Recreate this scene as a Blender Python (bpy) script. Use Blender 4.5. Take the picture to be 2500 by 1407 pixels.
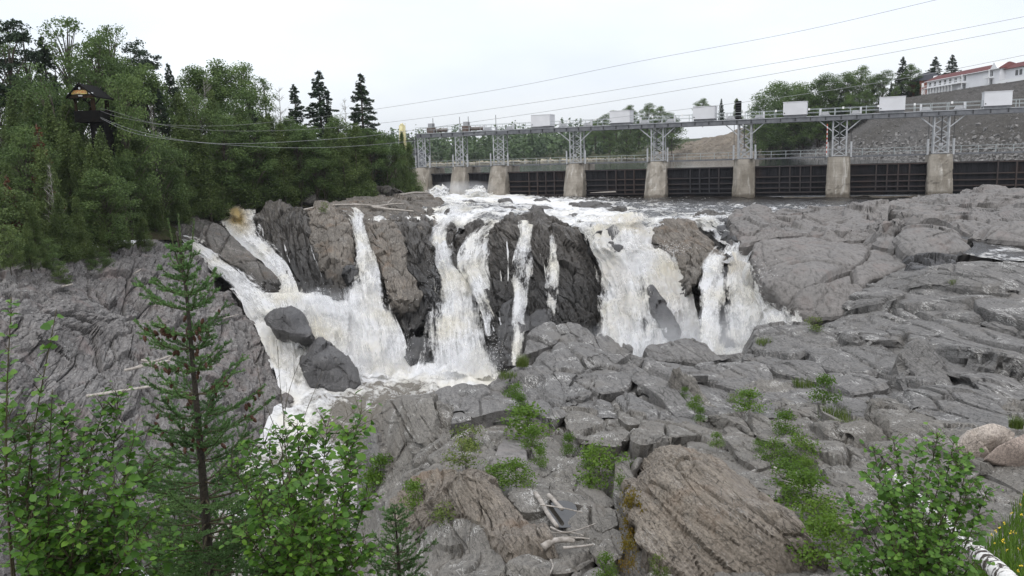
import bpy, math, random
import numpy as np
from mathutils import Matrix, Vector

scene = bpy.context.scene
for o in list(bpy.data.objects):
    bpy.data.objects.remove(o)
COL = scene.collection

# ------------------------------------------------------------------ camera
F_PX = 2000.0                       # focal length in photo pixels (photo is 2500 wide)
CAM_Z = 7.2
PITCH, ROLL = math.radians(9.0), math.radians(1.72)
cam_data = bpy.data.cameras.new("camera")
cam = bpy.data.objects.new("camera", cam_data)
COL.objects.link(cam)
cam_data.sensor_width = 36.0
cam_data.lens = 36.0 * F_PX / 2500.0
cam_data.clip_start, cam_data.clip_end = 0.1, 4000.0
CAM_R = Matrix.Rotation(math.pi / 2 - PITCH, 3, 'X') @ Matrix.Rotation(-ROLL, 3, 'Z')
cam.matrix_world = Matrix.Translation((0, 0, CAM_Z)) @ CAM_R.to_4x4()
scene.camera = cam

# ------------------------------------------------------------------ sky and sun (overcast)
SUN_EL, SUN_ROT = math.radians(52), math.radians(150)
world = bpy.data.worlds.new("World")
scene.world = world
world.use_nodes = True
wn, wl = world.node_tree.nodes, world.node_tree.links
wn.clear()
w_out = wn.new('ShaderNodeOutputWorld')
w_add = wn.new('ShaderNodeAddShader')
w_sky = wn.new('ShaderNodeTexSky')
w_sky.sky_type = 'NISHITA'
w_sky.sun_disc = False
w_sky.sun_elevation, w_sky.sun_rotation = SUN_EL, SUN_ROT
w_sky.air_density, w_sky.dust_density = 1.0, 3.0
w_bg1 = wn.new('ShaderNodeBackground'); w_bg1.inputs['Strength'].default_value = 0.05
w_bg2 = wn.new('ShaderNodeBackground'); w_bg2.inputs['Strength'].default_value = 1.0
w_tc = wn.new('ShaderNodeTexCoord')
w_map = wn.new('ShaderNodeMapping'); w_map.inputs['Scale'].default_value = (1.0, 1.0, 2.6)
w_no = wn.new('ShaderNodeTexNoise'); w_no.inputs['Scale'].default_value = 2.3
w_no.inputs['Detail'].default_value = 5.0; w_no.inputs['Roughness'].default_value = 0.5
w_rp = wn.new('ShaderNodeValToRGB')
w_rp.color_ramp.elements[0].position = 0.34; w_rp.color_ramp.elements[0].color = (0.66, 0.69, 0.755, 1)
w_rp.color_ramp.elements[1].position = 0.62; w_rp.color_ramp.elements[1].color = (0.81, 0.822, 0.845, 1)
wl.new(w_tc.outputs['Generated'], w_map.inputs['Vector'])
wl.new(w_map.outputs['Vector'], w_no.inputs['Vector'])
wl.new(w_no.outputs['Fac'], w_rp.inputs['Fac'])
wl.new(w_sky.outputs['Color'], w_bg1.inputs['Color'])
# an overcast sky brightens steadily from the horizon to the zenith
w_sep = wn.new('ShaderNodeSeparateXYZ'); wl.new(w_tc.outputs['Generated'], w_sep.inputs[0])
w_grad = wn.new('ShaderNodeMapRange'); wl.new(w_sep.outputs[2], w_grad.inputs[0])
w_grad.inputs[1].default_value, w_grad.inputs[2].default_value = 0.0, 1.0
w_grad.inputs[3].default_value, w_grad.inputs[4].default_value = 1.0, 1.8
wl.new(w_grad.outputs[0], w_bg2.inputs['Strength'])
wl.new(w_rp.outputs['Color'], w_bg2.inputs['Color'])
wl.new(w_bg1.outputs[0], w_add.inputs[0])
wl.new(w_bg2.outputs[0], w_add.inputs[1])
wl.new(w_add.outputs[0], w_out.inputs['Surface'])

sun_d = bpy.data.lights.new("sun", 'SUN')
sun_d.energy = 1.2
sun_d.angle = math.radians(28)
sun_d.color = (1.0, 0.975, 0.94)
sun = bpy.data.objects.new("sun", sun_d)
COL.objects.link(sun)
sun.rotation_euler = (math.radians(38), 0, math.radians(-28))

scene.view_settings.view_transform = 'Standard'
scene.view_settings.look = 'None'
scene.view_settings.exposure = 0.0
scene.view_settings.gamma = 1.0
scene.view_settings.use_curve_mapping = False
scene.render.engine = 'CYCLES'
scene.cycles.use_denoising = True
scene.cycles.max_bounces = 7
scene.cycles.diffuse_bounces = 3
scene.cycles.glossy_bounces = 2
scene.cycles.transmission_bounces = 2
scene.cycles.transparent_max_bounces = 14
scene.cycles.volume_bounces = 1
scene.cycles.sample_clamp_indirect = 4.0

# ------------------------------------------------------------------ projection helpers
_R = np.array(CAM_R)
def P(px, py, Y):
    """world point seen at photo pixel (px,py), Y metres ahead of the camera"""
    d = _R @ np.array([(px - 1250.0) / F_PX, (703.5 - py) / F_PX, -1.0])
    t = Y / d[1]
    return np.array([d[0] * t, Y, CAM_Z + d[2] * t])
def PA(pts):
    return np.array([P(*q) for q in pts])
def to_px(p):
    c = _R.T @ (np.asarray(p, float) - np.array([0, 0, CAM_Z]))
    return (1250 + F_PX * c[0] / -c[2], 703.5 - F_PX * c[1] / -c[2])

# ------------------------------------------------------------------ numpy noise
def _hash(ix, iy, iz, seed):
    h = (ix.astype(np.uint32) * np.uint32(374761393) + iy.astype(np.uint32) * np.uint32(668265263)
         + iz.astype(np.uint32) * np.uint32(2246822519) + np.uint32((seed * 3266489917) & 0xffffffff))
    h ^= h >> np.uint32(15); h *= np.uint32(2246822519)
    h ^= h >> np.uint32(13); h *= np.uint32(3266489917)
    h ^= h >> np.uint32(16)
    return h.astype(np.float32) * np.float32(1 / 4294967296.0)
def vnoise(p, seed=0):
    p = np.asarray(p, np.float32)
    i = np.floor(p).astype(np.int64); f = p - i
    f = f * f * f * (f * (f * 6 - 15) + 10)
    r = 0
    for dx in (0, 1):
        wx = f[:, 0] if dx else 1 - f[:, 0]
        for dy in (0, 1):
            wy = f[:, 1] if dy else 1 - f[:, 1]
            for dz in (0, 1):
                wz = f[:, 2] if dz else 1 - f[:, 2]
                r = r + wx * wy * wz * _hash(i[:, 0] + dx, i[:, 1] + dy, i[:, 2] + dz, seed)
    return r * 2 - 1
def fbm(p, octaves=4, seed=0, gain=0.5, lac=2.03):
    a, s, r = 1.0, 0.0, 0
    p = np.asarray(p, np.float32)
    for k in range(octaves):
        r = r + a * vnoise(p * np.float32(lac ** k) + 17.3 * k, seed + k)
        s += a; a *= gain
    return r / s
def voro(p, seed=0, jit=0.9):
    """F1, F2, random of nearest cell, offset from nearest centre"""
    p = np.asarray(p, np.float32)
    i = np.floor(p).astype(np.int64)
    n = len(p)
    f1 = np.full(n, 1e9, np.float32); f2 = f1.copy(); rid = np.zeros(n, np.float32); off = np.zeros((n, 3), np.float32)
    for dx in (-1, 0, 1):
        for dy in (-1, 0, 1):
            for dz in (-1, 0, 1):
                cx, cy, cz = i[:, 0] + dx, i[:, 1] + dy, i[:, 2] + dz
                q = np.stack([cx + .5 + jit * (_hash(cx, cy, cz, seed) - .5),
                              cy + .5 + jit * (_hash(cx, cy, cz, seed + 1) - .5),
                              cz + .5 + jit * (_hash(cx, cy, cz, seed + 2) - .5)], 1).astype(np.float32)
                d = p - q
                dd = np.sqrt((d * d).sum(1))
                nearer = dd < f1
                f2 = np.where(nearer, f1, np.minimum(f2, dd))
                if nearer.any():
                    rid[nearer] = _hash(cx[nearer], cy[nearer], cz[nearer], seed + 7)
                    off[nearer] = d[nearer]
                f1 = np.where(nearer, dd, f1)
    return f1, f2, rid, off

# ------------------------------------------------------------------ scattered-data interpolation
class RBF:
    def __init__(self, xy, val, c=0.5, lam=1e-6):
        self.x = np.asarray(xy, float); self.c = c
        n = len(self.x)
        A = np.zeros((n + 3, n + 3))
        A[:n, :n] = self._phi(self.x) + lam * np.eye(n)
        A[:n, n] = 1; A[:n, n + 1:] = self.x; A[n, :n] = 1; A[n + 1:, :n] = self.x.T
        b = np.zeros(n + 3); b[:n] = val
        self.w = np.linalg.lstsq(A, b, rcond=None)[0]
    def _phi(self, q):
        d = q[:, None, :] - self.x[None]
        return -np.sqrt((d * d).sum(2) + self.c ** 2)
    def __call__(self, q):
        q = np.asarray(q, float); out = np.zeros(len(q)); n = len(self.x)
        for k in range(0, len(q), 60000):
            s = q[k:k + 60000]
            out[k:k + 60000] = self._phi(s) @ self.w[:n] + self.w[n] + s @ self.w[n + 1:]
        return out

# ------------------------------------------------------------------ object helpers
def tag(o, label=None, cat=None, group=None, kind=None):
    if label: o['label'] = label
    if cat: o['category'] = cat
    if group: o['group'] = group
    if kind: o['kind'] = kind
    return o
def empty(name, loc=(0, 0, 0), rz=0.0):
    o = bpy.data.objects.new(name, None)
    COL.objects.link(o)
    o.location = loc; o.rotation_euler = (0, 0, rz)
    o.empty_display_size = 0.3
    return o
def make_mesh(name, V, F, mats=(), smooth=True, attrs=None, uv=None, midx=None):
    V = np.asarray(V, np.float32); F = np.asarray(F, np.int32)
    me = bpy.data.meshes.new(name)
    nf, k = F.shape
    me.vertices.add(len(V)); me.vertices.foreach_set("co", V.ravel())
    me.loops.add(nf * k); me.loops.foreach_set("vertex_index", F.ravel())
    me.polygons.add(nf)
    me.polygons.foreach_set("loop_start", np.arange(0, nf * k, k, dtype=np.int32))
    me.polygons.foreach_set("loop_total", np.full(nf, k, np.int32))
    me.polygons.foreach_set("use_smooth", np.full(nf, bool(smooth)))
    for m in (mats if isinstance(mats, (list, tuple)) else [mats]):
        me.materials.append(m)
    if midx is not None:
        me.polygons.foreach_set("material_index", np.asarray(midx, np.int32))
    for kname, a in (attrs or {}).items():
        at = me.attributes.new(kname, 'FLOAT', 'POINT')
        at.data.foreach_set("value", np.asarray(a, np.float32))
    if uv is not None:
        ul = me.uv_layers.new(name="UVMap")
        ul.data.foreach_set("uv", np.asarray(uv, np.float32)[F.ravel()].ravel())
    me.update()
    me.validate()
    return me
def world_loc(o):
    v = Vector(o.location)
    while o.parent:
        o = o.parent; v = v + Vector(o.location)
    return v
def link(name, me, parent=None, loc=(0, 0, 0), rot=(0, 0, 0), scale=(1, 1, 1)):
    o = bpy.data.objects.new(name, me)
    COL.objects.link(o)
    o.location, o.rotation_euler, o.scale = loc, rot, scale
    if parent is not None:
        o.parent = parent
    return o
def add(name, V, F, mat, parent=None, smooth=True, attrs=None, uv=None, midx=None, base=True):
    """mesh object given in world coordinates; its origin goes to the middle of its underside"""
    V = np.asarray(V, float)
    c = np.array([(V[:, 0].min() + V[:, 0].max()) / 2, (V[:, 1].min() + V[:, 1].max()) / 2, V[:, 2].min()]) if base else np.zeros(3)
    me = make_mesh(name, V - c, F, mat, smooth, attrs, uv, midx)
    loc = Vector(c)
    if parent is not None:
        loc = loc - world_loc(parent)
    return link(name, me, parent, loc)
class MB:
    """collects boxes, bars and tubes (quads) for one mesh"""
    def __init__(self): self.V, self.F, self.n = [], [], 0
    def raw(self, V, F):
        self.V.append(np.asarray(V, float)); self.F.append(np.asarray(F, int) + self.n); self.n += len(V)
        return self
    def box(self, lo, hi):
        x0, y0, z0 = lo; x1, y1, z1 = hi
        V = [(x0, y0, z0), (x1, y0, z0), (x1, y1, z0), (x0, y1, z0), (x0, y0, z1), (x1, y0, z1), (x1, y1, z1), (x0, y1, z1)]
        return self.raw(V, [(0, 3, 2, 1), (4, 5, 6, 7), (0, 1, 5, 4), (1, 2, 6, 5), (2, 3, 7, 6), (3, 0, 4, 7)])
    def hexa(self, b4, t4):
        return self.raw(list(b4) + list(t4), [(0, 3, 2, 1), (4, 5, 6, 7), (0, 1, 5, 4), (1, 2, 6, 5), (2, 3, 7, 6), (3, 0, 4, 7)])
    def bar(self, a, b, w, h=None):
        a, b = np.asarray(a, float), np.asarray(b, float); h = h or w
        d = b - a; d = d / np.linalg.norm(d)
        up = np.array([0, 0, 1.0]) if abs(d[2]) < .95 else np.array([0, 1.0, 0])
        s = np.cross(d, up); s /= np.linalg.norm(s); t = np.cross(s, d)
        c = [(-w / 2, -h / 2), (w / 2, -h / 2), (w / 2, h / 2), (-w / 2, h / 2)]
        return self.hexa([a + s * x + t * y for x, y in c], [b + s * x + t * y for x, y in c])
    def tube(self, pts, radii, k=6, caps=True):
        V, F = tube(pts, radii, k, caps)
        return self.raw(V, F)
    def get(self):
        return np.concatenate(self.V), np.concatenate(self.F)
    def build(self, name, mat, parent=None, smooth=False):
        V, F = self.get()
        return add(name, V, F, mat, parent, smooth)
def tube(pts, radii, k=6, caps=True):
    pts = np.asarray(pts, float); n = len(pts)
    radii = np.full(n, radii) if np.isscalar(radii) else np.asarray(radii, float)
    T = np.gradient(pts, axis=0); T /= np.linalg.norm(T, axis=1)[:, None] + 1e-9
    ref = np.array([0, 0, 1.0]) if abs(T[:, 2]).mean() < .8 else np.array([1.0, 0, 0])
    S = np.cross(T, ref); S /= np.linalg.norm(S, axis=1)[:, None] + 1e-9
    B = np.cross(T, S)
    a = np.linspace(0, 2 * np.pi, k, endpoint=False)
    V = (pts[:, None] + radii[:, None, None] * (np.cos(a)[None, :, None] * S[:, None] + np.sin(a)[None, :, None] * B[:, None])).reshape(-1, 3)
    i = np.arange(n - 1)[:, None] * k; j = np.arange(k)[None]
    F = np.stack([i + j, i + (j + 1) % k, i + k + (j + 1) % k, i + k + j], 2).reshape(-1, 4)
    if caps and k % 2 == 0:
        e = (n - 1) * k
        c0 = [(j, k - 1 - j, k - 2 - j, j + 1) for j in range(k // 2 - 1)]
        c1 = [(e + j, e + j + 1, e + k - 2 - j, e + k - 1 - j) for j in range(k // 2 - 1)]
        F = np.concatenate([F, c0, c1])
    return V, F
def grid_faces(nr, nc, wrap=False):
    i = np.arange(nr - 1)[:, None] * nc
    j = np.arange(nc if wrap else nc - 1)[None]
    jn = (j + 1) % nc
    return np.stack([i + j, i + jn, i + nc + jn, i + nc + j], 2).reshape(-1, 4)
def vnormals(V, F):
    a, b, c, d = (V[F[:, k]] for k in range(4))
    n = np.cross(c - a, d - b)
    N = np.zeros_like(V)
    for k in range(4):
        np.add.at(N, F[:, k], n)
    return N / (np.linalg.norm(N, axis=1)[:, None] + 1e-12)
def catmull(ctrl, t):
    """ctrl (n, ...) sampled at parameters t in [0, n-1]"""
    ctrl = np.asarray(ctrl, float); n = len(ctrl)
    i = np.clip(np.floor(t).astype(int), 0, n - 2); f = t - i
    p0, p1, p2, p3 = ctrl[np.maximum(i - 1, 0)], ctrl[i], ctrl[i + 1], ctrl[np.minimum(i + 2, n - 1)]
    f = f.reshape((-1,) + (1,) * (ctrl.ndim - 1))
    return .5 * (2 * p1 + (p2 - p0) * f + (2 * p0 - 5 * p1 + 4 * p2 - p3) * f ** 2 + (3 * p1 - p0 - 3 * p2 + p3) * f ** 3)
def polyline(ctrl, n, smooth=True):
    ctrl = np.asarray(ctrl, float)
    d = np.concatenate([[0], np.cumsum(np.linalg.norm(np.diff(ctrl, axis=0), axis=1))])
    s = np.linspace(0, d[-1], n)
    t = np.interp(s, d, np.arange(len(ctrl)))
    return catmull(ctrl, t) if smooth else np.stack([np.interp(s, d, ctrl[:, k]) for k in range(ctrl.shape[1])], 1)
# ------------------------------------------------------------------ materials
class NT:
    def __init__(self, name):
        self.m = bpy.data.materials.new(name); self.m.use_nodes = True
        self.t = self.m.node_tree; self.t.nodes.clear()
        self.out = self.n('ShaderNodeOutputMaterial')
    def n(self, typ, ins=None, **kw):
        nd = self.t.nodes.new(typ)
        for k, v in kw.items(): setattr(nd, k, v)
        for k, v in (ins or {}).items(): self.set(nd, k, v)
        return nd
    def set(self, nd, k, v):
        s = nd.inputs[k]
        if isinstance(v, bpy.types.NodeSocket): self.t.links.new(v, s)
        elif isinstance(v, bpy.types.Node): self.t.links.new(v.outputs[0], s)
        else: s.default_value = v
    def pos(self): return self.n('ShaderNodeNewGeometry').outputs['Position']
    def rnd(self): return self.n('ShaderNodeObjectInfo').outputs['Random']
    def attr(self, name): return self.n('ShaderNodeAttribute', attribute_name=name).outputs['Fac']
    def uv(self): return self.n('ShaderNodeTexCoord').outputs['UV']
    def gen(self): return self.n('ShaderNodeTexCoord').outputs['Object']
    def map(self, v, scale=(1, 1, 1), rot=(0, 0, 0), loc=(0, 0, 0)):
        return self.n('ShaderNodeMapping', {'Vector': v, 'Scale': scale, 'Rotation': rot, 'Location': loc}).outputs[0]
    def bed(self, v, scale, rot):
        return self.n('ShaderNodeMapping', {'Vector': v, 'Scale': scale, 'Rotation': rot}, vector_type='TEXTURE').outputs[0]
    def noise(self, v, scale, detail=4, rough=.55, dist=0.0):
        return self.n('ShaderNodeTexNoise', {'Vector': v, 'Scale': scale, 'Detail': detail, 'Roughness': rough, 'Distortion': dist}).outputs['Fac']
    def voro(self, v, scale, feature='F1'):
        return self.n('ShaderNodeTexVoronoi', {'Vector': v, 'Scale': scale}, feature=feature).outputs['Distance']
    def ramp(self, f, stops, interp='LINEAR'):
        nd = self.n('ShaderNodeValToRGB', {'Fac': f}); cr = nd.color_ramp; cr.interpolation = interp
        while len(cr.elements) < len(stops): cr.elements.new(0.5)
        for e, (p, c) in zip(cr.elements, stops):
            e.position = p; e.color = (c, c, c, 1) if np.isscalar(c) else tuple(c) + (1,)
        return nd.outputs['Color']
    def math(self, op, a, b=0.0, clamp=False):
        nd = self.n('ShaderNodeMath', operation=op, use_clamp=clamp)
        self.set(nd, 0, a); self.set(nd, 1, b)
        return nd.outputs[0]
    def mix(self, f, a, b, blend='MIX'):
        nd = self.n('ShaderNodeMix', data_type='RGBA', blend_type=blend)
        for k, v in ((0, f), (6, a), (7, b)):
            if isinstance(v, (tuple, list)): v = tuple(v) + (1,) if len(v) == 3 else v
            self.set(nd, k, v)
        return nd.outputs[2]
    def bump(self, h, strength, dist, normal=None):
        ins = {'Height': h, 'Strength': strength, 'Distance': dist}
        if normal is not None: ins['Normal'] = normal
        return self.n('ShaderNodeBump', ins).outputs[0]
    def pbr(self, color, rough=.8, normal=None, spec=.3, metal=0.0, **kw):
        ins = {'Base Color': color if not isinstance(color, tuple) else tuple(color) + (1,), 'Roughness': rough, 'Specular IOR Level': spec, 'Metallic': metal}
        if normal is not None: ins['Normal'] = normal
        ins.update(kw)
        b = self.n('ShaderNodeBsdfPrincipled', ins)
        self.t.links.new(b.outputs[0], self.out.inputs['Surface'])
        return b
    def surf(self, s):
        self.t.links.new(s.outputs[0] if isinstance(s, bpy.types.Node) else s, self.out.inputs['Surface'])
        return self.m

def rock_mat(name, c0, c1, c2, rot=(0, .6, .4), fine=1.0, rough=.85, vein=.0, lichen=.0, bump=.35, spec=.25, streak=8.0, stain=None, wetfade=False, grain=.85, fiss=.75):
    """layered rock: bedding streaks run along one direction; quartz veins and pale lichen on top"""
    g = NT(name); p = g.pos()
    bed = g.bed(p, (1.0 / streak, 1.0, 1.0), rot)
    warp = g.noise(p, .35 * fine, 3)
    n1 = g.noise(bed, .55 * fine, 6, .62, .6)
    n2 = g.noise(p, 5.5 * fine, 5, .7)
    n3 = g.noise(p, .16 * fine, 3, .5)
    col = g.mix(g.ramp(n1, [(.30, 0), (.68, 1)]), c0, c1)
    col = g.mix(g.ramp(n3, [(.42, 0), (.62, .85)]), col, c2)
    sp = g.ramp(n2, [(.28, .42), (.50, 1.0), (.70, 1.32)])
    col = g.mix(grain, col, sp, 'MULTIPLY')
    n5 = g.noise(p, 16 * fine, 3, .7)
    col = g.mix(grain * .75, col, g.ramp(n5, [(.30, .55), (.5, 1.0), (.68, 1.25)]), 'MULTIPLY')
    fl = g.noise(bed, 2.6 * fine, 4, .6)
    col = g.mix(.7, col, g.ramp(fl, [(.33, .45), (.47, 1.0), (.7, 1.15)]), 'MULTIPLY')
    # hairline fissures along and across the bedding
    fw_ = g.n('ShaderNodeMix', {0: .12, 4: bed, 5: g.n('ShaderNodeTexNoise', {'Vector': p, 'Scale': .8 * fine}).outputs['Color']}, data_type='VECTOR').outputs[1]
    fe = g.voro(g.bed(p, (.28, 1.3, .6), rot) if True else fw_, 1.1 * fine, 'DISTANCE_TO_EDGE')
    fk = g.math('MULTIPLY', g.ramp(fe, [(.0, 1), (.018, .7), (.035, 0)]), g.ramp(g.noise(p, .9 * fine, 2), [(.42, 0), (.55, fiss)]))
    col = g.mix(fk, col, (.025, .024, .022))
    if stain:
        st = g.noise(g.map(p, (1, 1, .3)), .5, 4, .6)
        col = g.mix(g.ramp(st, [(.55, 0), (.7, .7)]), col, stain)
    if vein:
        vb = g.bed(p, (1 / 5.5, 1.0, 1.0), rot)
        vn = g.noise(vb, 1.25 * fine, 3, .55, 1.2)
        vm = g.noise(p, .55 * fine, 2, .5)
        line = g.ramp(g.math('ABSOLUTE', g.math('SUBTRACT', vn, .5)), [(.0, 1), (.012, .8), (.024, 0)])
        mask = g.ramp(vm, [(.56, 0), (.63, vein)])
        col = g.mix(g.math('MULTIPLY', line, mask), col, (.62, .61, .58))
    if lichen:
        ln = g.noise(p, 3.2 * fine, 5, .72)
        lm = g.noise(p, .3 * fine, 2)
        k = g.math('MULTIPLY', g.ramp(ln, [(.60, 0), (.66, 1)]), g.ramp(lm, [(.5, 0), (.6, lichen)]))
        col = g.mix(k, col, (.50, .50, .47))
    rgh = g.ramp(n2, [(.3, rough - .12), (.7, min(1, rough + .08))])
    if wetfade:
        # rock soaked by the falls is darker and shinier: attribute 'wet' is set where water runs
        w = g.attr('wet')
        col = g.mix(g.math('MULTIPLY', w, .78), col, (.012, .012, .012))
        rgh = g.mix(w, rgh, (.42, .42, .42))
    h = g.math('SUBTRACT', g.math('ADD', g.math('MULTIPLY', n2, .6), g.math('MULTIPLY', fl, 1.2)), g.math('MULTIPLY', fk, .6))
    nrm = g.bump(h, bump, .12 / fine)
    g.pbr(col, rgh, nrm, spec)
    return g.m

M = {}
M['rock_grey'] = rock_mat('grey_schist', (0.1188, 0.1150, 0.1110), (0.1978, 0.1902, 0.1793), (0.1528, 0.1485, 0.1422), (.30, -.80, .10), 1.1, vein=.9, lichen=.3, bump=.5, stain=(0.1600, 0.1500, 0.1360))
M['rock_near'] = rock_mat('near_grey_schist', (0.1180, 0.1112, 0.1012), (0.2161, 0.2026, 0.1791), (0.1634, 0.1537, 0.1377), (.30, -.80, .10), 2.2, vein=.9, lichen=.45, bump=.55, stain=(0.1720, 0.1560, 0.1360))
M['rock_brown'] = rock_mat('brown_schist', (0.1356, 0.1175, 0.0955), (0.2566, 0.2235, 0.1832), (0.1851, 0.1608, 0.1353), (.25, -.85, .15), 2.4, vein=.25, lichen=.3, bump=.7, stain=(0.1823, 0.1303, 0.0906))
M['rock_smooth'] = rock_mat('smooth_brown_rock', (0.1419, 0.1320, 0.1232), (0.1951, 0.1833, 0.1724), (0.1625, 0.1554, 0.1483), (.2, .3, .2), .7, vein=.0, lichen=.0, bump=.16, grain=.45, fiss=.35, streak=3.0, stain=(0.1757, 0.1479, 0.1352))
M['rock_dark'] = rock_mat('wet_black_rock', (0.0436, 0.0405, 0.0376), (0.1453, 0.1298, 0.1111), (0.0775, 0.0706, 0.0627), (.12, -.48, .1), 1.0, rough=.62, vein=.35, bump=.6, spec=.35, wetfade=True)
M['rock_wet'] = rock_mat('wet_dark_grey_rock', (0.0714, 0.0700, 0.0707), (0.1326, 0.1290, 0.1268), (0.0918, 0.0900, 0.0910), (.2, .4, .3), 1.0, rough=.55, bump=.35, spec=.4, wetfade=True)
M['rock_tan'] = rock_mat('tan_jointed_rock', (0.0987, 0.0874, 0.0746), (0.2303, 0.2027, 0.1702), (0.1441, 0.1315, 0.1147), (.06, -.12, .15), 1.0, rough=.75, vein=.3, bump=.55, stain=(0.1486, 0.1065, 0.0721), wetfade=True)
M['rock_left'] = rock_mat('left_bank_rock', (0.1134, 0.1079, 0.1038), (0.2459, 0.2355, 0.2262), (0.1658, 0.1552, 0.1482), (.15, -.28, .15), .9, vein=.3, lichen=.45, bump=.6, stain=(0.2068, 0.1709, 0.1590))
M['rock_shore'] = rock_mat('dark_shore_rock', (.065, .060, .054), (.150, .140, .128), (.095, .085, .074), (.2, .5, .2), .8, bump=.6, stain=(.05, .065, .03))  # darker base colours than the left bank rock, with a greenish stain
M['rock_slate'] = rock_mat('dark_slate_block', (.085, .080, .074), (.165, .152, .136), (.115, .108, .100), (.12, -.9, .1), 1.0, vein=.3, bump=.5, stain=(.13, .10, .075), wetfade=True)
M['boulder_pale'] = rock_mat('pale_pink_granite', (0.3605, 0.3146, 0.2726), (0.4450, 0.3952, 0.3455), (0.4026, 0.3529, 0.3070), (.2, .3, .2), 3.5, bump=.25, streak=1.5)
M['boulder_pink'] = rock_mat('rough_pink_granite', (0.2590, 0.2131, 0.1825), (0.3679, 0.3067, 0.2646), (0.3008, 0.2472, 0.2128), (.2, .3, .2), 3.5, bump=.6, streak=1.5)

def leaf_mat(name, dark, mid, light, trans=.35, rough=.55, spec=.25):
    g = NT(name)
    v = g.attr('var'); r = g.rnd()
    f = g.math('ADD', g.math('MULTIPLY', v, .75), g.math('MULTIPLY', r, .25))
    col = g.ramp(f, [(.05, dark), (.5, mid), (.95, light)])
    b = g.n('ShaderNodeBsdfPrincipled', {'Base Color': col, 'Roughness': rough, 'Specular IOR Level': spec})
    t = g.n('ShaderNodeBsdfTranslucent', {'Color': col})
    return g.surf(g.n('ShaderNodeMixShader', {0: trans, 1: b, 2: t}))
M['needle'] = leaf_mat('spruce_needles', (0.016, 0.030, 0.017), (0.034, 0.057, 0.030), (0.064, 0.099, 0.048), .15)
M['cedar'] = leaf_mat('cedar_foliage', (.040, .062, .018), (.088, .130, .038), (.165, .215, .068), .3)
M['decid'] = leaf_mat('broadleaf_foliage', (0.039, 0.067, 0.022), (0.092, 0.146, 0.045), (0.175, 0.245, 0.076), .35)
M['far_leaf'] = leaf_mat('far_forest_foliage', (.040, .070, .028), (.078, .122, .046), (.120, .170, .062), .3)
M['dead_needle'] = leaf_mat('dead_red_needles', (.060, .022, .010), (.105, .040, .018), (.150, .065, .030), .2)
M['birch_leaf'] = leaf_mat('birch_leaves', (0.035, 0.094, 0.013), (0.075, 0.175, 0.020), (0.163, 0.300, 0.037), .42, .45, .35)
M['aspen_leaf'] = leaf_mat('aspen_leaves', (0.042, 0.108, 0.014), (0.090, 0.198, 0.026), (0.180, 0.318, 0.054), .42, .45, .35)
M['spruce_tuft'] = leaf_mat('young_spruce_needles', (.050, .105, .036), (.100, .190, .062), (.180, .300, .105), .3, .5, .3)
M['shrub'] = leaf_mat('rock_shrub_leaves', (.045, .090, .012), (.085, .160, .020), (.150, .240, .034), .4)
M['grass'] = leaf_mat('grass_blades', (.050, .080, .015), (.095, .140, .026), (.170, .200, .050), .35)
M['red_leaf'] = leaf_mat('turning_leaves', (.090, .085, .012), (.160, .120, .015), (.240, .120, .020), .4)

def simple(name, c, rough=.7, spec=.3, metal=0.0, var=.0, scale=3.0, bump=0.0, c2=None):
    g = NT(name); p = g.pos(); col = c
    n = g.noise(p, scale, 5, .6)
    if c2 is not None:
        col = g.mix(g.ramp(n, [(.38, 0), (.62, 1)]), c, c2)
    elif var:
        col = g.mix(1.0, c, g.ramp(n, [(.3, 1 - var), (.7, 1 + var)]), 'MULTIPLY')
    g.pbr(col, rough, g.bump(n, bump, .05) if bump else None, spec, metal)
    return g.m
M['bark'] = simple('bark', (.060, .048, .038), .9, c2=(.105, .088, .072), scale=9, bump=.5)
M['bark_pale'] = simple('pale_birch_bark', (.34, .33, .30), .8, c2=(.16, .15, .13), scale=5)
M['bark_young'] = simple('young_spruce_bark', (.060, .050, .040), .9, c2=(.034, .029, .024), scale=40, bump=.4)
M['twig'] = simple('twig_bark', (.085, .075, .040), .85, c2=(.050, .040, .026), scale=30)
M['cone'] = simple('spruce_cone_scales', (.050, .024, .014), .7, c2=(.095, .046, .028), scale=60)
M['driftwood'] = simple('bleached_driftwood', (.40, .37, .335), .85, c2=(.235, .212, .185), scale=7, bump=.4)
M['driftwood_grey'] = simple('grey_driftwood', (.33, .29, .25), .85, c2=(.20, .17, .14), scale=7, bump=.4)

# peeling white birch bark for the fallen log
g = NT('peeling_birch_bark'); p = g.gen()
n1 = g.noise(g.map(p, (3, 3, .8)), 2.2, 5, .65, .6)
n2 = g.noise(g.map(p, (6, 6, 22)), 1.6, 4, .6)
col = g.mix(g.ramp(n2, [(.42, 0), (.60, 1)]), (.72, .71, .68), (.62, .60, .56))
col = g.mix(g.ramp(n1, [(.49, 0), (.53, 1)]), col, (.050, .040, .032))
g.pbr(col, .75, g.bump(n1, .5, .02), .3)
M['birch_log'] = g.m

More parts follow.
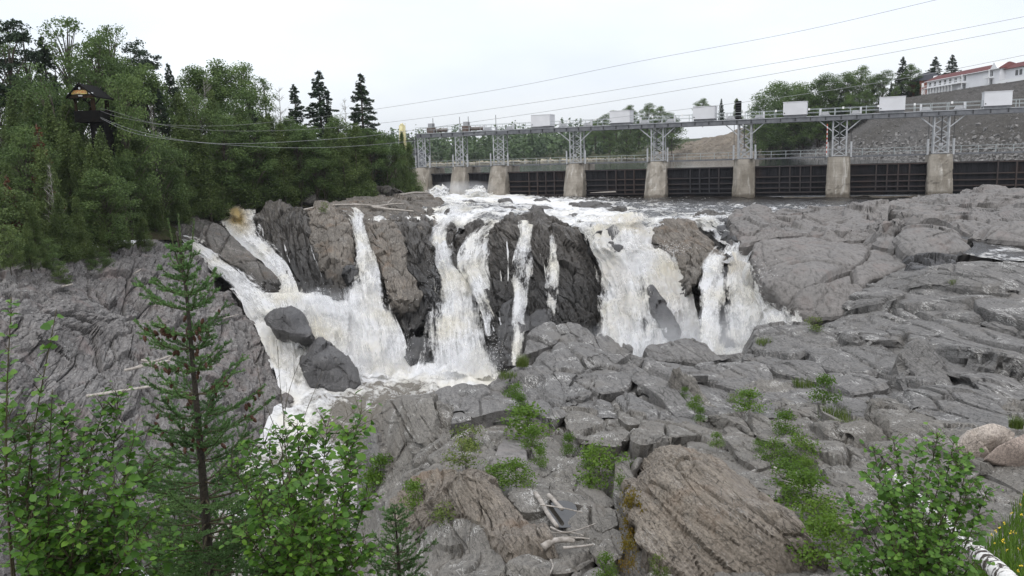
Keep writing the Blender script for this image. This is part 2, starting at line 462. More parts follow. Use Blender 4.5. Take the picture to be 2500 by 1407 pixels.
# weathered concrete of the dam piers
g = NT('weathered_concrete'); p = g.pos()
n0 = g.noise(g.map(p, (1, 1, .45)), .55, 6, .65)
n1 = g.noise(g.map(p, (1.4, 1.4, .18)), 1.2, 5, .6)
n2 = g.noise(p, 2.4, 6, .7)
col = g.mix(g.ramp(n0, [(.40, 0), (.62, 1)]), (.30, .275, .235), (.185, .165, .135))
col = g.mix(g.ramp(n1, [(.56, 0), (.70, .8)]), col, (.47, .45, .41))
col = g.mix(g.ramp(n2, [(.60, 0), (.70, .75)]), col, (.12, .10, .08))
z = g.n('ShaderNodeSeparateXYZ', {0: p}).outputs[2]
form = g.math('PINGPONG', z, .62)
col = g.mix(g.ramp(form, [(.0, .6), (.03, 0)]), col, (.14, .125, .10))
low = g.math('ADD', z, g.math('MULTIPLY', n0, 1.6))
col = g.mix(g.ramp(low, [(.62, .75), (1.0, 0)]), col, (.075, .062, .048))
g.pbr(col, .9, g.bump(g.math('ADD', n0, n2), .5, .12), .2)
M['concrete'] = g.m
M['concrete_clean'] = simple('smooth_grey_concrete', (.33, .325, .31), .85, c2=(.25, .245, .23), scale=.7)

M['steel'] = simple('galvanised_steel', (.42, .43, .44), .5, .4, .25, c2=(.30, .31, .32), scale=2.5)
M['steel_dark'] = simple('grey_painted_girder', (.16, .165, .175), .55, .4, .1, c2=(.11, .115, .125), scale=1.5)
M['steel_black'] = simple('black_hoist_rod', (.030, .031, .033), .5, .4)
M['rail_steel'] = simple('galvanised_railing', (.36, .39, .39), .5, .4, .2, var=.15)
M['box_white'] = simple('light_grey_housing_paint', (.58, .585, .60), .45, .4, 0, var=.06, scale=.6)
M['box_grey'] = simple('grey_machinery_paint', (.30, .305, .315), .5, .4, 0, var=.1)
M['rust'] = simple('rusty_machinery', (.095, .062, .050), .8, .2, 0, c2=(.17, .145, .13), scale=2)
M['red_white'] = simple('white_gauge_paint', (.70, .68, .66), .6)
M['red_paint'] = simple('red_gauge_paint', (.45, .08, .05), .6)
g = NT('dark_gate_steel'); p = g.pos()
n0 = g.noise(g.map(p, (1, 1, .12)), 1.4, 5, .6); n1 = g.noise(p, .12, 3)
col = g.mix(g.ramp(n0, [(.4, 0), (.65, 1)]), (.012, .012, .014), (.022, .022, .025))
col = g.mix(g.ramp(n1, [(.56, 0), (.64, .6)]), col, (.035, .022, .018))
g.pbr(col, .7, None, .12)
M['gate'] = g.m
M['gate_rib'] = simple('gate_rib_steel', (.034, .034, .038), .7, .15, 0, c2=(.055, .042, .038), scale=.10)
M['yellow_paint'] = simple('pale_yellow_paint', (.62, .57, .34), .6, c2=(.50, .45, .24), scale=1.0)
M['timber_black'] = simple('black_stained_timber', (.004, .004, .004), .9, .1, 0, c2=(.007, .006, .005), scale=2)
M['timber_brown'] = simple('dark_brown_timber', (.014, .009, .006), .9, .1, 0, c2=(.045, .028, .016), scale=2)
M['sign_yellow'] = simple('yellow_sign_board', (.42, .35, .12), .5, .3, 0, var=.08)
M['sign_red'] = simple('red_sign_lettering', (.40, .05, .03), .5)
M['sign_dark'] = simple('dark_sign_swoosh', (.05, .05, .08), .5)
M['white_paint'] = simple('white_paint', (.76, .76, .75), .6, .3, 0, var=.04)
M['siding'] = simple('white_siding', (.74, .74, .75), .6, .3, 0, var=.04, scale=.5)
M['grey_siding'] = simple('grey_siding', (.25, .26, .28), .7, .3, 0, var=.06)
M['roof_red'] = simple('dark_red_shingles', (.135, .050, .048), .85, .2, 0, c2=(.105, .042, .042), scale=2)
M['roof_dark'] = simple('charcoal_shingles', (.045, .046, .055), .85, .2, 0, var=.1)
M['brick_red'] = simple('red_brick', (.23, .085, .060), .85, .2, 0, c2=(.18, .07, .05), scale=3)
M['glass_dark'] = simple('dark_window_glass', (.030, .032, .036), .15, .5)
M['wire'] = simple('steel_cable', (.20, .20, .205), .5, .4, .2)
M['wire_pale'] = simple('pale_steel_cable', (.27, .28, .28), .5, .4, .2)

# ground covers
g = NT('forest_floor'); p = g.pos()
n0 = g.noise(p, .5, 5, .6); n1 = g.noise(p, 3, 5, .7)
col = g.mix(g.ramp(n0, [(.4, 0), (.6, 1)]), (.028, .040, .012), (.050, .042, .026))
col = g.mix(g.ramp(n1, [(.5, 0), (.7, .6)]), col, (.055, .085, .018))
g.pbr(col, .95, g.bump(n1, .8, .3), .1)
M['forest_floor'] = g.m
g = NT('bank_soil_and_turf'); p = g.pos()
n0 = g.noise(p, 1.1, 5, .6); n1 = g.noise(p, 9, 5, .7)
col = g.mix(g.ramp(n0, [(.4, 0), (.6, 1)]), (.055, .075, .020), (.085, .065, .042))
col = g.mix(g.ramp(n1, [(.5, 0), (.7, .6)]), col, (.085, .13, .025))
g.pbr(col, .95, g.bump(n1, .8, .06), .1)
M['near_soil'] = g.m
g = NT('gravel_embankment'); p = g.pos()
n0 = g.noise(p, .06, 4, .6); n1 = g.noise(p, 2.2, 6, .8); n2 = g.voro(p, 1.3)
col = g.mix(g.ramp(n0, [(.42, 0), (.62, 1)]), (.118, .112, .106), (.092, .086, .078))
col = g.mix(.9, col, g.ramp(n1, [(.3, .62), (.5, 1), (.68, 1.35)]), 'MULTIPLY')
col = g.mix(g.ramp(n2, [(.0, .25), (.13, 0)]), col, (.26, .25, .24))
g.pbr(col, .95, g.bump(n1, .9, .5), .1)
M['gravel'] = g.m
g = NT('sandy_slope'); p = g.pos()
n0 = g.noise(g.map(p, (1, 1, .4)), .22, 5, .65); n1 = g.noise(p, 1.2, 5, .7)
col = g.mix(g.ramp(n0, [(.4, 0), (.62, 1)]), (.215, .185, .150), (.155, .132, .108))
col = g.mix(g.ramp(n1, [(.58, 0), (.68, .7)]), col, (.085, .105, .040))
g.pbr(col, .95, g.bump(n1, .8, .5), .1)
M['sand'] = g.m

# water -------------------------------------------------------------
def foam_color(g, p, tan, k=1.0):
    n = g.noise(p, .22, 4, .6)
    c = g.mix(g.ramp(n, [(.42, 0), (.68, 1)]), (.97 * k, .975 * k, .98 * k), (.92 * k, .885 * k, .78 * k))
    return g.mix(tan, c, (.52, .40, .18))
# falling water: streaks along the flow (UV: metres across, metres down), thinner where attribute 'den' is low
g = NT('falling_white_water'); p = g.pos(); uv = g.uv()
sx = g.noise(g.map(uv, (1.0, .11, 1)), 2.4, 6, .70, .35)
s2 = g.noise(g.map(uv, (1.0, .22, 1)), 7.0, 5, .72, .3)
cl = g.noise(g.map(p, (1, 1, .6)), 1.0, 7, .74, .4)
fi = g.noise(p, 5.0, 4, .75)
st = g.math('ADD', g.math('MULTIPLY', sx, .42), g.math('ADD', g.math('MULTIPLY', s2, .26), g.math('MULTIPLY', cl, .32)))
den = g.attr('den')
a = g.math('ADD', g.math('SUBTRACT', st, .5), g.math('SUBTRACT', den, .5))
alpha = g.ramp(g.math('ADD', g.math('MULTIPLY', a, 3.4), .5), [(.30, 0), (.74, 1)])
col = foam_color(g, p, g.attr('tan'))
col = g.mix(g.ramp(st, [(.38, .45), (.50, 0)]), col, (.52, .53, .525))
hh = g.math('ADD', g.math('ADD', g.math('MULTIPLY', st, 1.0), g.math('MULTIPLY', cl, 1.0)), g.math('MULTIPLY', fi, .35))
nrm = g.bump(hh, .65, .7)
d = g.n('ShaderNodeBsdfPrincipled', {'Base Color': col, 'Roughness': .6, 'Specular IOR Level': .25, 'Normal': nrm})
tl = g.n('ShaderNodeBsdfTranslucent', {'Color': col})
sh = g.n('ShaderNodeMixShader', {0: .40, 1: d, 2: tl})
tr = g.n('ShaderNodeBsdfTransparent')
M['fall'] = g.surf(g.n('ShaderNodeMixShader', {0: alpha, 1: tr, 2: sh}))
# river surface: dark peat-brown water with foam where attribute 'foam' is high
def river_mat(name, deep, scale, stretch):
    g = NT(name); p = g.pos(); f = g.attr('foam')
    q = g.map(p, stretch)
    n0 = g.noise(q, scale, 6, .68, .8); n1 = g.noise(q, scale * 4.2, 5, .7, .6); n2 = g.noise(p, .12, 3)
    pat = g.math('ADD', g.math('MULTIPLY', n0, .62), g.math('MULTIPLY', n1, .38))
    k = g.math('ADD', g.math('SUBTRACT', pat, .5), g.math('SUBTRACT', f, .5))
    foam = g.ramp(g.math('ADD', g.math('MULTIPLY', k, 3.2), .5), [(.28, 0), (.52, .62), (.80, 1)])
    col = g.mix(foam, deep, foam_color(g, p, 0.0, .74))
    rgh = g.mix(foam, (.16, .16, .16), (.7, .7, .7))
    hh = g.math('ADD', g.math('MULTIPLY', n0, .8), g.math('MULTIPLY', n1, .5))
    n3 = g.noise(p, 2.6, 5, .72)
    hh = g.math('ADD', hh, g.math('MULTIPLY', n3, .35))
    nrm = g.bump(hh, .75, .55)
    g.pbr(col, rgh, nrm, .5)
    return g.m
M['river'] = river_mat('river_water', (.022, .019, .016), .55, (1, .55, 1))
M['pool'] = river_mat('plunge_pool_water', (.150, .135, .110), .50, (1, 1, 1))
g = NT('reservoir_water'); p = g.pos()
n = g.noise(g.map(p, (1, .3, 1)), .5, 4, .6)
g.pbr((.03, .035, .035), .08, g.bump(n, .12, .15), .5)
M['reservoir'] = g.m
g = NT('still_puddle'); g.pbr((.030, .028, .024), .05, None, .5); M['puddle'] = g.m
# drifting spray
def mist_mat(name, dens):
    g = NT(name)
    o = g.n('ShaderNodeTexCoord').outputs['Object']
    r = g.n('ShaderNodeVectorMath', {0: o}, operation='LENGTH').outputs['Value']
    n = g.noise(g.pos(), .22, 3, .6)
    fall = g.ramp(r, [(.0, 1), (.35, .7), (1.0, 0)])
    dd = g.math('MULTIPLY', g.math('MULTIPLY', fall, g.ramp(n, [(.3, .25), (.65, 1)])), dens)
    v = g.n('ShaderNodeVolumePrincipled', {'Color': (.97, .98, 1, 1), 'Density': dd, 'Anisotropy': .2})
    g.t.links.new(v.outputs[0], g.out.inputs['Volume'])
    return g.m
# ------------------------------------------------------------------ rock shaping
def rotm(a, b, c):
    return np.array((Matrix.Rotation(c, 3, 'Z') @ Matrix.Rotation(b, 3, 'Y') @ Matrix.Rotation(a, 3, 'X')))
STYLES = {
    # blk: block size (m) along the local axes (first axis = across the bedding), rot: orientation of joints and bedding, ca: step between blocks,
    # sl: tilt of block faces, cd: crack depth, lay: bedding spacing, la: bedding relief, fb: (wavelength, height) of the rounder relief
    'slab': dict(blk=(2.6, 9.5, 4.4), rot=(.30, -.80, .10), ca=.30, sl=.45, cd=.75, lay=.50, la=.040, fb=(3.0, .07)),
    'near': dict(blk=(1.3, 5.0, 2.2), rot=(.30, -.80, .10), ca=.17, sl=.24, cd=.36, lay=.22, la=.022, fb=(1.6, .032)),
    'brown': dict(blk=(.42, 3.4, 1.3), rot=(.25, -.85, .15), ca=.13, sl=.12, cd=.13, lay=.10, la=.040, fb=(1.3, .05)),
    'smooth': dict(blk=(6.5, 5.6, 6.2), rot=(.5, .3, .5), ca=.20, sl=.35, cd=.42, lay=2.0, la=.03, fb=(3.2, .18)),
    'dark': dict(blk=(1.3, 2.4, 4.0), rot=(.15, -.28, .1), ca=.42, sl=.5, cd=.45, lay=.55, la=.12, fb=(2.0, .16)),
    'stria': dict(blk=(1.0, 3.4, 6.0), rot=(.12, -.48, .1), ca=.50, sl=.45, cd=.50, lay=.40, la=.18, fb=(2.2, .15)),
    'column': dict(blk=(1.9, 2.6, 2.7), rot=(.06, -.12, .15), ca=.36, sl=.35, cd=.42, lay=.6, la=.05, fb=(2.6, .12)),
    'dome': dict(blk=(1.0, 3.4, 5.2), rot=(.12, -.50, .1), ca=.50, sl=.45, cd=.55, lay=.45, la=.15, fb=(2.8, .42)),
    'left': dict(blk=(1.0, 4.0, 5.5), rot=(.10, -.24, .15), ca=.48, sl=.42, cd=.62, lay=.42, la=.10, fb=(5.0, .80)),
    'rough': dict(blk=(2.6, 3.4, 1.2), rot=(.15, .15, .3), ca=.40, sl=.45, cd=.36, lay=.6, la=.10, fb=(2.6, .24)),
    'boulder': dict(blk=(2.6, 2.6, 2.2), rot=(.5, .4, .2), ca=.22, sl=.55, cd=.02, lay=.8, la=.04, fb=(1.8, .08)),
    'pebble': dict(blk=(1.4, 1.4, 1.1), rot=(.5, .4, .2), ca=.03, sl=.06, cd=.01, lay=.4, la=.008, fb=(.7, .035)),
}
def relief(p, style, seed=0, k=1.0):
    s = STYLES[style]
    R = rotm(*s['rot'])
    q = p @ R
    fw, fh = s['fb']
    d = fh * fbm(p / fw, 3, seed)
    w = .15 * fbm(p / (max(s['blk']) * 1.1), 2, seed + 3)
    b = q / np.array(s['blk']) + w[:, None] * np.array([.7, .9, 1.1])
    f1, f2, rid, off = voro(b, seed + 11)
    g_ = np.stack([((rid * 71.3) % 1) - .5, ((rid * 133.7) % 1) - .5, ((rid * 231.1) % 1) - .5], 1) * 2
    d = d + s['ca'] * (rid - .5) + s['sl'] * (off * g_).sum(1) - s['cd'] * np.exp(-((f2 - f1) / .032) ** 2) * (.25 + .75 * (vnoise(p * .6 / max(.4, min(s['blk'])), seed + 5) > -.1))
    b2 = b * np.array([2.6, 1.7, 2.1]) + 5.1
    g1, g2, r2, o2 = voro(b2, seed + 29)
    h_ = np.stack([((r2 * 71.3) % 1) - .5, ((r2 * 133.7) % 1) - .5, ((r2 * 231.1) % 1) - .5], 1) * 2
    d = d + .26 * s['ca'] * (r2 - .5) + .16 * s['sl'] * (o2 * h_).sum(1) - .26 * s['cd'] * np.exp(-((g2 - g1) / .05) ** 2) * (vnoise(p * .9 / max(.4, min(s['blk'])), seed + 8) > -.1)
    # bedding: saw-toothed layers with grooves between them, in two sizes
    z0 = np.zeros(len(p), np.int64)
    for mul, am in ((1.0, 1.0), (3.3, 1.5)):
        l = q[:, 0] / (s['lay'] * mul) + .45 * fbm(p / (14 * s['lay'] * mul), 2, seed + 41)
        li = np.floor(l); lf = l - li
        amp = am * s['la'] * (.10 + .9 * np.clip(1.6 * vnoise(p / (7 * s['lay'] * mul), seed + 51) + .35, 0, 1))
        d = d + amp * (_hash(li.astype(np.int64), z0, z0, seed) - .5 + .8 * (lf - .5)) - amp * .9 * np.exp(-(np.minimum(lf, 1 - lf) / .08) ** 2)
    d = d + .25 * fh * fbm(p / (fw * .10), 3, seed + 61)
    return k * d

def sheet(name, G, mat, style=None, seed=0, k=1.0, parent=None, attrs=None, flip=False):
    """G: (rows, cols, 3) grid of world points, displaced along its normals"""
    nr, nc = G.shape[:2]
    V = G.reshape(-1, 3).copy(); F = grid_faces(nr, nc)
    if flip: F = F[:, ::-1]
    if style:
        V = V + vnormals(V, F) * relief(V, style, seed, k)[:, None]
    return add(name, V, F, mat, parent, False, attrs)

ROCK_SEED = [100]
FOOT = {}
def rock(name, poly, style, mat, parent, Y=None, inner=(), bulge=.12, axis=(0, -.6, .8), skirt=2.0, flare=.25, edge=.12, step=3.0, k=1.0, lift=0.0, wet=None, centre=None, rough_edge=.07, tilt=0.0):
    """rock traced as an outline: poly entries (px,py[,Y]); inner entries shape the face; sides run back along -axis by skirt"""
    ROCK_SEED[0] += 7; seed = ROCK_SEED[0]
    def wp(q):
        if len(q) == 3: return P(*q)
        yy = Y(q[0], q[1]) if callable(Y) else (Y if Y is not None else np.mean([b[2] for b in poly if len(b) == 3]))
        return P(q[0], q[1], yy)
    B = np.array([wp(q) for q in poly])
    I = np.array([wp(q) for q in inner]).reshape(-1, 3)
    a = np.array(axis, float); a /= np.linalg.norm(a)
    u = np.cross((0, 0, 1.0), a)
    u = np.array([1.0, 0, 0]) if np.linalg.norm(u) < .05 else u / np.linalg.norm(u)
    v = np.cross(a, u)
    o = B.mean(0)
    lb = np.stack([(B - o) @ u, (B - o) @ v, (B - o) @ a], 1)
    li = np.stack([(I - o) @ u, (I - o) @ v, (I - o) @ a], 1) if len(I) else np.zeros((0, 3))
    size = math.sqrt(max(1e-6, np.ptp(lb[:, 0]) * np.ptp(lb[:, 1])))
    c2 = lb[:, :2].mean(0)
    if centre is not None:
        cc = wp(centre); c2 = np.array([(cc - o) @ u, (cc - o) @ v])
    ctl = np.concatenate([lb, li])
    if not len(I):
        base = RBF(lb[:, :2], lb[:, 2], c=.3 * size)(c2[None])[0]
        ctl = np.concatenate([ctl, [[c2[0], c2[1], base + bulge * size]]])
    h = RBF(ctl[:, :2], ctl[:, 2], c=.18 * size, lam=1e-3)
    pp = np.array([(q[0], q[1]) for q in poly], float)
    per = np.linalg.norm(pp - np.roll(pp, -1, 0), axis=1).sum()
    rad = np.linalg.norm(pp - pp.mean(0), axis=1).mean()
    m = int(np.clip(per / step, 28, 900)); kr = int(np.clip(rad / step, 7, 260))
    # outline, half way between straight-edged and smooth
    cl = np.concatenate([lb[-1:], lb, lb[:2]])
    seg = np.concatenate([[0], np.cumsum(np.linalg.norm(np.diff(np.concatenate([lb, lb[:1]]), axis=0), axis=1))])
    t = np.interp(np.linspace(0, seg[-1], m, endpoint=False), seg, np.arange(len(lb) + 1))
    sm = catmull(cl, t + 1)
    lin = np.stack([np.interp(t, np.arange(len(lb) + 1), np.append(lb[:, kk], lb[0, kk])) for kk in range(3)], 1)
    ob = .3 * sm + .7 * lin
    ang = np.arange(m) / m * 2 * np.pi
    wob = fbm(np.stack([np.cos(ang) * rad * .035, np.sin(ang) * rad * .035, np.full(m, seed * 1.7)], 1), 4, seed)
    r = np.linspace(0, 1, kr + 1)[1:]
    ring = r[:, None] * (1 + rough_edge * wob[None] * r[:, None])
    uv = c2[None, None] + ring[:, :, None] * (ob[:, :2] - c2)[None]
    w = h(uv.reshape(-1, 2)).reshape(kr, m)
    if tilt:
        tr_ = np.random.default_rng(seed); tu, tv_ = tr_.uniform(-tilt, tilt, 2)
        w = w + (uv[..., 0] - c2[0]) * tu + (uv[..., 1] - c2[1]) * tv_
    e = np.clip((r - (1 - edge)) / edge, 0, 1)
    drop = size * .5 * edge
    w = w - drop * .55 * (1 - np.sqrt(np.clip(1 - e ** 2, 0, 1)))[:, None]
    px2m = size / max(1.0, math.sqrt(np.ptp(pp[:, 0]) * np.ptp(pp[:, 1])))
    ns = int(np.clip(skirt / (px2m * step * 3.0), 4, 24))
    tt = (np.arange(1, ns + 1) / ns)
    dirv = ob[:, :2] - c2; dirv = dirv / (np.linalg.norm(dirv, axis=1)[:, None] + 1e-9)
    uv_s = uv[-1][None] + dirv[None] * (flare * skirt * tt ** 1.4)[:, None, None]
    w_s = w[-1][None] - (skirt * tt)[:, None]
    UV = np.concatenate([np.repeat(c2[None, None], m, 1), uv, uv_s]); W = np.concatenate([np.full((1, m), h(c2[None])[0]), w, w_s])
    G = o + UV[..., :1] * u + UV[..., 1:] * v + W[..., None] * a
    nr = G.shape[0]
    V = G.reshape(-1, 3); F = grid_faces(nr, m, wrap=True)
    N = vnormals(V, F); N[:m] = N[m:2 * m].mean(0)
    d = relief(V, style, seed, k); d[:m] = d[:m].mean()
    V = V + N * d[:, None]
    V[:, 2] += lift
    attrs = {}
    if wet is not None:
        attrs['wet'] = wet(V) if callable(wet) else np.full(len(V), wet)
    if (np.array([(np.cross(u, v) @ a)]) > 0).all():
        pa = ob[:, 0] * np.roll(ob[:, 1], -1) - np.roll(ob[:, 0], -1) * ob[:, 1]
        if pa.sum() > 0: F = F[:, ::-1]
    return add(name, V, F, mat, parent, False, attrs)

# ------------------------------------------------------------------ near ground: bedrock on the viewer's side of the gorge
GC = [(900, 1050, 36), (1000, 1000, 38.5), (1100, 950, 42), (1250, 905, 46), (1350, 830, 53), (1450, 835, 55), (1550, 875, 52), (1660, 845, 56), (1800, 890, 52), (1900, 815, 55), (2000, 790, 57),
      (950, 1200, 25), (1100, 1100, 30), (1250, 1100, 29), (1450, 1050, 32), (1600, 1000, 36), (1800, 1000, 37), (2000, 950, 41), (2200, 900, 43), (2400, 850, 45), (2550, 850, 44),
      (1000, 1407, 15.5), (1300, 1407, 16), (1700, 1407, 16), (2000, 1407, 15), (2300, 1300, 17), (2550, 1407, 12.5), (1200, 1600, 10), (1900, 1600, 10), (2600, 1600, 9),
      (1100, 1250, 21), (1400, 1200, 23), (1700, 1150, 24.5), (2000, 1150, 24.5), (2300, 1100, 25), (2550, 1100, 24),
      (2100, 755, 58), (2300, 722, 54.5), (2550, 705, 53), (1000, 1060, 33), (1100, 1010, 36), (1170, 960, 40.5), (1200, 930, 44), (1250, 960, 40.5), (1300, 895, 46.5), (1300, 1000, 36), (1180, 1030, 33.5), (1050, 975, 40), (940, 1030, 36.5), (1400, 900, 46), (1400, 960, 40), (1330, 860, 50), (1500, 930, 43), (1760, 886, 54), (1540, 872, 54), (1600, 920, 45),
      (2200, 665, 62), (2370, 640, 60), (2550, 632, 58), (2700, 640, 57)]
gp = PA(GC)
gx = np.array([(-8.8, 36, -14), (-6.0, 43, -14), (-2.8, 50, -14), (1.5, 60, -14), (8, 66, -14.5), (16, 66, -14.5), (-7.2, 29, -13), (-6.2, 22, -9), (-5, 16, -5.0), (20, 64, -10), (24, 68, -5),
               (30, 70, -3.5), (36, 68, -3.2), (42, 66, -2.6), (60, 62, -1.5), (60, 40, -2.5), (40, 10, 1.5), (50, 20, 0.0), (-14, 40, -15), (-14, 25, -14), (-10, 14, -9), (0, 72, -15), (15, 74, -15)])
gctl = np.concatenate([gp, gx])
GROUND = RBF(gctl[:, :2], gctl[:, 2], c=.4, lam=1e-3)
def Yg(px, py, z0=0.0, lo=8.0, hi=75.0):
    """distance at which the ray through a pixel meets the near ground"""
    d = _R @ np.array([(px - 1250.0) / F_PX, (703.5 - py) / F_PX, -1.0]); d = d / d[1]
    ys = np.linspace(lo, hi, 400)
    z = CAM_Z + d[2] * ys; g_ = GROUND(np.stack([d[0] * ys, ys], 1)) + z0
    below = np.nonzero(z < g_)[0]
    return float(ys[below[0]]) if len(below) else float(ys[np.argmin(z - g_)])
def gz(x, y): return float(GROUND(np.array([[x, y]]))[0])

# two sheets, the nearer one finer
def ground_sheet(name, ys, xl, xr, nx, mat, style, seed, parent=None, k=1.0):
    t = np.linspace(0, 1, nx)
    X = np.array([xl(y) + (xr(y) - xl(y)) * t for y in ys]); Yy = np.repeat(np.array(ys)[:, None], nx, 1)
    Z = GROUND(np.stack([X.ravel(), Yy.ravel()], 1)).reshape(X.shape) - .12
    return sheet(name, np.stack([X, Yy, Z], 2), mat, style, seed, k, parent)
ys_near = 9.5 * (34 / 9.5) ** np.linspace(0, 1, 200)
foreground = ground_sheet('bedrock_ground', ys_near, lambda y: -.30 * y - 1.5, lambda y: .70 * y + 1, 350, M['rock_near'], 'near', 3)
tag(foreground, 'grey fissured bedrock filling the lower right below the viewpoint', 'rock', kind='structure')
ys_mid = 33.8 * (70 / 33.8) ** np.linspace(0, 1, 175)
midground = ground_sheet('bedrock_ground', ys_mid, lambda y: -.28 * y - 1, lambda y: .70 * y + 1, 420, M['rock_grey'], 'slab', 5)
tag(midground, 'grey sloping bedrock ridge between the near rocks and the falls', 'rock', kind='structure')
# ------------------------------------------------------------------ traced slabs of the near bedrock (pieces of the ground)
def slab(poly, style='near', mat='rock_near', parent=None, up=.10, **kw):
    py = np.mean([q[1] for q in poly])
    far = py < 985
    parent = parent or (midground if far else foreground)
    if far and style == 'near': style, mat = 'slab', 'rock_grey'
    kw.setdefault('skirt', 2.2 if far else 1.3); kw.setdefault('step', 3.2); kw.setdefault('bulge', .05); kw.setdefault('edge', .05); kw.setdefault('tilt', .16); kw.setdefault('rough_edge', .10)
    pc = np.mean([q[:2] for q in poly], axis=0)
    poly = [tuple(pc + 1.07 * (np.array(q[:2]) - pc)) for q in poly]
    yv = np.array([Yg(a, b, up) for a, b in poly]); md = np.median(yv)
    yv = np.clip(yv, md * .80, md * 1.22)
    mx = np.mean([q[0] for q in poly])
    if py < 872 and 1280 < mx < 1790:   # rocks on the crest of the ridge
        yv = np.array([np.interp(b, [770, 880], [57.5, 51.0]) for a, b in poly]); md = np.median(yv)
    poly = [(a, b, y_) for (a, b), y_ in zip(poly, yv)]
    ext = math.sqrt(np.ptp([q[0] for q in poly]) * np.ptp([q[1] for q in poly])) * md / F_PX
    kw.setdefault('k', float(np.clip(ext / (4.5 if far else 2.2), .55, 1.0)))
    return rock('rock_slab', poly, style, M[mat], parent, Y=md, axis=kw.pop('axis', (0, -.45, .9)), **kw)
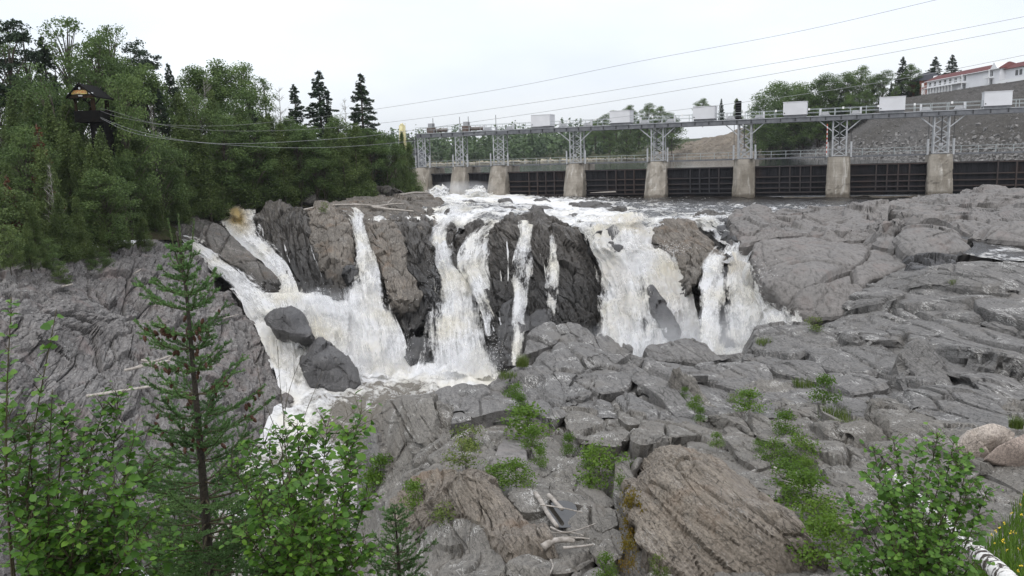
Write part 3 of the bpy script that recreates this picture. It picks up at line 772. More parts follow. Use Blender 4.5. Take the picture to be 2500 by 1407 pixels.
NEAR = [
 [(898,1103),(913,1016),(945,985),(1008,969),(1072,961),(1095,985),(1111,1036),(1088,1072),(1040,1087),(993,1072),(961,1135),(921,1147)],
 [(1095,965),(1127,941),(1206,929),(1238,949),(1266,1008),(1206,1020),(1111,1044),(1107,1008)],
 [(1238,913),(1278,890),(1325,890),(1361,929),(1369,969),(1369,1024),(1333,1032),(1289,1000),(1258,957)],
 [(1325,874),(1377,858),(1404,874),(1420,901),(1392,937),(1377,945),(1349,909)],
 [(1392,941),(1436,894),(1468,886),(1539,874),(1563,901),(1523,953),(1444,969),(1380,1000),(1369,969)],
 [(1373,985),(1424,973),(1499,961),(1499,981),(1515,1040),(1539,1068),(1499,1123),(1424,1123),(1392,1072)],
 [(1503,973),(1539,965),(1575,996),(1563,1040),(1531,1048),(1507,1020)],
 [(1547,1088),(1582,1024),(1622,989),(1701,1008),(1720,1060),(1642,1084),(1559,1127)],
 [(1016,1293),(1068,1274),(1091,1278),(1123,1341),(1088,1341),(1040,1317)],
 [(1091,1278),(1127,1258),(1179,1270),(1206,1317),(1230,1377),(1194,1396),(1127,1341)],
 [(1246,1206),(1278,1187),(1317,1183),(1341,1206),(1325,1246),(1278,1250)],
 [(1345,1187),(1377,1183),(1412,1163),(1444,1179),(1499,1218),(1468,1230),(1384,1230),(1349,1218)],
 [(1345,1163),(1365,1131),(1412,1127),(1440,1159),(1404,1167),(1353,1179)],
 [(1384,1278),(1424,1246),(1460,1238),(1499,1254),(1507,1285),(1444,1301),(1396,1301)],
 [(1341,1357),(1357,1333),(1404,1333),(1444,1333),(1452,1365),(1404,1396),(1353,1400)],
 [(1436,1297),(1483,1282),(1515,1301),(1523,1349),(1483,1377),(1448,1341)],
 [(1405,1407),(1430,1380),(1462,1378),(1480,1420),(1440,1440)],
 [(1020,1100),(1103,1070),(1170,1050),(1206,1090),(1214,1130),(1180,1140),(1100,1140),(1030,1150)],
 [(1293,1072),(1317,1060),(1369,1087),(1388,1123),(1365,1131),(1325,1155)],
 [(1299,802),(1318,778),(1345,774),(1369,794),(1369,825),(1345,849),(1322,860),(1283,876),(1287,825)],
 [(1369,833),(1392,814),(1424,814),(1455,841),(1471,864),(1424,860),(1385,857)],
 [(1365,797),(1390,787),(1416,792),(1440,812),(1455,830),(1430,835),(1392,812),(1372,815)],
 [(1455,825),(1482,821),(1514,841),(1541,860),(1502,868),(1471,860)],
 [(1514,848),(1522,838),(1536,845),(1545,862),(1528,866)],
 [(1420,862),(1500,866),(1540,870),(1500,890),(1440,890)],
 [(1582,845),(1592,835),(1619,837),(1658,825),(1689,821),(1717,837),(1736,864),(1775,878),(1736,890),(1658,882),(1590,880)],
 [(1560,880),(1640,885),(1690,900),(1720,930),(1640,925),(1580,905)],
 [(1700,890),(1770,885),(1850,895),(1880,930),(1800,945),(1730,925)],
 [(1650,916),(1710,936),(1816,1002),(1931,1072),(2002,1117),(2032,1167),(1931,1117),(1816,1047),(1730,1022),(1650,961)],
 [(1570,905),(1640,930),(1700,985),(1745,1050),(1690,1020),(1620,975),(1560,945)],
 [(1821,941),(1861,921),(1931,926),(2002,991),(2082,1052),(2132,1102),(2152,1152),(2102,1127),(2017,1072),(1951,1022),(1920,1000),(1866,996)],
 [(1941,1037),(1972,1022),(2052,1072),(2127,1132),(2142,1177),(2102,1202),(2032,1172),(1972,1102),(1931,1067)],
 [(2117,971),(2152,941),(2203,986),(2228,1007),(2193,1027),(2152,1047)],
 [(2167,1047),(2218,1017),(2278,1027),(2318,1067),(2253,1082),(2183,1080)],
 [(1760,1062),(1786,1042),(1826,1062),(1866,1097),(1886,1127),(1851,1142),(1800,1110)],
 [(1841,851),(1856,795),(1931,800),(2002,811),(2012,841),(1972,851),(1901,886)],
 [(1982,836),(2052,846),(2132,866),(2132,901),(2052,901),(1997,891),(1972,851)],
 [(1831,871),(1901,891),(1982,881),(2022,916),(2002,926),(1901,911),(1831,886)],
 [(2193,866),(2253,851),(2303,901),(2404,966),(2454,1002),(2500,1052),(2354,1067),(2303,1052),(2243,991),(2203,936)],
 [(2002,790),(2102,755),(2203,735),(2303,760),(2404,800),(2500,851),(2500,921),(2404,911),(2303,876),(2203,841),(2082,836)],
 [(2110,672),(2200,648),(2330,645),(2440,636),(2530,645),(2530,715),(2400,712),(2300,700),(2200,700),(2120,702)],
 [(2203,738),(2330,705),(2420,730),(2530,760),(2530,840),(2404,800),(2303,760)],
 [(2010,925),(2100,905),(2170,930),(2150,950),(2080,960)],
 [(2040,700),(2120,705),(2200,715),(2180,740),(2100,752),(2030,770),(2000,785),(2030,735)],
 [(2130,1090),(2200,1080),(2330,1090),(2400,1140),(2330,1180),(2220,1160)],
 [(2250,860),(2330,880),(2420,915),(2510,940),(2510,1030),(2440,985),(2340,925)],
 [(1760,1130),(1830,1140),(1900,1200),(1890,1235),(1830,1190),(1780,1160)],
 [(1985,1190),(2060,1180),(2130,1215),(2150,1270),(2080,1290),(2010,1250)],
 [(905,1160),(960,1140),(1010,1150),(985,1190),(950,1215),(905,1205)],
 [(1020,1150),(1080,1145),(1060,1180),(1005,1200),(985,1185)],
 [(1230,1390),(1290,1360),(1340,1375),(1350,1420),(1280,1430)],
]
for q in NEAR:
    slab(q)
slab([(1202,1135),(1230,1072),(1274,1076),(1285,1119),(1293,1143),(1246,1127)], 'pebble', 'rock_smooth', foreground, up=.05, bulge=.02)
BROWN = [
 [(1545,1180),(1560,1130),(1600,1095),(1680,1075),(1760,1110),(1830,1180),(1900,1240),(1960,1310),(2010,1415),(1830,1440),(1620,1430),(1570,1300)],
 [(965,1206),(1008,1159),(1072,1143),(1127,1143),(1179,1151),(1230,1198),(1254,1234),(1297,1285),(1345,1365),(1349,1420),(1246,1385),(1206,1317),(1175,1278),(1127,1258),(1072,1246),(1016,1270),(969,1270)],
 [(1500,1115),(1545,1095),(1560,1125),(1545,1180),(1540,1230),(1500,1200)],
]
slab(BROWN[0], 'brown', 'rock_brown', foreground, up=.5, bulge=.22, skirt=2.0, axis=(-.25, -.55, .8))
slab(BROWN[1], 'brown', 'rock_brown', foreground, up=.3, bulge=.16, skirt=1.4, centre=(1160, 1215))
slab(BROWN[2], 'near', 'rock_near', foreground, up=.3, bulge=.16, skirt=1.2)

# loose boulders lying on the bedrock
def boulder(name, poly, Yd, label, mat='boulder_pale', style='pebble', **kw):
    o = rock(name, poly, style, M[mat], None, Y=Yd, **kw)
    return tag(o, label, 'boulder')
boulder('boulder', [(2343,1087),(2374,1047),(2424,1032),(2479,1052),(2484,1067),(2434,1107),(2404,1120),(2374,1120)], 23.0,
        'smooth pale beige boulder resting on grey bedrock near the right border', bulge=.30, axis=(0, -.8, .6), skirt=.9, flare=-.1)
boulder('boulder', [(2404,1122),(2439,1087),(2500,1057),(2540,1075),(2545,1145),(2500,1158),(2454,1138)], 22.2,
        'rough pinkish boulder in front of the smooth pale one', 'boulder_pink', 'boulder', bulge=.30, axis=(0, -.8, .6), skirt=.9, flare=-.1, k=.4)

# ------------------------------------------------------------------ right bank: big smooth rocks and ledges
right_bank = empty('right_bank_bedrock', P(2100, 650, 68))
tag(right_bank, 'smooth brown-grey rock masses between the right falls and the dam', 'rock', kind='structure')
rock('rock_mass', [(1828,625,70),(1856,582,73),(1924,580,75),(2027,574,77),(2125,586,75),(2200,595,72),(2230,629,68),(2219,650,65),(2130,680,63),(2100,725,60.5),(2060,765,59),(1983,776,60),(1920,745,62),(1880,700,64),(1845,665,67)],
     'smooth', M['rock_smooth'], right_bank, inner=[(1900,610,69),(2000,605,70),(2100,620,68),(1930,680,63.5),(2010,700,61.5),(2120,650,65.5)], axis=(-.15, -.75, .65), skirt=5, flare=-.05, edge=.12)
rock('rock_mass', [(1775,531,88),(1788,510,93),(1839,503,96),(1877,512,96),(1924,508,98),(2027,501,100),(2125,514,95),(2150,545,84),(2112,560,80),(1990,572,79),(1916,576,78),(1856,586,77),(1815,592,78),(1790,570,82)],
     'rough', M['rock_smooth'], right_bank, inner=[(1830,545,83),(1900,550,83),(2000,540,86)], axis=(-.1, -.6, .8), skirt=4, flare=0, edge=.10)
rock('rock_mass', [(2184,568,69),(2197,548,73),(2240,537,76),(2317,546,74),(2340,569,70),(2378,595,66),(2370,606,65),(2325,612,65),(2240,618,65),(2208,602,66)],
     'smooth', M['rock_smooth'], right_bank, bulge=.10, axis=(0, -.45, .9), skirt=2.5, flare=-.25, edge=.3)
rock('rock_mass', [(2130,560,74),(2160,545,79),(2215,535,80),(2195,552,76),(2184,575,71),(2190,600,68),(2160,600,69),(2135,585,72)], 'rough', M['rock_smooth'], right_bank, bulge=.1, axis=(0, -.5, .85), skirt=3)
rock('rock_mass', [(2000,575,77),(2040,562,81),(2120,560,80),(2140,575,76),(2100,585,75),(2040,588,75)], 'rough', M['rock_smooth'], right_bank, bulge=.1, axis=(0, -.5, .85), skirt=3)
rock('rock_mass', [(2150,505,96),(2189,484,108),(2240,478,112),(2325,468,116),(2410,452,120),(2560,462,112),(2580,560,72),(2500,583,67),(2430,580,69),(2350,562,74),(2300,535,82),(2230,530,84),(2170,520,90)],
     'rough', M['rock_smooth'], right_bank, inner=[(2280,505,95),(2400,500,94),(2500,510,88),(2420,550,77)], axis=(-.05, -.3, .95), skirt=3, flare=.1, edge=.06, centre=(2370, 520))
rock('rock_mass', [(2060,505,98),(2110,497,104),(2160,508,97),(2170,530,86),(2120,548,80),(2060,545,84)], 'rough', M['rock_smooth'], right_bank, bulge=.08, axis=(0, -.4, .9), skirt=3)
rock('rock_mass', [(2360,575,69),(2420,555,75),(2560,548,76),(2570,596,64),(2480,590,66),(2400,583,68)], 'smooth', M['rock_smooth'], right_bank, bulge=.12, axis=(-.1, -.6, .8), skirt=3)
rock('rock_mass', [(2215,625,66),(2250,612,67),(2320,608,67),(2350,620,65),(2330,645,61),(2260,655,60),(2225,650,62)], 'dark', M['rock_wet'], right_bank, bulge=.05, axis=(0, -.6, .8), skirt=3, wet=.5)

# ------------------------------------------------------------------ rock faces of the falls
falls_rock = empty('falls_bedrock', P(1000, 700, 86))
tag(falls_rock, 'dark wet rock faces standing between the waterfalls', 'rock', kind='structure')
def wet_low(z1, z0, lo=0.0):
    return lambda V: np.clip(lo + (1 - lo) * (z1 - V[:, 2] + 1.2 * fbm(V / 3.0, 3, 9)) / (z1 - z0), 0, 1)
FA = (.05, -.85, .5)
rock('rock_face', [(622,527,103),(640,505,106),(656,493,108),(677,487,108),(724,503,106),(745,514,103),(752,557,97),(768,621,92),(790,663,89),(815,712,85),(775,722,84.5),(737,726,85),(712,710,86.5),(694,650,90),(662,640,92),(640,600,96),(624,578,99)],
     'stria', M['rock_dark'], falls_rock, inner=[(670,530,102),(700,580,95.5),(740,640,90),(690,610,93.5)], axis=FA, skirt=5, flare=0, edge=.12, wet=wet_low(2, -5))
rock('rock_face', [(748,518,103),(775,497,107),(810,499,106),(844,525,101),(861,555,97),(867,604,93),(865,642,91),(848,676,88),(842,730,84),(810,730,84),(788,680,88),(768,621,92),(750,557,98)],
     'column', M['rock_tan'], falls_rock, inner=[(800,540,98),(815,600,91.5),(815,660,88)], axis=FA, skirt=5, flare=0, edge=.12, wet=wet_low(-2.5, -5.5))
rock('rock_face', [(842,672,87),(852,650,88.5),(875,642,89),(878,660,87),(852,690,85.5)], 'dark', M['rock_wet'], falls_rock, bulge=.25, axis=FA, skirt=3, wet=.8)
rock('rock_face', [(886,552,99),(912,530,103),(950,524,103),(980,556,98),(993,599,94),(997,655,90),(1019,689,88),(1023,723,86),(1010,757,84),(980,772,83),(959,751,83.5),(942,723,85),(929,663,89),(908,612,93),(886,575,97)],
     'column', M['rock_tan'], falls_rock, inner=[(930,570,95),(955,620,91),(970,680,87),(985,735,83.5)], axis=FA, skirt=5, flare=0, edge=.14, wet=wet_low(-7, -9))
rock('rock_face', [(945,527,103),(997,512,106),(1053,533,103),(1060,552,100),(1034,568,98),(1053,591,96),(1066,629,93),(1061,689,89),(1066,727,87),(1042,757,85),(1036,791,83),(993,825,81.5),(978,783,83),(1006,757,85),(1010,723,87),(990,651,91),(970,569,98)],
     'dome', M['rock_dark'], falls_rock, inner=[(1010,560,98),(1025,620,93),(1030,690,88.5),(1010,780,83.2)], axis=FA, skirt=5, flare=0, edge=.12, wet=wet_low(1.5, -6), centre=(1022, 660), k=.8)
rock('rock_face', [(744,512,104),(784,493,111),(827,487,116),(861,482,120),(933,478,126),(967,474,132),(1048,473,136),(1080,487,126),(1085,506,116),(1062,520,110),(1066,546,102),(1031,560,98.5),(972,535,103),(929,538,102),(886,552,99),(858,540,100),(827,512,106)],
     'rough', M['rock_tan'], falls_rock, inner=[(900,510,108),(970,500,112),(1030,510,111),(850,505,110)], axis=(0, -.35, .94), skirt=3.5, flare=.05, edge=.08, wet=.15)
rock('rock_face', [(1000,518,109),(1040,505,113),(1062,520,109),(1066,546,103),(1031,560,99.5),(1005,545,102)], 'stria', M['rock_tan'], falls_rock, bulge=.2, axis=FA, skirt=3, wet=.3)
rock('rock_face', [(990,842,81.5),(1010,824,82),(1036,812,82.5),(1052,847,81),(1047,880,79.5),(1006,893,79),(994,868,80)], 'boulder', M['rock_wet'], falls_rock, bulge=.2, axis=FA, skirt=4, wet=.8)
rock('rock_face', [(1052,822,82),(1064,815,82.5),(1075,824,82),(1074,858,80.5),(1058,864,80.2)], 'boulder', M['rock_wet'], falls_rock, bulge=.2, axis=FA, skirt=4, wet=.8)
rock('rock_face', [(1040,640,92.5),(1060,640,92.5),(1078,700,89),(1075,760,86),(1060,810,83),(1035,800,83)], 'dome', M['rock_wet'], falls_rock, bulge=.1, axis=FA, skirt=4, wet=.8)
# the big dome in the middle and the shoulder left of it
rock('rock_face', [(1200,550,94.5),(1225,527,97),(1262,515,99),(1310,511,100),(1350,523,98),(1385,543,95),(1424,575,92),(1447,612,91.5),(1465,669,87.5),(1472,724,84),(1462,778,81),(1440,825,78.5),(1385,830,78),(1320,850,77),(1285,885,76),(1252,900,75.5),(1222,905,75.5),(1205,845,78),(1190,782,81.5),(1178,724,84.5),(1186,669,88),(1186,606,93)],
     'dome', M['rock_dark'], falls_rock, inner=[(1250,560,92),(1310,555,92),(1370,588,89),(1240,620,88.5),(1310,640,87.5),(1400,660,85),(1240,720,84.5),(1310,740,82),(1400,740,80.5),(1240,810,79.5),(1310,800,79)], axis=(0, -.8, .6), skirt=6, flare=0, edge=.10, wet=wet_low(0, -6.5), centre=(1318, 690))
rock('rock_face', [(1232,745,83),(1270,735,82.5),(1300,770,80.5),(1290,830,78),(1270,890,75.8),(1235,900,75.5),(1210,850,78),(1215,790,81)], 'boulder', M['rock_wet'], falls_rock, bulge=.16, axis=FA, skirt=4, wet=.55)
rock('rock_face', [(1292,775,80.8),(1310,755,81.3),(1345,757,81),(1362,775,80.3),(1350,800,79),(1300,805,78.8)], 'boulder', M['rock_wet'], falls_rock, bulge=.25, axis=FA, skirt=4, wet=.7)
rock('rock_face', [(1090,620,94),(1112,592,96.5),(1150,565,98),(1192,553,98),(1215,560,96),(1205,620,91),(1196,690,87.2),(1205,760,83.5),(1200,820,80.5),(1170,740,84.5),(1135,680,88.5),(1100,645,92)],
     'dome', M['rock_dark'], falls_rock, inner=[(1150,610,92.5),(1170,670,88.6),(1185,720,85.5)], axis=FA, skirt=5, flare=0, edge=.12, wet=wet_low(2, -6), centre=(1160, 650))
for q in [[(1113,582,97.5),(1130,560,100),(1152,541,102),(1191,527,103),(1212,541,100),(1178,570,97),(1132,594,96)],
          [(1074,527,108),(1088,513,111),(1109,507,111),(1118,517,109),(1097,546,104),(1070,550,104)],
          [(1064,557,102.5),(1101,545,103.5),(1112,558,102),(1076,570,101)],
          [(1081,594,97.5),(1097,566,100),(1114,557,101),(1110,582,98),(1090,606,96.5)],
          [(1195,585,93.8),(1212,570,95),(1232,575,94.5),(1230,592,93),(1205,598,92.8)]]:
    rock('rock_face', q, 'dome', M['rock_dark'], falls_rock, bulge=.22, axis=(0, -.6, .8), skirt=2.5, k=.7, wet=.45)
rock('rock_face', [(1594,580,87),(1607,550,91),(1632,535,94),(1658,526,95),(1680,530,94),(1708,552,91),(1738,579,87.5),(1762,610,83.5),(1778,638,80.5),(1740,640,79.5),(1708,675,77),(1684,706,75.5),(1671,672,78),(1666,622,81.5),(1623,612,84)],
     'dome', M['rock_tan'], falls_rock, inner=[(1640,575,87),(1690,590,85),(1700,640,79.8)], axis=(.1, -.75, .65), skirt=5, flare=0, edge=.16, k=.75, wet=wet_low(-4.0, -6), centre=(1685, 605))
rock('rock_face', [(1580,704,77),(1594,696,77.5),(1627,745,74.5),(1656,796,71.5),(1648,825,70.5),(1623,822,70.8),(1592,762,74)], 'boulder', M['rock_wet'], falls_rock, bulge=.16, axis=(-.2, -.85, .4), skirt=4, wet=.6, k=.3)
for q in [[(1482,562,88),(1500,552,89.5),(1517,565,88),(1515,582,86.5),(1498,590,86),(1484,578,87)], [(1486,594,85.5),(1505,597,85.5),(1531,620,83.5),(1505,617,83.5)],
          [(1450,575,88.5),(1468,560,90),(1478,565,89),(1462,590,87)]]:
    rock('rock_face', q, 'boulder', M['rock_wet'], falls_rock, bulge=.25, axis=(0, -.7, .7), skirt=2.5, k=.6, wet=.8)
rock('rock_face', [(1740,648,81),(1760,642,81),(1790,646,80),(1830,666,77),(1850,696,74),(1840,760,70.5),(1800,870,66),(1730,870,66),(1720,740,73.5),(1722,690,77)], 'boulder', M['rock_wet'], falls_rock, inner=[(1772,690,76.4), (1768,760,71.6)], axis=(-.1, -.9, .4), skirt=5, flare=0, wet=.6, k=.8)
rock('rock_face', [(1690,525,97),(1715,515,101),(1750,512,102),(1772,520,100),(1770,535,95),(1730,532,96)], 'rough', M['rock_dark'], falls_rock, bulge=.1, axis=(0, -.4, .9), skirt=2.0, k=.6, wet=.3)
rock('rock_face', [(1722,534,95.5),(1775,532,95),(1790,560,86.5),(1800,585,81),(1775,570,84.5),(1740,552,91)], 'boulder', M['rock_wet'], falls_rock, bulge=.05, axis=(0, -.6, .8), skirt=3, wet=.6)
# tilted block between the two left chutes
rock('rock_face', [(481,580,93),(492,550,97),(524,540,99),(545,553,98),(582,591,94.5),(624,625,91.5),(666,659,89),(681,682,87),(681,708,85.5),(656,718,85),(617,695,86),(605,668,87.5),(579,650,88.7),(541,650,89.5),(515,628,90.5),(498,598,92)],
     'slab', M['rock_slate'], falls_rock, inner=[(540,590,93),(590,630,89.5),(640,670,86.5)], axis=(0, -.75, .65), skirt=5, flare=0, edge=.12, k=.55, wet=wet_low(-3.2, -6), centre=(575, 622))

# boulders standing in the plunge pool
boulder('boulder', [(650,776,78.2),(673,749,79.2),(694,741,79.6),(733,758,79.2),(750,787,78.2),(764,806,76.8),(758,822,75.8),(733,822,75.8),(699,816,76.2),(663,802,77.2)], 77.5,
        'dark angular boulder in the foaming chute, behind the larger one', 'rock_wet', 'boulder', bulge=.3, axis=(0, -.75, .65), skirt=4, k=.8, wet=.25, flare=-.1, edge=.08, tilt=.2)
boulder('boulder', [(738,905,74),(752,852,76.5),(780,829,77.5),(812,835,77.3),(841,860,76.5),(858,885,75.5),(872,928,74),(858,948,73.5),(810,952,73.2),(754,944,73.3)], 75,
        'large pointed dark grey boulder standing in the plunge pool', 'rock_wet', 'boulder', bulge=.3, axis=(0, -.8, .6), skirt=4, k=.8, wet=.15, flare=-.1, edge=.08, tilt=.2)

# ------------------------------------------------------------------ left bank rock wall
left_wall = rock('left_bank_bedrock', [(-120,585,66),(60,600,70),(200,612,78),(370,588,88),(440,597,92),(480,620,90),(520,665,87.5),(565,722,84),(612,770,81),(650,845,77.5),(690,930,73.5),(722,985,70.5),(712,1060,66),(650,1150,60),(480,1250,50),(200,1300,42),(-120,1300,38)],
     'left', M['rock_left'], None, inner=[(0,700,60),(100,690,64),(200,720,67),(330,660,77),(420,690,79),(0,850,52),(150,850,56.5),(300,850,61),(420,830,68),(520,780,77),(560,880,71),(0,1000,47),(200,1000,50),(400,1000,56),(550,1000,63),(640,980,68),(90,760,57.5),(210,760,64.5)],
     axis=(.35, -.6, .72), skirt=6, flare=.1, edge=.06, centre=(300, 880), k=1.0, step=3.6)
tag(left_wall, 'steep layered grey rock wall on the left bank of the gorge', 'rock', kind='structure')
# bed of the falls behind the traced faces and the falling water
def _loft(rows, nr, nc):
    R_ = np.array([polyline(PA(r), nc) for r in rows])
    return catmull(R_, np.linspace(0, len(rows) - 1, nr))
sub = _loft([[(380,560,112),(620,522,122),(860,520,118),(1060,522,120),(1300,530,112),(1500,555,104),(1700,540,104),(1900,570,92)],
             [(400,580,103),(620,548,107),(860,555,104),(1060,560,106),(1300,560,100),(1500,595,92),(1700,580,92),(1880,620,80)],
             [(400,660,97),(640,650,97),(860,650,95.5),(1060,660,95.5),(1300,650,94),(1500,690,86),(1700,690,82),(1870,690,74)],
             [(400,780,88),(640,780,89),(860,790,87.5),(1060,800,87),(1300,800,86),(1500,800,80),(1700,800,76),(1880,780,68)],
             [(400,960,82),(640,960,82),(860,930,83.5),(1060,930,82.5),(1300,920,81),(1500,940,76),(1700,940,71),(1880,900,64)]], 100, 260)
o = sheet('rock_face', sub, M['rock_dark'], 'dome', 901, .8, falls_rock, {'wet': np.full(100 * 260, .6)}, flip=False)
# ------------------------------------------------------------------ water
POOL_Z = -13.0
def water_grid(name, G, mat, foam, amp, wl, seed, label, parent=None):
    nr, nc = G.shape[:2]
    V = G.reshape(-1, 3).copy(); F = grid_faces(nr, nc)
    f = np.clip(foam(V), 0, 1)
    a = amp * (.25 + 1.0 * f)
    V[:, 2] += a * (fbm(V * np.array([1, .7, 0]) / wl, 4, seed) + .5 * np.abs(vnoise(V * np.array([1, .6, 0]) / (wl * .45), seed + 4)))
    if vnormals(V, F)[:, 2].mean() < 0: F = F[:, ::-1]
    o = add(name, V, F, mat, parent, True, {'foam': f})
    return tag(o, label, 'water', kind='structure')
def idw(ctrl, p=2.5):
    C = PA([c[:3] for c in ctrl])[:, :2]; w_ = np.array([c[3] for c in ctrl])
    def f(V):
        out = np.zeros(len(V))
        for k in range(0, len(V), 50000):
            d = np.linalg.norm(V[k:k + 50000, None, :2] - C[None], axis=2) + .3
            ww = d ** -p
            out[k:k + 50000] = (ww * w_).sum(1) / ww.sum(1)
        return out
    return f
def loft_rows(rows, nr, nc):
    R_ = np.array([polyline(PA(r), nc) for r in rows])
    d = np.concatenate([[0], np.cumsum(np.linalg.norm(np.diff(R_, axis=0), axis=2).mean(1))])
    t = np.interp(np.linspace(0, d[-1], nr), d, np.arange(len(rows)))
    return catmull(R_, t)

# upstream reach between dam and lip
up_rows = [[(380,478,190),(700,470,185),(1000,468,178),(1225,474,170),(1600,476,155),(2050,476,140),(2600,486,122)],
           [(380,492,150),(700,487,145),(1000,483,143),(1225,484,146),(1600,488,139),(2050,487,131),(2600,493,116)],
           [(380,512,120),(600,507,120),(1000,500,122),(1225,497,125),(1600,500,121),(2050,497,118),(2600,505,104)],
           [(420,530,108),(600,516,112),(1000,510,113),(1225,512,110),(1500,515,109),(1700,512,110),(2000,505,110),(2600,520,93)],
           [(470,545,103),(590,527,108),(760,520,106),(1000,530,104),(1110,519,109),(1225,528,101),(1350,532,100),(1480,545,93.5),(1600,545,93.5),(1700,532,97),(1780,527,99),(2000,515,105),(2600,540,84)],
           [(500,560,99),(585,538,104.5),(760,540,102),(1000,545,101),(1080,540,104.5),(1215,545,98),(1380,555,94.5),(1470,566,88.5),(1550,562,88.5),(1610,560,90),(1700,540,95),(1780,538,96),(2000,530,100),(2600,580,75)]]
foam_up = idw([(1060,475,160,.95),(1130,472,158,.98),(1200,480,150,.9),(1100,490,140,.85),(1180,500,128,.62),(1100,505,118,.45),(1250,490,140,.88),(1300,500,130,.95),(1350,505,122,.95),(1250,510,115,.6),(1400,512,116,.85),
               (1450,525,105,.82),(1500,540,97,.8),(1400,535,103,.75),(1600,530,103,.5),(1550,512,118,.48),(1600,495,135,.42),(1500,492,140,.5),(1700,500,125,.42),(1700,520,108,.5),(1800,495,130,.30),(1900,490,135,.25),
               (2050,488,130,.22),(2200,490,122,.22),(2400,490,118,.25),(2150,520,90,.4),(1400,490,148,.55),(1600,488,150,.35),(1350,486,155,.45),(900,490,140,.35),(600,520,112,.3),(1750,540,92,.75),(1100,540,104,.8),(1240,525,102,.55),(1480,560,90,.7),(1560,555,91,.6)])
up_rows.append([(x, y + 16, d - .3) for x, y, d in up_rows[-1]])
foam_up0 = foam_up
foam_up = lambda V: .12 + .62 * foam_up0(V) ** 1.1
river = water_grid('river', loft_rows(up_rows, 180, 320), M['river'], foam_up, .55, 2.4, 21, 'dark river with white rapids running from the dam to the lip of the falls')
# channel coming out behind the smooth rock at the right border
ch = loft_rows([[(2330,573,73),(2420,583,72),(2640,592,70)],[(2370,590,69),(2450,598,67),(2640,606,66)],[(2375,604,66),(2450,613,64),(2640,622,62)],[(2350,618,64),(2450,635,60),(2640,640,58)]], 50, 110)
foam_ch = idw([(2400,585,72,.26),(2450,590,69,.24),(2400,600,67,.34),(2480,610,65,.42),(2440,625,62,.46),(2560,620,62,.42),(2560,595,68,.26)])
water_grid('side_channel', ch, M['river'], foam_ch, .2, 1.6, 33, 'small side channel of white water beside the smooth rock at the right border')
# plunge pool
pool_rows = [[(560,705,86.5),(640,735,85),(720,735,84.5),(850,735,84.5),(1000,860,83),(1250,900,79),(1500,930,77)],
             [(590,745,83.5),(660,770,82.5),(740,775,82.5),(860,815,82.5),(1000,875,81.5),(1250,910,77.5),(1500,940,75)],
             [(620,800,80),(690,830,79.5),(760,845,79.5),(870,870,80.5),(1000,893,79.8),(1250,925,76),(1500,960,73)],
             [(655,880,76),(700,900,76),(770,905,76.5),(880,915,78),(1000,920,77.2),(1250,955,73.5),(1500,1000,70)],
             [(680,965,71.5),(720,965,72),(780,965,72),(880,965,73),(1000,980,71.8),(1250,1010,69.2),(1500,1050,66.5)],
             [(640,1060,64.5),(700,1060,64.8),(780,1060,65),(900,1060,65.4),(1000,1070,64.9),(1250,1100,62.8),(1500,1140,60)],
             [(450,1300,50),(600,1300,50.3),(780,1300,50.8),(900,1300,51.2),(1000,1320,50.6),(1150,1350,49.5),(1300,1380,48)],
             [(300,1600,36),(500,1600,36.5),(700,1600,37),(900,1600,37.3),(1000,1620,37),(1050,1640,36.5),(1100,1660,36)]]
foam_pool = idw([(620,730,84,1),(700,745,84,1),(800,760,84,1),(660,800,79,.95),(740,830,80,.95),(700,880,76,.92),(860,850,80,.98),(900,900,79,.9),(1000,900,79,.9),(1100,910,77,.9),(1180,925,76,.85),
                 (720,960,72,.75),(800,965,72,.60),(900,935,75,.55),(1000,940,75,.45),(950,970,72,.40),(850,1000,69,.42),(740,1010,69,.7),(730,1045,66,.85),(800,1050,66,.45),(880,1060,65,.32),(900,1030,67,.35),(780,1100,62,.6),(700,1200,55,.6),(820,1300,50,.45)])
pool = water_grid('plunge_pool', loft_rows(pool_rows, 170, 230), M['pool'], (lambda V: .03 + .78 * foam_pool(V)), .95, 1.9, 55, 'foam-streaked brown plunge pool below the left falls')
# rear plunge basin behind the ridge
rb = loft_rows([[(1450,870,80),(1560,865,79),(1750,850,76),(1960,770,66)],[(1450,905,75),(1560,890,72),(1700,880,68),(1960,800,62.5)],[(1450,970,70),(1560,960,67),(1700,950,63),(1960,850,60)]], 60, 150)
water_grid('plunge_basin', rb, M['pool'], lambda V: np.full(len(V), .8), .8, 2.5, 77, 'white churning basin at the foot of the right falls')

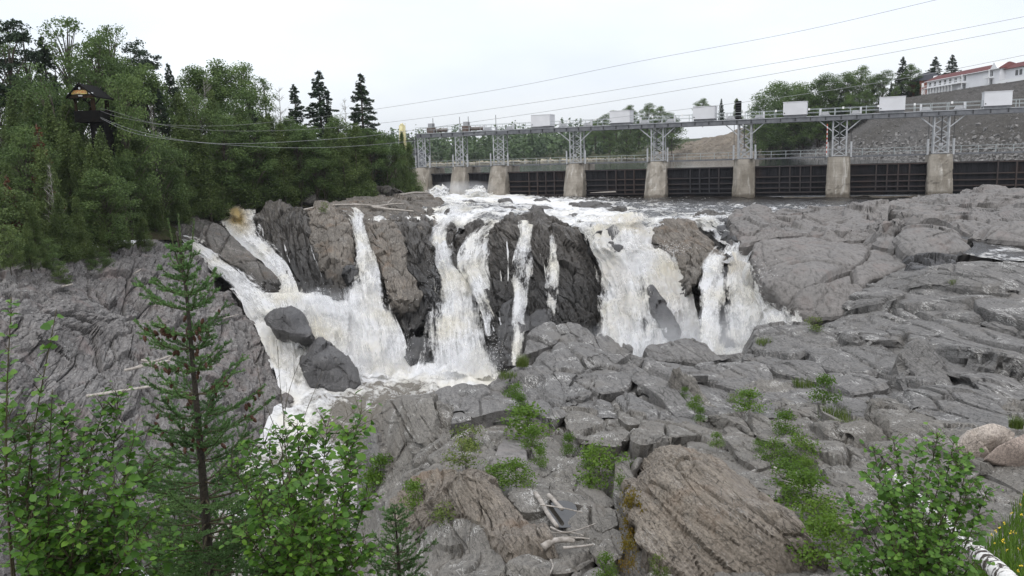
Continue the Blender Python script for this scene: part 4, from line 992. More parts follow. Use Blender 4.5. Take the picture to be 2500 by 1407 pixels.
def fall(rows, label, den=.85, tan=0.0, nr=None, nc=None, amp=.45, seed=0, parent=None, edge=.30, den_fn=None, tan_fn=None, name='waterfall', off=.25):
    px = np.array([[q[:2] for q in (r[0], r[-1])] for r in rows], float)
    wpx = np.abs(px[:, 1, 0] - px[:, 0, 0]).max(); hpx = np.linalg.norm(np.diff(px.mean(1), axis=0), axis=1).sum()
    nc = nc or int(np.clip(wpx / 2.8, 14, 200)); nr = nr or int(np.clip(hpx / 3.0, 20, 200))
    G = loft_rows(rows, nr, nc)
    V = G.reshape(-1, 3); F = grid_faces(nr, nc)
    du = np.linalg.norm(np.diff(G, axis=1), axis=2); dv = np.linalg.norm(np.diff(G, axis=0), axis=2)
    U = np.concatenate([np.zeros((nr, 1)), np.cumsum(du, 1)], 1); U -= U[:, -1:] / 2
    W = np.concatenate([np.zeros((1, nc)), np.cumsum(dv, 0)], 0).mean(1)[:, None].repeat(nc, 1)
    N = vnormals(V, F)
    if (N @ np.array([0, -1, .3])).mean() < 0: F = F[:, ::-1]; N = -N
    uu = U.ravel(); vv = W.ravel()
    q = np.stack([uu * 1.1, vv * .16, np.full(len(uu), seed * 3.1)], 1)
    s = .5 * fbm(q, 4, seed) + .35 * fbm(np.stack([uu * 2.6, vv * .5, np.full(len(uu), seed * 1.1)], 1), 3, seed + 2) + .55 * fbm(V / 1.4, 4, seed + 6) + .22 * fbm(V / .45, 2, seed + 8)
    t = np.linspace(0, 1, nr)[:, None].repeat(nc, 1).ravel()
    c = np.linspace(0, 1, nc)[None].repeat(nr, 0).ravel()
    V = V + N * (off + amp * s * (.35 + .65 * np.clip(t * 2.2, 0, 1)))[:, None]
    e = np.minimum(c, 1 - c) / edge + .35 * fbm(np.stack([t * 9, c * 3, np.full(len(t), seed)], 1), 3, seed + 9)
    dn = (.5 + (den - .5) * .40) * np.clip(.60 + .42 * e, 0, 1) + .26 * fbm(np.stack([c * 2.2 + seed, t * 5, np.full(len(t), seed * 2.0)], 1), 3, seed + 13)
    if den_fn is not None: dn = dn * den_fn(c, t)
    if wpx < 34: dn = dn - .5 * np.clip(1 - np.minimum(t, 1 - t) / .18, 0, 1) ** 2
    tn = np.full(len(t), tan) if tan_fn is None else tan_fn(c, t)
    o = add(name, V, F, M['fall'], parent, True, {'den': dn, 'tan': np.clip(tn, 0, 1)}, np.stack([uu, vv], 1))
    if parent is None:
        tag(o, label, 'waterfall', kind='structure')
        if wpx > 22:   # loose strands and spray hanging in front of the main sheet
            for j, (oo, dd) in enumerate(((.45, .60), (1.0, .42))):
                fall(rows, None, dd, 0.0, max(14, int(nr * .6)), max(12, int(nc * .6)), amp * 1.6, seed + 101 + 57 * j, o, .42, None, tan_fn, 'water_strands', off + oo)
    return o
cl_ = lambda x: np.clip(x, 0, 1)
def on_dome(rows): return [[(x, y, d - 3.0 * min(1, max(0, (690 - y) / 130))) for x, y, d in r] for r in rows]
fall([[(600,722,85.2),(690,728,84.9),(770,722,84.9),(850,735,84.6)],[(618,760,82.6),(700,768,82.2),(770,768,82.4),(850,790,82.6)],[(640,810,79.7),(700,818,79.8),(770,825,80),(850,845,80.8)],[(660,870,76.8),(715,880,77),(770,885,77.6),(850,890,78.8)],[(685,935,73.4),(720,940,73.6),(770,940,74.4),(850,930,76)]],
     'turbulent white cascade tumbling past the two dark boulders into the pool', .98, seed=15, amp=.8, off=.1, edge=.12)
fall([[(432,598,95),(455,602,94),(485,598,94)],[(452,608,92.5),(485,612,92),(515,625,91.5)],[(492,640,89.5),(535,648,89.5),(565,655,89)],[(540,690,86.5),(585,692,86.5),(622,702,86)],[(585,735,84),(630,735,84),(672,738,84)],[(625,790,80.5),(675,790,80.5),(720,790,80.5)]],
     'leftmost white chute sliding past the layered left rock wall', .95, seed=1, amp=.45)
fall([[(540,533,107),(575,522,109),(626,516,110)],[(541,548,102),(585,540,103.5),(628,530,104)],[(566,580,97.5),(605,575,98),(640,570,98.5)],[(612,622,93),(640,615,94),(668,612,94)],[(650,655,90),(675,648,90.5),(700,645,90.5)],[(672,700,87),(695,695,87.3),(722,692,87.5)],[(664,745,84.2),(695,742,84.3),(735,738,84.5)]],
     'chute with a golden-brown tongue pouring over the lip beside the tilted block', .97, seed=2, amp=.35, tan_fn=lambda c, t: cl_(1.3 * np.exp(-((c - .46) / .24) ** 2) * np.exp(-((t - .22) / .15) ** 2)))
fall([[(846,527,102),(862,535,101),(884,548,100)],[(858,545,98.5),(872,548,98.5),(888,556,98)],[(863,590,95),(885,590,95),(900,592,94.8)],[(866,640,91),(895,640,91),(918,640,91)],[(845,690,87.3),(900,690,87.3),(935,690,87.5)],[(835,750,83.8),(900,750,83.6),(955,755,83.8)],[(840,820,81.6),(900,820,81.4),(985,820,81.8)],[(845,885,79.8),(910,890,79.5),(1000,888,79.7)],[(845,915,78.8),(910,920,78.4),(1005,915,78.6)],[(845,940,77.2),(910,942,76.9),(1008,938,76.9)]],
     'tall white fall widening between the dark rock and the tan column', 1.0, seed=3, amp=.55, den_fn=lambda c, t: 1 - .42 * np.exp(-((c - .10) / .16) ** 2) * np.exp(-((t - .50) / .16) ** 2) - .22 * np.exp(-((c - .28) / .12) ** 2) * np.exp(-((t - .78) / .12) ** 2))
fall([[(1064,520,110),(1090,507,112),(1140,515,110),(1190,525,106)],[(1062,545,103.5),(1085,548,103.5),(1110,552,102.5),(1150,548,102)],[(1040,580,99),(1065,585,99),(1085,590,98.5),(1112,590,98.5)],[(1048,630,94.5),(1075,640,93.8),(1100,640,93.5),(1122,645,93)],[(1060,690,90),(1095,690,89.7),(1130,690,89.3),(1155,695,89)],[(1060,740,87.2),(1100,740,86.8),(1145,745,86.3),(1172,750,86)],[(1040,800,83.3),(1095,800,83),(1150,805,82.7),(1192,810,82.3)],[(1035,860,80.4),(1095,865,80),(1165,865,79.6),(1210,865,79.2)],[(1025,900,78.6),(1095,905,78.2),(1170,908,77.5),(1222,910,77)],[(1015,925,76.8),(1095,930,76.4),(1170,935,75.7),(1226,935,75.2)]],
     'broad stepped white fall left of the central dome', .98, seed=4, amp=.6, den_fn=lambda c, t: 1 - .55 * np.exp(-((c - .12) / .14) ** 2) * np.exp(-((t - .72) / .12) ** 2) - .5 * np.exp(-((c - .10) / .09) ** 2) * np.exp(-((t - .50) / .1) ** 2) - .6 * np.exp(-((c - .55) / .16) ** 2) * np.exp(-((t - .2) / .07) ** 2))
fall([[(1185,540,102),(1205,540,101),(1228,536,100.5)],[(1170,568,97.5),(1195,565,97.5),(1215,562,97)],[(1130,605,94),(1165,600,94),(1200,598,93.8)],[(1118,650,91),(1155,655,89.8),(1200,660,88.6)],[(1150,705,87.5),(1175,705,86.7),(1205,712,85.8)],[(1182,770,83.5),(1195,770,83.2),(1210,775,82.8)],[(1200,840,79.8),(1208,840,79.6),(1216,840,79.4)]],
     'veil of white water spreading over the left shoulder of the dome', .80, seed=5, amp=.3, off=.45)
fall(on_dome([[(1264,558,94.8),(1282,554,95),(1304,558,94.6)],[(1268,590,92),(1282,590,92),(1298,592,91.8)],[(1258,650,87.8),(1280,650,87.4),(1304,650,87.4)],[(1256,720,84),(1278,720,83.5),(1300,720,83.2)],[(1262,790,80.4),(1276,790,80),(1290,790,79.8)],[(1258,850,77.6),(1272,850,77.3),(1284,850,77.2)],[(1252,900,75.4),(1270,900,75.2),(1282,895,75.2)]]),
     'thin vertical white stream down the middle of the dome', .62, seed=6, amp=.2, off=.5)
fall(on_dome([[(1335,585,91.3),(1348,583,91.3),(1362,590,90.8)],[(1345,620,88.8),(1356,620,88.7),(1366,622,88.5)],[(1346,680,85.3),(1356,680,85),(1368,680,84.9)],[(1342,730,82.9),(1352,730,82.6),(1362,732,82.5)],[(1335,762,81.2),(1348,764,80.9),(1364,772,80.4)],[(1342,790,79.6),(1354,790,79.4),(1366,796,79)]]),
     'thin broken trickle on the right half of the dome', .60, seed=7, amp=.2, off=.5)
for k, (pts, lab) in enumerate([
    ([(1215,600,92.2),(1218,650,88.4),(1222,690,86.3),(1218,740,84)], 'hair-thin trickle on the dome nearest to its white veil'),
    ([(1235,590,92.6),(1238,640,88.8),(1240,700,85.7)], 'short hair-thin trickle left of the central stream'),
    ([(1297,590,91.6),(1312,612,89.8),(1322,640,87.5),(1330,690,84.6),(1332,730,82.8)], 'forked trickle branching right from the central stream'),
    ([(1212,745,84),(1218,790,81.2),(1226,830,78.8),(1218,880,76.4)], 'trickle winding down the foot of the dome left of the stream'),
    ([(1235,740,84.2),(1238,790,80.9),(1240,830,78.5)], 'faint trickle on the smooth lower block of the dome')]):
    rows_ = [[(x - 3.5 + 2 * math.sin(y * .13), y, d), (x + 2 * math.sin(y * .13), y, d), (x + 3.5 + 2 * math.sin(y * .13), y, d)] for x, y, d in pts]
    rows_ = on_dome(rows_)
    fall(rows_, lab, .50, seed=20 + k, amp=.12, nc=14, off=.5, edge=.5)
for k, (pts, lab) in enumerate([
    ([(752,560,96.8),(758,600,93.2),(770,640,90),(784,675,87.5),(790,705,85.3)], 'narrow trickle between the striated and the blocky rock'),
    ([(690,580,95.2),(700,620,92.6),(712,660,89.8)], 'faint trickle down the striated dark rock'),
    ([(640,560,99.2),(650,610,94.8)], 'faint trickle on the edge of the striated rock by the chute')]):
    rows_ = [[(x - 4, y, d), (x, y, d), (x + 4, y, d)] for x, y, d in pts]
    fall(rows_, lab, .38, seed=30 + k, amp=.12, nc=14, off=.45, edge=.5)
fall([[(1400,548,95.5),(1470,552,92),(1540,548,92),(1600,548,92.5)],[(1425,572,91.5),(1480,572,88.8),(1545,572,88),(1598,575,88.5)],[(1446,605,88.2),(1490,610,85),(1550,605,85.5),(1600,605,86)],[(1462,650,85),(1510,655,82.5),(1570,645,82.5),(1640,620,84.5)],[(1470,700,82),(1525,705,79.8),(1590,700,79),(1680,690,79)],[(1472,760,79),(1530,765,76.8),(1600,765,75.6),(1700,760,75.5)],[(1470,820,76),(1540,825,74),(1620,825,72.8),(1710,825,72.5)],[(1468,880,73.3),(1545,885,71.3),(1640,885,69.8),(1720,880,69.5)],[(1465,940,70.8),(1545,945,68.8),(1640,945,67.3),(1720,940,67)]],
     'widest, roaring cream-white fall right of the dome', 1.03, seed=8, amp=1.1, edge=.07, tan_fn=lambda c, t: .22 * np.clip(fbm(np.stack([c * 6, t * 5, c * 0], 1), 3, 4) + .25, 0, 1) + .25 * np.exp(-((t - .1) / .06) ** 2) * np.exp(-((c - .7) / .2) ** 2),
     den_fn=lambda c, t: 1 - .75 * np.exp(-((c - .53 - .10 * (t - .6)) / .075) ** 2) * np.exp(-((t - .63) / .13) ** 2))
fall([[(1690,540,98),(1712,535,98),(1735,535,96.5)],[(1712,560,91.5),(1740,558,91.5),(1775,560,89)],[(1745,590,86),(1775,586,86),(1808,590,83.5)],[(1768,612,82.3),(1805,608,81.5),(1850,600,79)],[(1765,632,79.8),(1800,632,78.8),(1842,628,76.5)],[(1730,648,78.7),(1785,646,78.2),(1838,652,75)]],
     'upper white chute running between the brown rock and the ledges', .93, seed=9, amp=.35)
fall([[(1733,640,80),(1752,636,80.3),(1772,640,80)],[(1712,672,77.6),(1740,664,78),(1768,664,78)],[(1700,720,74),(1732,720,74.2),(1768,722,74.2)],[(1695,790,69.6),(1730,790,69.8),(1768,792,69.8)],[(1690,860,65.4),(1728,860,65.4),(1768,860,65.4)],[(1690,900,63.4),(1728,900,63.4),(1768,900,63.4)]],
     'left veil of the curtain fall below the brown rock', .82, seed=10, amp=.35, off=.6)
fall([[(1782,642,78.8),(1810,646,77.5),(1842,660,75)],[(1781,668,77),(1815,672,75.6),(1858,690,72)],[(1779,720,73.6),(1820,722,72.2),(1880,722,69.5)],[(1776,790,69.2),(1825,790,68),(1910,770,66.5)],[(1775,850,65.8),(1830,850,64.8),(1930,815,63.4)],[(1775,900,63.4),(1830,900,62.6),(1940,870,60.6)]],
     'right cream veil of the curtain fall beside the smooth brown rock', .90, seed=11, amp=.45, off=.6, tan_fn=lambda c, t: .30 * np.exp(-((t - .12) / .14) ** 2) + .06)
fall([[(1838,672,72.5),(1852,668,72.3),(1866,690,69.5)],[(1850,700,70),(1872,705,68.5),(1892,722,67)],[(1862,745,67.4),(1890,748,66),(1930,758,64.6)],[(1862,790,65),(1905,780,64),(1965,772,63)],[(1870,840,62.4),(1910,830,61.8),(1985,785,61.6)],[(1880,880,60.6),(1920,870,60),(1985,830,60)]],
     'splashing white water pressed against the foot of the smooth brown rock', 1.0, seed=12, amp=.7, off=.5)
fall([[(1760,532,96.5),(1768,531,96.5),(1776,533,96)],[(1762,550,91.5),(1768,550,91.5),(1774,550,91)],[(1760,575,86),(1767,575,86),(1775,575,85.6)]], 'tiny white spout off the ledge above the upper chute', .7, seed=13, amp=.1, nc=12, off=.4)
fall([[(2275,612,67.8),(2283,612,67.8),(2290,613,67.8)],[(2276,625,65.8),(2283,625,65.8),(2289,626,65.8)],[(2272,645,62.8),(2282,645,62.8),(2292,646,62.8)]], 'tiny white spout under the smooth rock near the right border', .72, seed=14, amp=.1, nc=12, off=.35)
# jets under the two left gates
for px_, lab in ((1072, 'white jet bursting from the leftmost dam gate'), (1165, 'white jet bursting from the second dam gate')):
    w0 = 26 if px_ == 1072 else 34
    fall([[(px_ - w0, 470, 166), (px_, 463 if px_ > 1100 else 467, 165), (px_ + w0, 470, 163)], [(px_ - w0, 478, 156), (px_, 474, 156), (px_ + w0, 477, 154)], [(px_ - w0 - 6, 486, 146), (px_, 482, 146), (px_ + w0 + 6, 485, 145)]], lab, .85, seed=40 + px_, amp=.8, off=.1, nc=40, nr=30)

# flying drops along the edges of the falls
def spray(name, px, py, Y, sx, sy, n, seed, label, size=.03):
    r = np.random.default_rng(seed)
    u, v = r.normal(0, 1, n), r.normal(0, 1, n)
    pts = np.array([P(px + sx * a, py + sy * b, Y + c) for a, b, c in zip(u, v, r.normal(-.6, .9, n))])
    s = size * r.uniform(.4, 1.5, n)
    d = np.array([(1, 1, 1), (-1, -1, 1), (-1, 1, -1), (1, -1, -1)]) * .6
    V = (pts[:, None] + d[None] * s[:, None, None]).reshape(-1, 3)
    i = np.arange(n)[:, None] * 4
    F = np.concatenate([i + np.array(t) for t in ((0, 1, 2), (0, 3, 1), (0, 2, 3), (1, 3, 2))])
    return tag(add(name, V, F, M['white_drop'], None, False), label, 'spray', kind='stuff')
M['white_drop'] = simple('white_drops', (.9, .9, .9), .5)
for k, a in enumerate([(620,712,85,22,14,700,'drops flung off the leftmost chute below the tilted block'),(840,735,84,60,16,1100,'drops above the foaming chute at the foot of the dark rock'),(990,860,79,12,30,350,'drops beside the foot of the tall white fall'),
                       (1060,700,88,10,60,250,'drops along the left edge of the stepped fall'),(1640,612,82,30,10,700,'drops thrown up under the brown rock between the falls'),(1210,880,76,12,30,600,'drops at the lower right of the stepped fall'),
                       (1870,700,67,18,25,700,'drops beside the smooth brown rock')]):
    spray('spray', *a[:5], int(a[5] * .6), 300 + k, a[6], .026)
# drifting mist at the feet of the falls
mist_m = mist_mat('spray_mist', .30)
def mist(px, py, Y, r3, label, m=mist_m):
    import bmesh
    bm = bmesh.new(); bmesh.ops.create_icosphere(bm, subdivisions=3, radius=1.0)
    me = bpy.data.meshes.new('mist'); bm.to_mesh(me); bm.free(); me.materials.append(m)
    o = link('mist', me, None, P(px, py, Y), (0, 0, 0), r3)
    return tag(o, label, 'mist', kind='stuff')
mist(1620, 860, 68, (9, 4.5, 3.6), 'pale mist rising in front of the widest fall')
mist(1790, 840, 63, (4.5, 3, 3.4), 'pale mist rising at the foot of the curtain fall')
mist(920, 885, 78.5, (4.5, 2.2, 1.6), 'mist at the foot of the tall white fall')
mist(1140, 885, 76.8, (4.5, 2.2, 1.7), 'mist at the foot of the stepped fall')
mist(760, 742, 82, (6, 2.5, 1.8), 'mist over the foaming chute below the dark rock')
mist(1130, 462, 156, (7, 3, 1.8), 'mist drifting between the two left dam gates')
# ------------------------------------------------------------------ left bank land under the forest
lc = PA([(1020,470,152),(900,470,132),(750,470,122),(600,472,113),(500,492,106),(430,560,96),(300,605,82),(150,632,71),(0,645,63),(-200,650,55),
         (0,470,85),(200,440,98),(400,440,118),(600,430,130),(800,424,150),(1000,412,165),(-200,480,75),(0,410,110),(300,395,140),(600,395,165),(900,398,190),(-300,420,110),(-300,380,170),(500,370,230),(1000,392,260)])
lx = np.array([(-24,118,-.8),(-33,106,-1.2),(-36,98,-2.5),(-14,135,-.6),(-8,150,-.5),(-2,175,3.5),(-30,92,-6),(-20,120,-3)])
lcc = np.concatenate([lc, lx])
LAND = RBF(lcc[:, :2], lcc[:, 2], c=3.0, lam=1e-3)
def lz(x, y): return float(LAND(np.array([[x, y]]))[0])
nx_, ny_ = 120, 120
ys_ = np.linspace(58, 270, ny_); tt_ = np.linspace(0, 1, nx_)
def _xr(y): return np.interp(y, [58, 66, 70, 78, 88, 95, 105, 118, 135, 152, 170, 190, 270], [-52, -46, -43, -42, -39.5, -37.5, -34, -27, -21, -24, -28, -34, -40])
X_ = np.array([-.95 * y - 10 + (_xr(y) + .95 * y + 10) * tt_ for y in ys_]); Y_ = ys_[:, None].repeat(nx_, 1)
Z_ = LAND(np.stack([X_.ravel(), Y_.ravel()], 1)).reshape(X_.shape)
o = sheet('left_bank_ground', np.stack([X_, Y_, Z_], 2), M['forest_floor'], 'rough', 71, .8, None)
tag(o, 'shaded forest floor sloping down to the river on the left bank', 'ground', kind='structure')
# dark shore ledges under the trees
shore = empty('left_shore_bedrock', P(700, 490, 115)); tag(shore, 'dark rock ledges below the trees of the left bank', 'rock', kind='structure')
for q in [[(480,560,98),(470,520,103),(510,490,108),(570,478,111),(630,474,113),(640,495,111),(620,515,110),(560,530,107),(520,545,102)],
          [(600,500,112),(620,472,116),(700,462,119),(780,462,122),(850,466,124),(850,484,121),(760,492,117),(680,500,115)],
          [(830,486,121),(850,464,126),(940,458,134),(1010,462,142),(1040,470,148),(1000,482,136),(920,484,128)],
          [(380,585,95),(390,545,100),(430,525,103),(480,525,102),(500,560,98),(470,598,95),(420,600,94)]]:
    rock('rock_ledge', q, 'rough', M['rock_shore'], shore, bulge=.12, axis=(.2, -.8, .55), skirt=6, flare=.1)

# ------------------------------------------------------------------ reservoir, far bank and the hill on the right
RES_Z = 4.3
FOOTL = np.array([(150,100),(98,140),(93,180),(91,240),(98,300),(97,360),(68,430),(48,480),(20,520),(-60,540),(-300,560)], float)
rv = np.array([(-60,176,RES_Z),(75,149,RES_Z),(160,120,RES_Z),(180,600,RES_Z),(-320,600,RES_Z),(-160,200,RES_Z)], float)
o = add('reservoir', [rv[0], rv[1], rv[2], rv[3], rv[4], rv[5]], [(0, 1, 3, 4)] + [(1, 2, 3, 3)][:0], M['reservoir'], None, False)
tag(o, 'calm grey reservoir behind the dam gates', 'water', kind='structure')
def seg_dist(p):
    """signed distance to the foot line of the right bank, positive on land (to the right / beyond)"""
    best = np.full(len(p), 1e9); sgn = np.ones(len(p))
    for a, b in zip(FOOTL[:-1], FOOTL[1:]):
        ab = b - a; t = np.clip(((p - a) @ ab) / (ab @ ab), 0, 1)
        d = np.linalg.norm(p - (a + t[:, None] * ab), axis=1)
        cr = ab[0] * (p[:, 1] - a[1]) - ab[1] * (p[:, 0] - a[0])
        m = d < best
        best[m] = d[m]; sgn[m] = np.where(cr[m] < 0, 1, -1)
    return best * sgn
def hill_z(x, y):
    p = np.stack([np.ravel(x), np.ravel(y)], 1).astype(float)
    d = seg_dist(p)
    top = np.interp(p[:, 1], [100, 200, 300, 380, 430, 480, 600], [17.5, 17.5, 17, 15.5, 9, 4, 3])
    wid = np.interp(p[:, 1], [100, 200, 300, 400, 500, 600], [25, 24, 24, 24, 22, 30])
    t = np.clip(d / wid, -.2, 1)
    z = RES_Z - .6 + top * np.where(t > 0, t * (1.15 - .15 * t), t) + np.clip(d - wid, 0, 400) * .03
    return z
def hill_sheet(name, y0, y1, d0, d1, ny, nx, mat, style, seed, label, k=1.0):
    s = np.concatenate([[0], np.cumsum(np.linalg.norm(np.diff(FOOTL, axis=0), axis=1))])
    sy0, sy1 = np.interp([y0, y1], FOOTL[:, 1], s)
    ss = np.linspace(sy0, sy1, ny)
    base = np.stack([np.interp(ss, s, FOOTL[:, 0]), np.interp(ss, s, FOOTL[:, 1])], 1)
    for _ in range(30): base[1:-1] = .5 * base[1:-1] + .25 * (base[:-2] + base[2:])
    tg = np.gradient(base, axis=0); tg /= np.linalg.norm(tg, axis=1)[:, None]
    nr = np.stack([tg[:, 1], -tg[:, 0]], 1)
    dd = np.linspace(d0, d1, nx)
    XY = base[:, None] + nr[:, None] * dd[None, :, None]
    Z = hill_z(XY[..., 0], XY[..., 1]).reshape(ny, nx)
    o = sheet(name, np.concatenate([XY, Z[..., None]], 2), mat, style, seed, k)
    if style is None or True: tag(o, label, 'ground', kind='structure')
    return o
STYLES['gravel'] = dict(blk=(3, 3, 3), rot=(.2, .3, .4), ca=.15, sl=.2, cd=.1, lay=2.0, la=.05, fb=(1.2, .30))
STYLES['soil'] = dict(blk=(6, 9, 9), rot=(.2, .3, .4), ca=.3, sl=.5, cd=.3, lay=3.0, la=.25, fb=(5, .9))
hill_sheet('gravel_embankment', 101, 300, -3, 40, 160, 110, M['gravel'], 'gravel', 81, 'long grey gravel embankment behind the right half of the dam')
hill_sheet('sandy_bank', 300, 430, -3, 34, 120, 80, M['sand'], 'soil', 83, 'bare sandy slope across the reservoir between the trees')
hill_sheet('far_bank', 430, 558, -3, 120, 90, 50, M['forest_floor'], 'soil', 85, 'low wooded far bank of the reservoir')
hill_sheet('hilltop_ground', 101, 430, 33, 160, 90, 40, M['forest_floor'], 'soil', 87, 'grassy hilltop around the white hotel')
# riprap stones along the embankment foot (each one about a pixel or two, far too many to count)
rr = np.random.default_rng(5)
def stones(name, n, pick, mat, label, smin, smax, seed):
    r = np.random.default_rng(seed)
    t0 = np.array([(1, 0, 0), (-1, 0, 0), (0, 1, 0), (0, -1, 0), (0, 0, 1), (0, 0, -1)], float)
    f0 = np.array([(0, 2, 4), (2, 1, 4), (1, 3, 4), (3, 0, 4), (2, 0, 5), (1, 2, 5), (3, 1, 5), (0, 3, 5)])
    pts = pick(r, n)
    s = r.uniform(smin, smax, (n, 1, 1)) * r.uniform(.5, 1.3, (n, 1, 3))
    a = r.normal(size=(n, 3, 3)); qm = np.linalg.qr(a)[0]
    V = (pts[:, None] + np.einsum('nij,nkj->nki', qm, t0[None] * s * (1 + .3 * r.normal(size=(n, 6, 1))))).reshape(-1, 3)
    F = (np.arange(n)[:, None, None] * 6 + f0[None]).reshape(-1, 3)
    return tag(add(name, V, F, mat, None, False), label, 'stones', kind='stuff')
def pick_riprap(r, n):
    y = r.uniform(130, 310, n); d = np.abs(r.normal(0, 1, n)) * np.interp(y, [130, 180, 310], [4.5, 4.0, 3.0]) - .6
    x = np.interp(y, FOOTL[1:7, 1], FOOTL[1:7, 0]) + d
    return np.stack([x, y, hill_z(x, y) + .12], 1)
M['riprap'] = simple('pale_riprap_stone', (.23, .222, .212), .9, .2, 0, c2=(.14, .137, .133), scale=.9)
stones('riprap', 4200, pick_riprap, M['riprap'], 'band of loose riprap stones along the foot of the gravel embankment', .15, .50, 12)
def pick_slope(r, n):
    y = r.uniform(125, 300, n); d = r.uniform(1, 24, n)
    x = np.interp(y, FOOTL[1:7, 1], FOOTL[1:7, 0]) + d
    return np.stack([x, y, hill_z(x, y) + .1], 1)
stones('scattered_stones', 5000, pick_slope, M['riprap'], 'small pale stones scattered over the gravel embankment', .04, .13, 13)
def pick_boom(r, n):
    x = r.uniform(-70, 75, n); y = np.interp(x, [-70, 20, 48, 75], [533, 516, 474, 415]) + r.normal(0, 1.5, n)
    return np.stack([x, y, np.full(n, RES_Z + .1) + r.uniform(0, .8, n)], 1)
M['shore_stone'] = simple('yellowish_shore_stone', (.42, .38, .29), .9, .2, 0, c2=(.30, .27, .22), scale=.3)
stones('shore_stones', 700, pick_boom, M['shore_stone'], 'pale stones lining the far shore of the reservoir', .5, 1.2, 14)

# ------------------------------------------------------------------ tree prototypes
def cards(pts, size, rng, up=.35, asp=.7, dirs=None):
    """one rhombic leaf card per point; returns verts, quads, per-vertex variation"""
    n = len(pts)
    size = np.broadcast_to(np.asarray(size, float), (n,))
    nrm = rng.normal(size=(n, 3)); nrm[:, 2] = np.abs(nrm[:, 2]) + up
    nrm /= np.linalg.norm(nrm, axis=1)[:, None]
    d = rng.normal(size=(n, 3)) if dirs is None else dirs + .35 * rng.normal(size=(n, 3))
    t = np.cross(nrm, d); t /= np.linalg.norm(t, axis=1)[:, None] + 1e-9
    b = np.cross(t, nrm)
    s = size[:, None]
    V = np.stack([pts - b * s * .5, pts + t * s * asp * .5, pts + b * s * .5, pts - t * s * asp * .5], 1).reshape(-1, 3)
    F = np.arange(n * 4).reshape(n, 4)
    return V, F
class Proto:
    def __init__(self, name, trunk, crown): self.name, self.trunk, self.crown = name, trunk, crown
def var_of(pts, rng, k=.8):
    v = .5 + .42 * fbm(pts * k, 2, int(rng.integers(1000))) + rng.normal(0, .13, len(pts))
    return np.repeat(np.clip(v, 0, 1), 4)
def conifer(name, H, R, n, mat, seed, droop=.25, size=.3, bare=.06, whorl=.55, gap=.35, tip=.8):
    """spire of drooping branches set in whorls"""
    r = np.random.default_rng(seed); pts, dirs, br = [], [], MB()
    br.tube([(0, 0, -.6), (0, 0, H * .5), (.02 * H * r.normal() * .3, 0, H)], [H * .013, H * .009, .02], 6)
    z = H * bare
    while z < H * .985:
        t = z / H
        L0 = R * (1 - t) ** tip * (.85 + .3 * r.random()) + .15
        for a in np.arange(0, 2 * np.pi, 2 * np.pi / max(4, int(4 + 4 * (1 - t)))) + r.random() * 6:
            if r.random() < gap * .5: continue
            L = L0 * r.uniform(.6, 1.12)
            m = max(3, int(n * L / (R * 40)))
            s = np.sqrt(r.random(m)) * L
            side = r.normal(0, .16, m) * (L - s * .6)
            zz = z - droop * s + .10 * s ** 2 / max(L, .3) * 1.2 + r.normal(0, .10, m)
            p = np.stack([np.cos(a) * s - np.sin(a) * side, np.sin(a) * s + np.cos(a) * side, zz], 1)
            pts.append(p); dirs.append(np.tile([np.cos(a), np.sin(a), -droop], (m, 1)))
            if L > .7 and r.random() < .6:
                br.tube([(0, 0, z), (np.cos(a) * L * .8, np.sin(a) * L * .8, z - droop * L * .7)], [.035, .012], 4)
        z += whorl * r.uniform(.7, 1.2) * (1 - .5 * t)
    pts = np.concatenate(pts); dirs = np.concatenate(dirs)
    V, F = cards(pts, size * r.uniform(.6, 1.3, len(pts)), r, .5, .45, dirs)
    tv, tf = br.get()
    return Proto(name, make_mesh('trunk', tv, tf, M['bark']), make_mesh('crown', V, F, mat, True, {'var': var_of(pts, r)}))
def cedar(name, H, R, n, seed, mat, size=.26, low=.05, power=.75):
    """dense feathery cone with bulging clumps"""
    r = np.random.default_rng(seed)
    k = 46
    ct = r.uniform(low, .97, k); ca = r.uniform(0, 2 * np.pi, k)
    pts = []
    for t, a in zip(ct, ca):
        rad = R * (1 - t) ** power * r.uniform(.55, 1.1) * (min(1, .35 + t * 5))
        c = np.array([np.cos(a) * rad * .72, np.sin(a) * rad * .72, t * H])
        m = int(n / k * (.4 + 1.2 * (1 - t)))
        q = r.normal(size=(m, 3)); q /= np.linalg.norm(q, axis=1)[:, None]
        q *= (r.random((m, 1)) ** .4) * np.array([rad * .5 + .25, rad * .5 + .25, .085 * H * r.uniform(.7, 1.3)])
        q[:, 2] -= .25 * np.linalg.norm(q[:, :2], axis=1)
        pts.append(c + q)
    t = r.uniform(low, 1, n // 5)
    a = r.uniform(0, 6.283, n // 5); rad = R * (1 - t) ** power * .7 * np.sqrt(r.random(n // 5))
    pts.append(np.stack([np.cos(a) * rad, np.sin(a) * rad, t * H], 1))
    pts = np.concatenate(pts)
    V, F = cards(pts, size * r.uniform(.6, 1.4, len(pts)), r, .2, .6)
    tb = MB().tube([(0, 0, -.6), (.05, 0, H * .45), (0, 0, H * .9)], [H * .016, H * .011, .02], 6)
    tv, tf = tb.get()
    return Proto(name, make_mesh('trunk', tv, tf, M['bark']), make_mesh('crown', V, F, mat, True, {'var': var_of(pts, r)}))
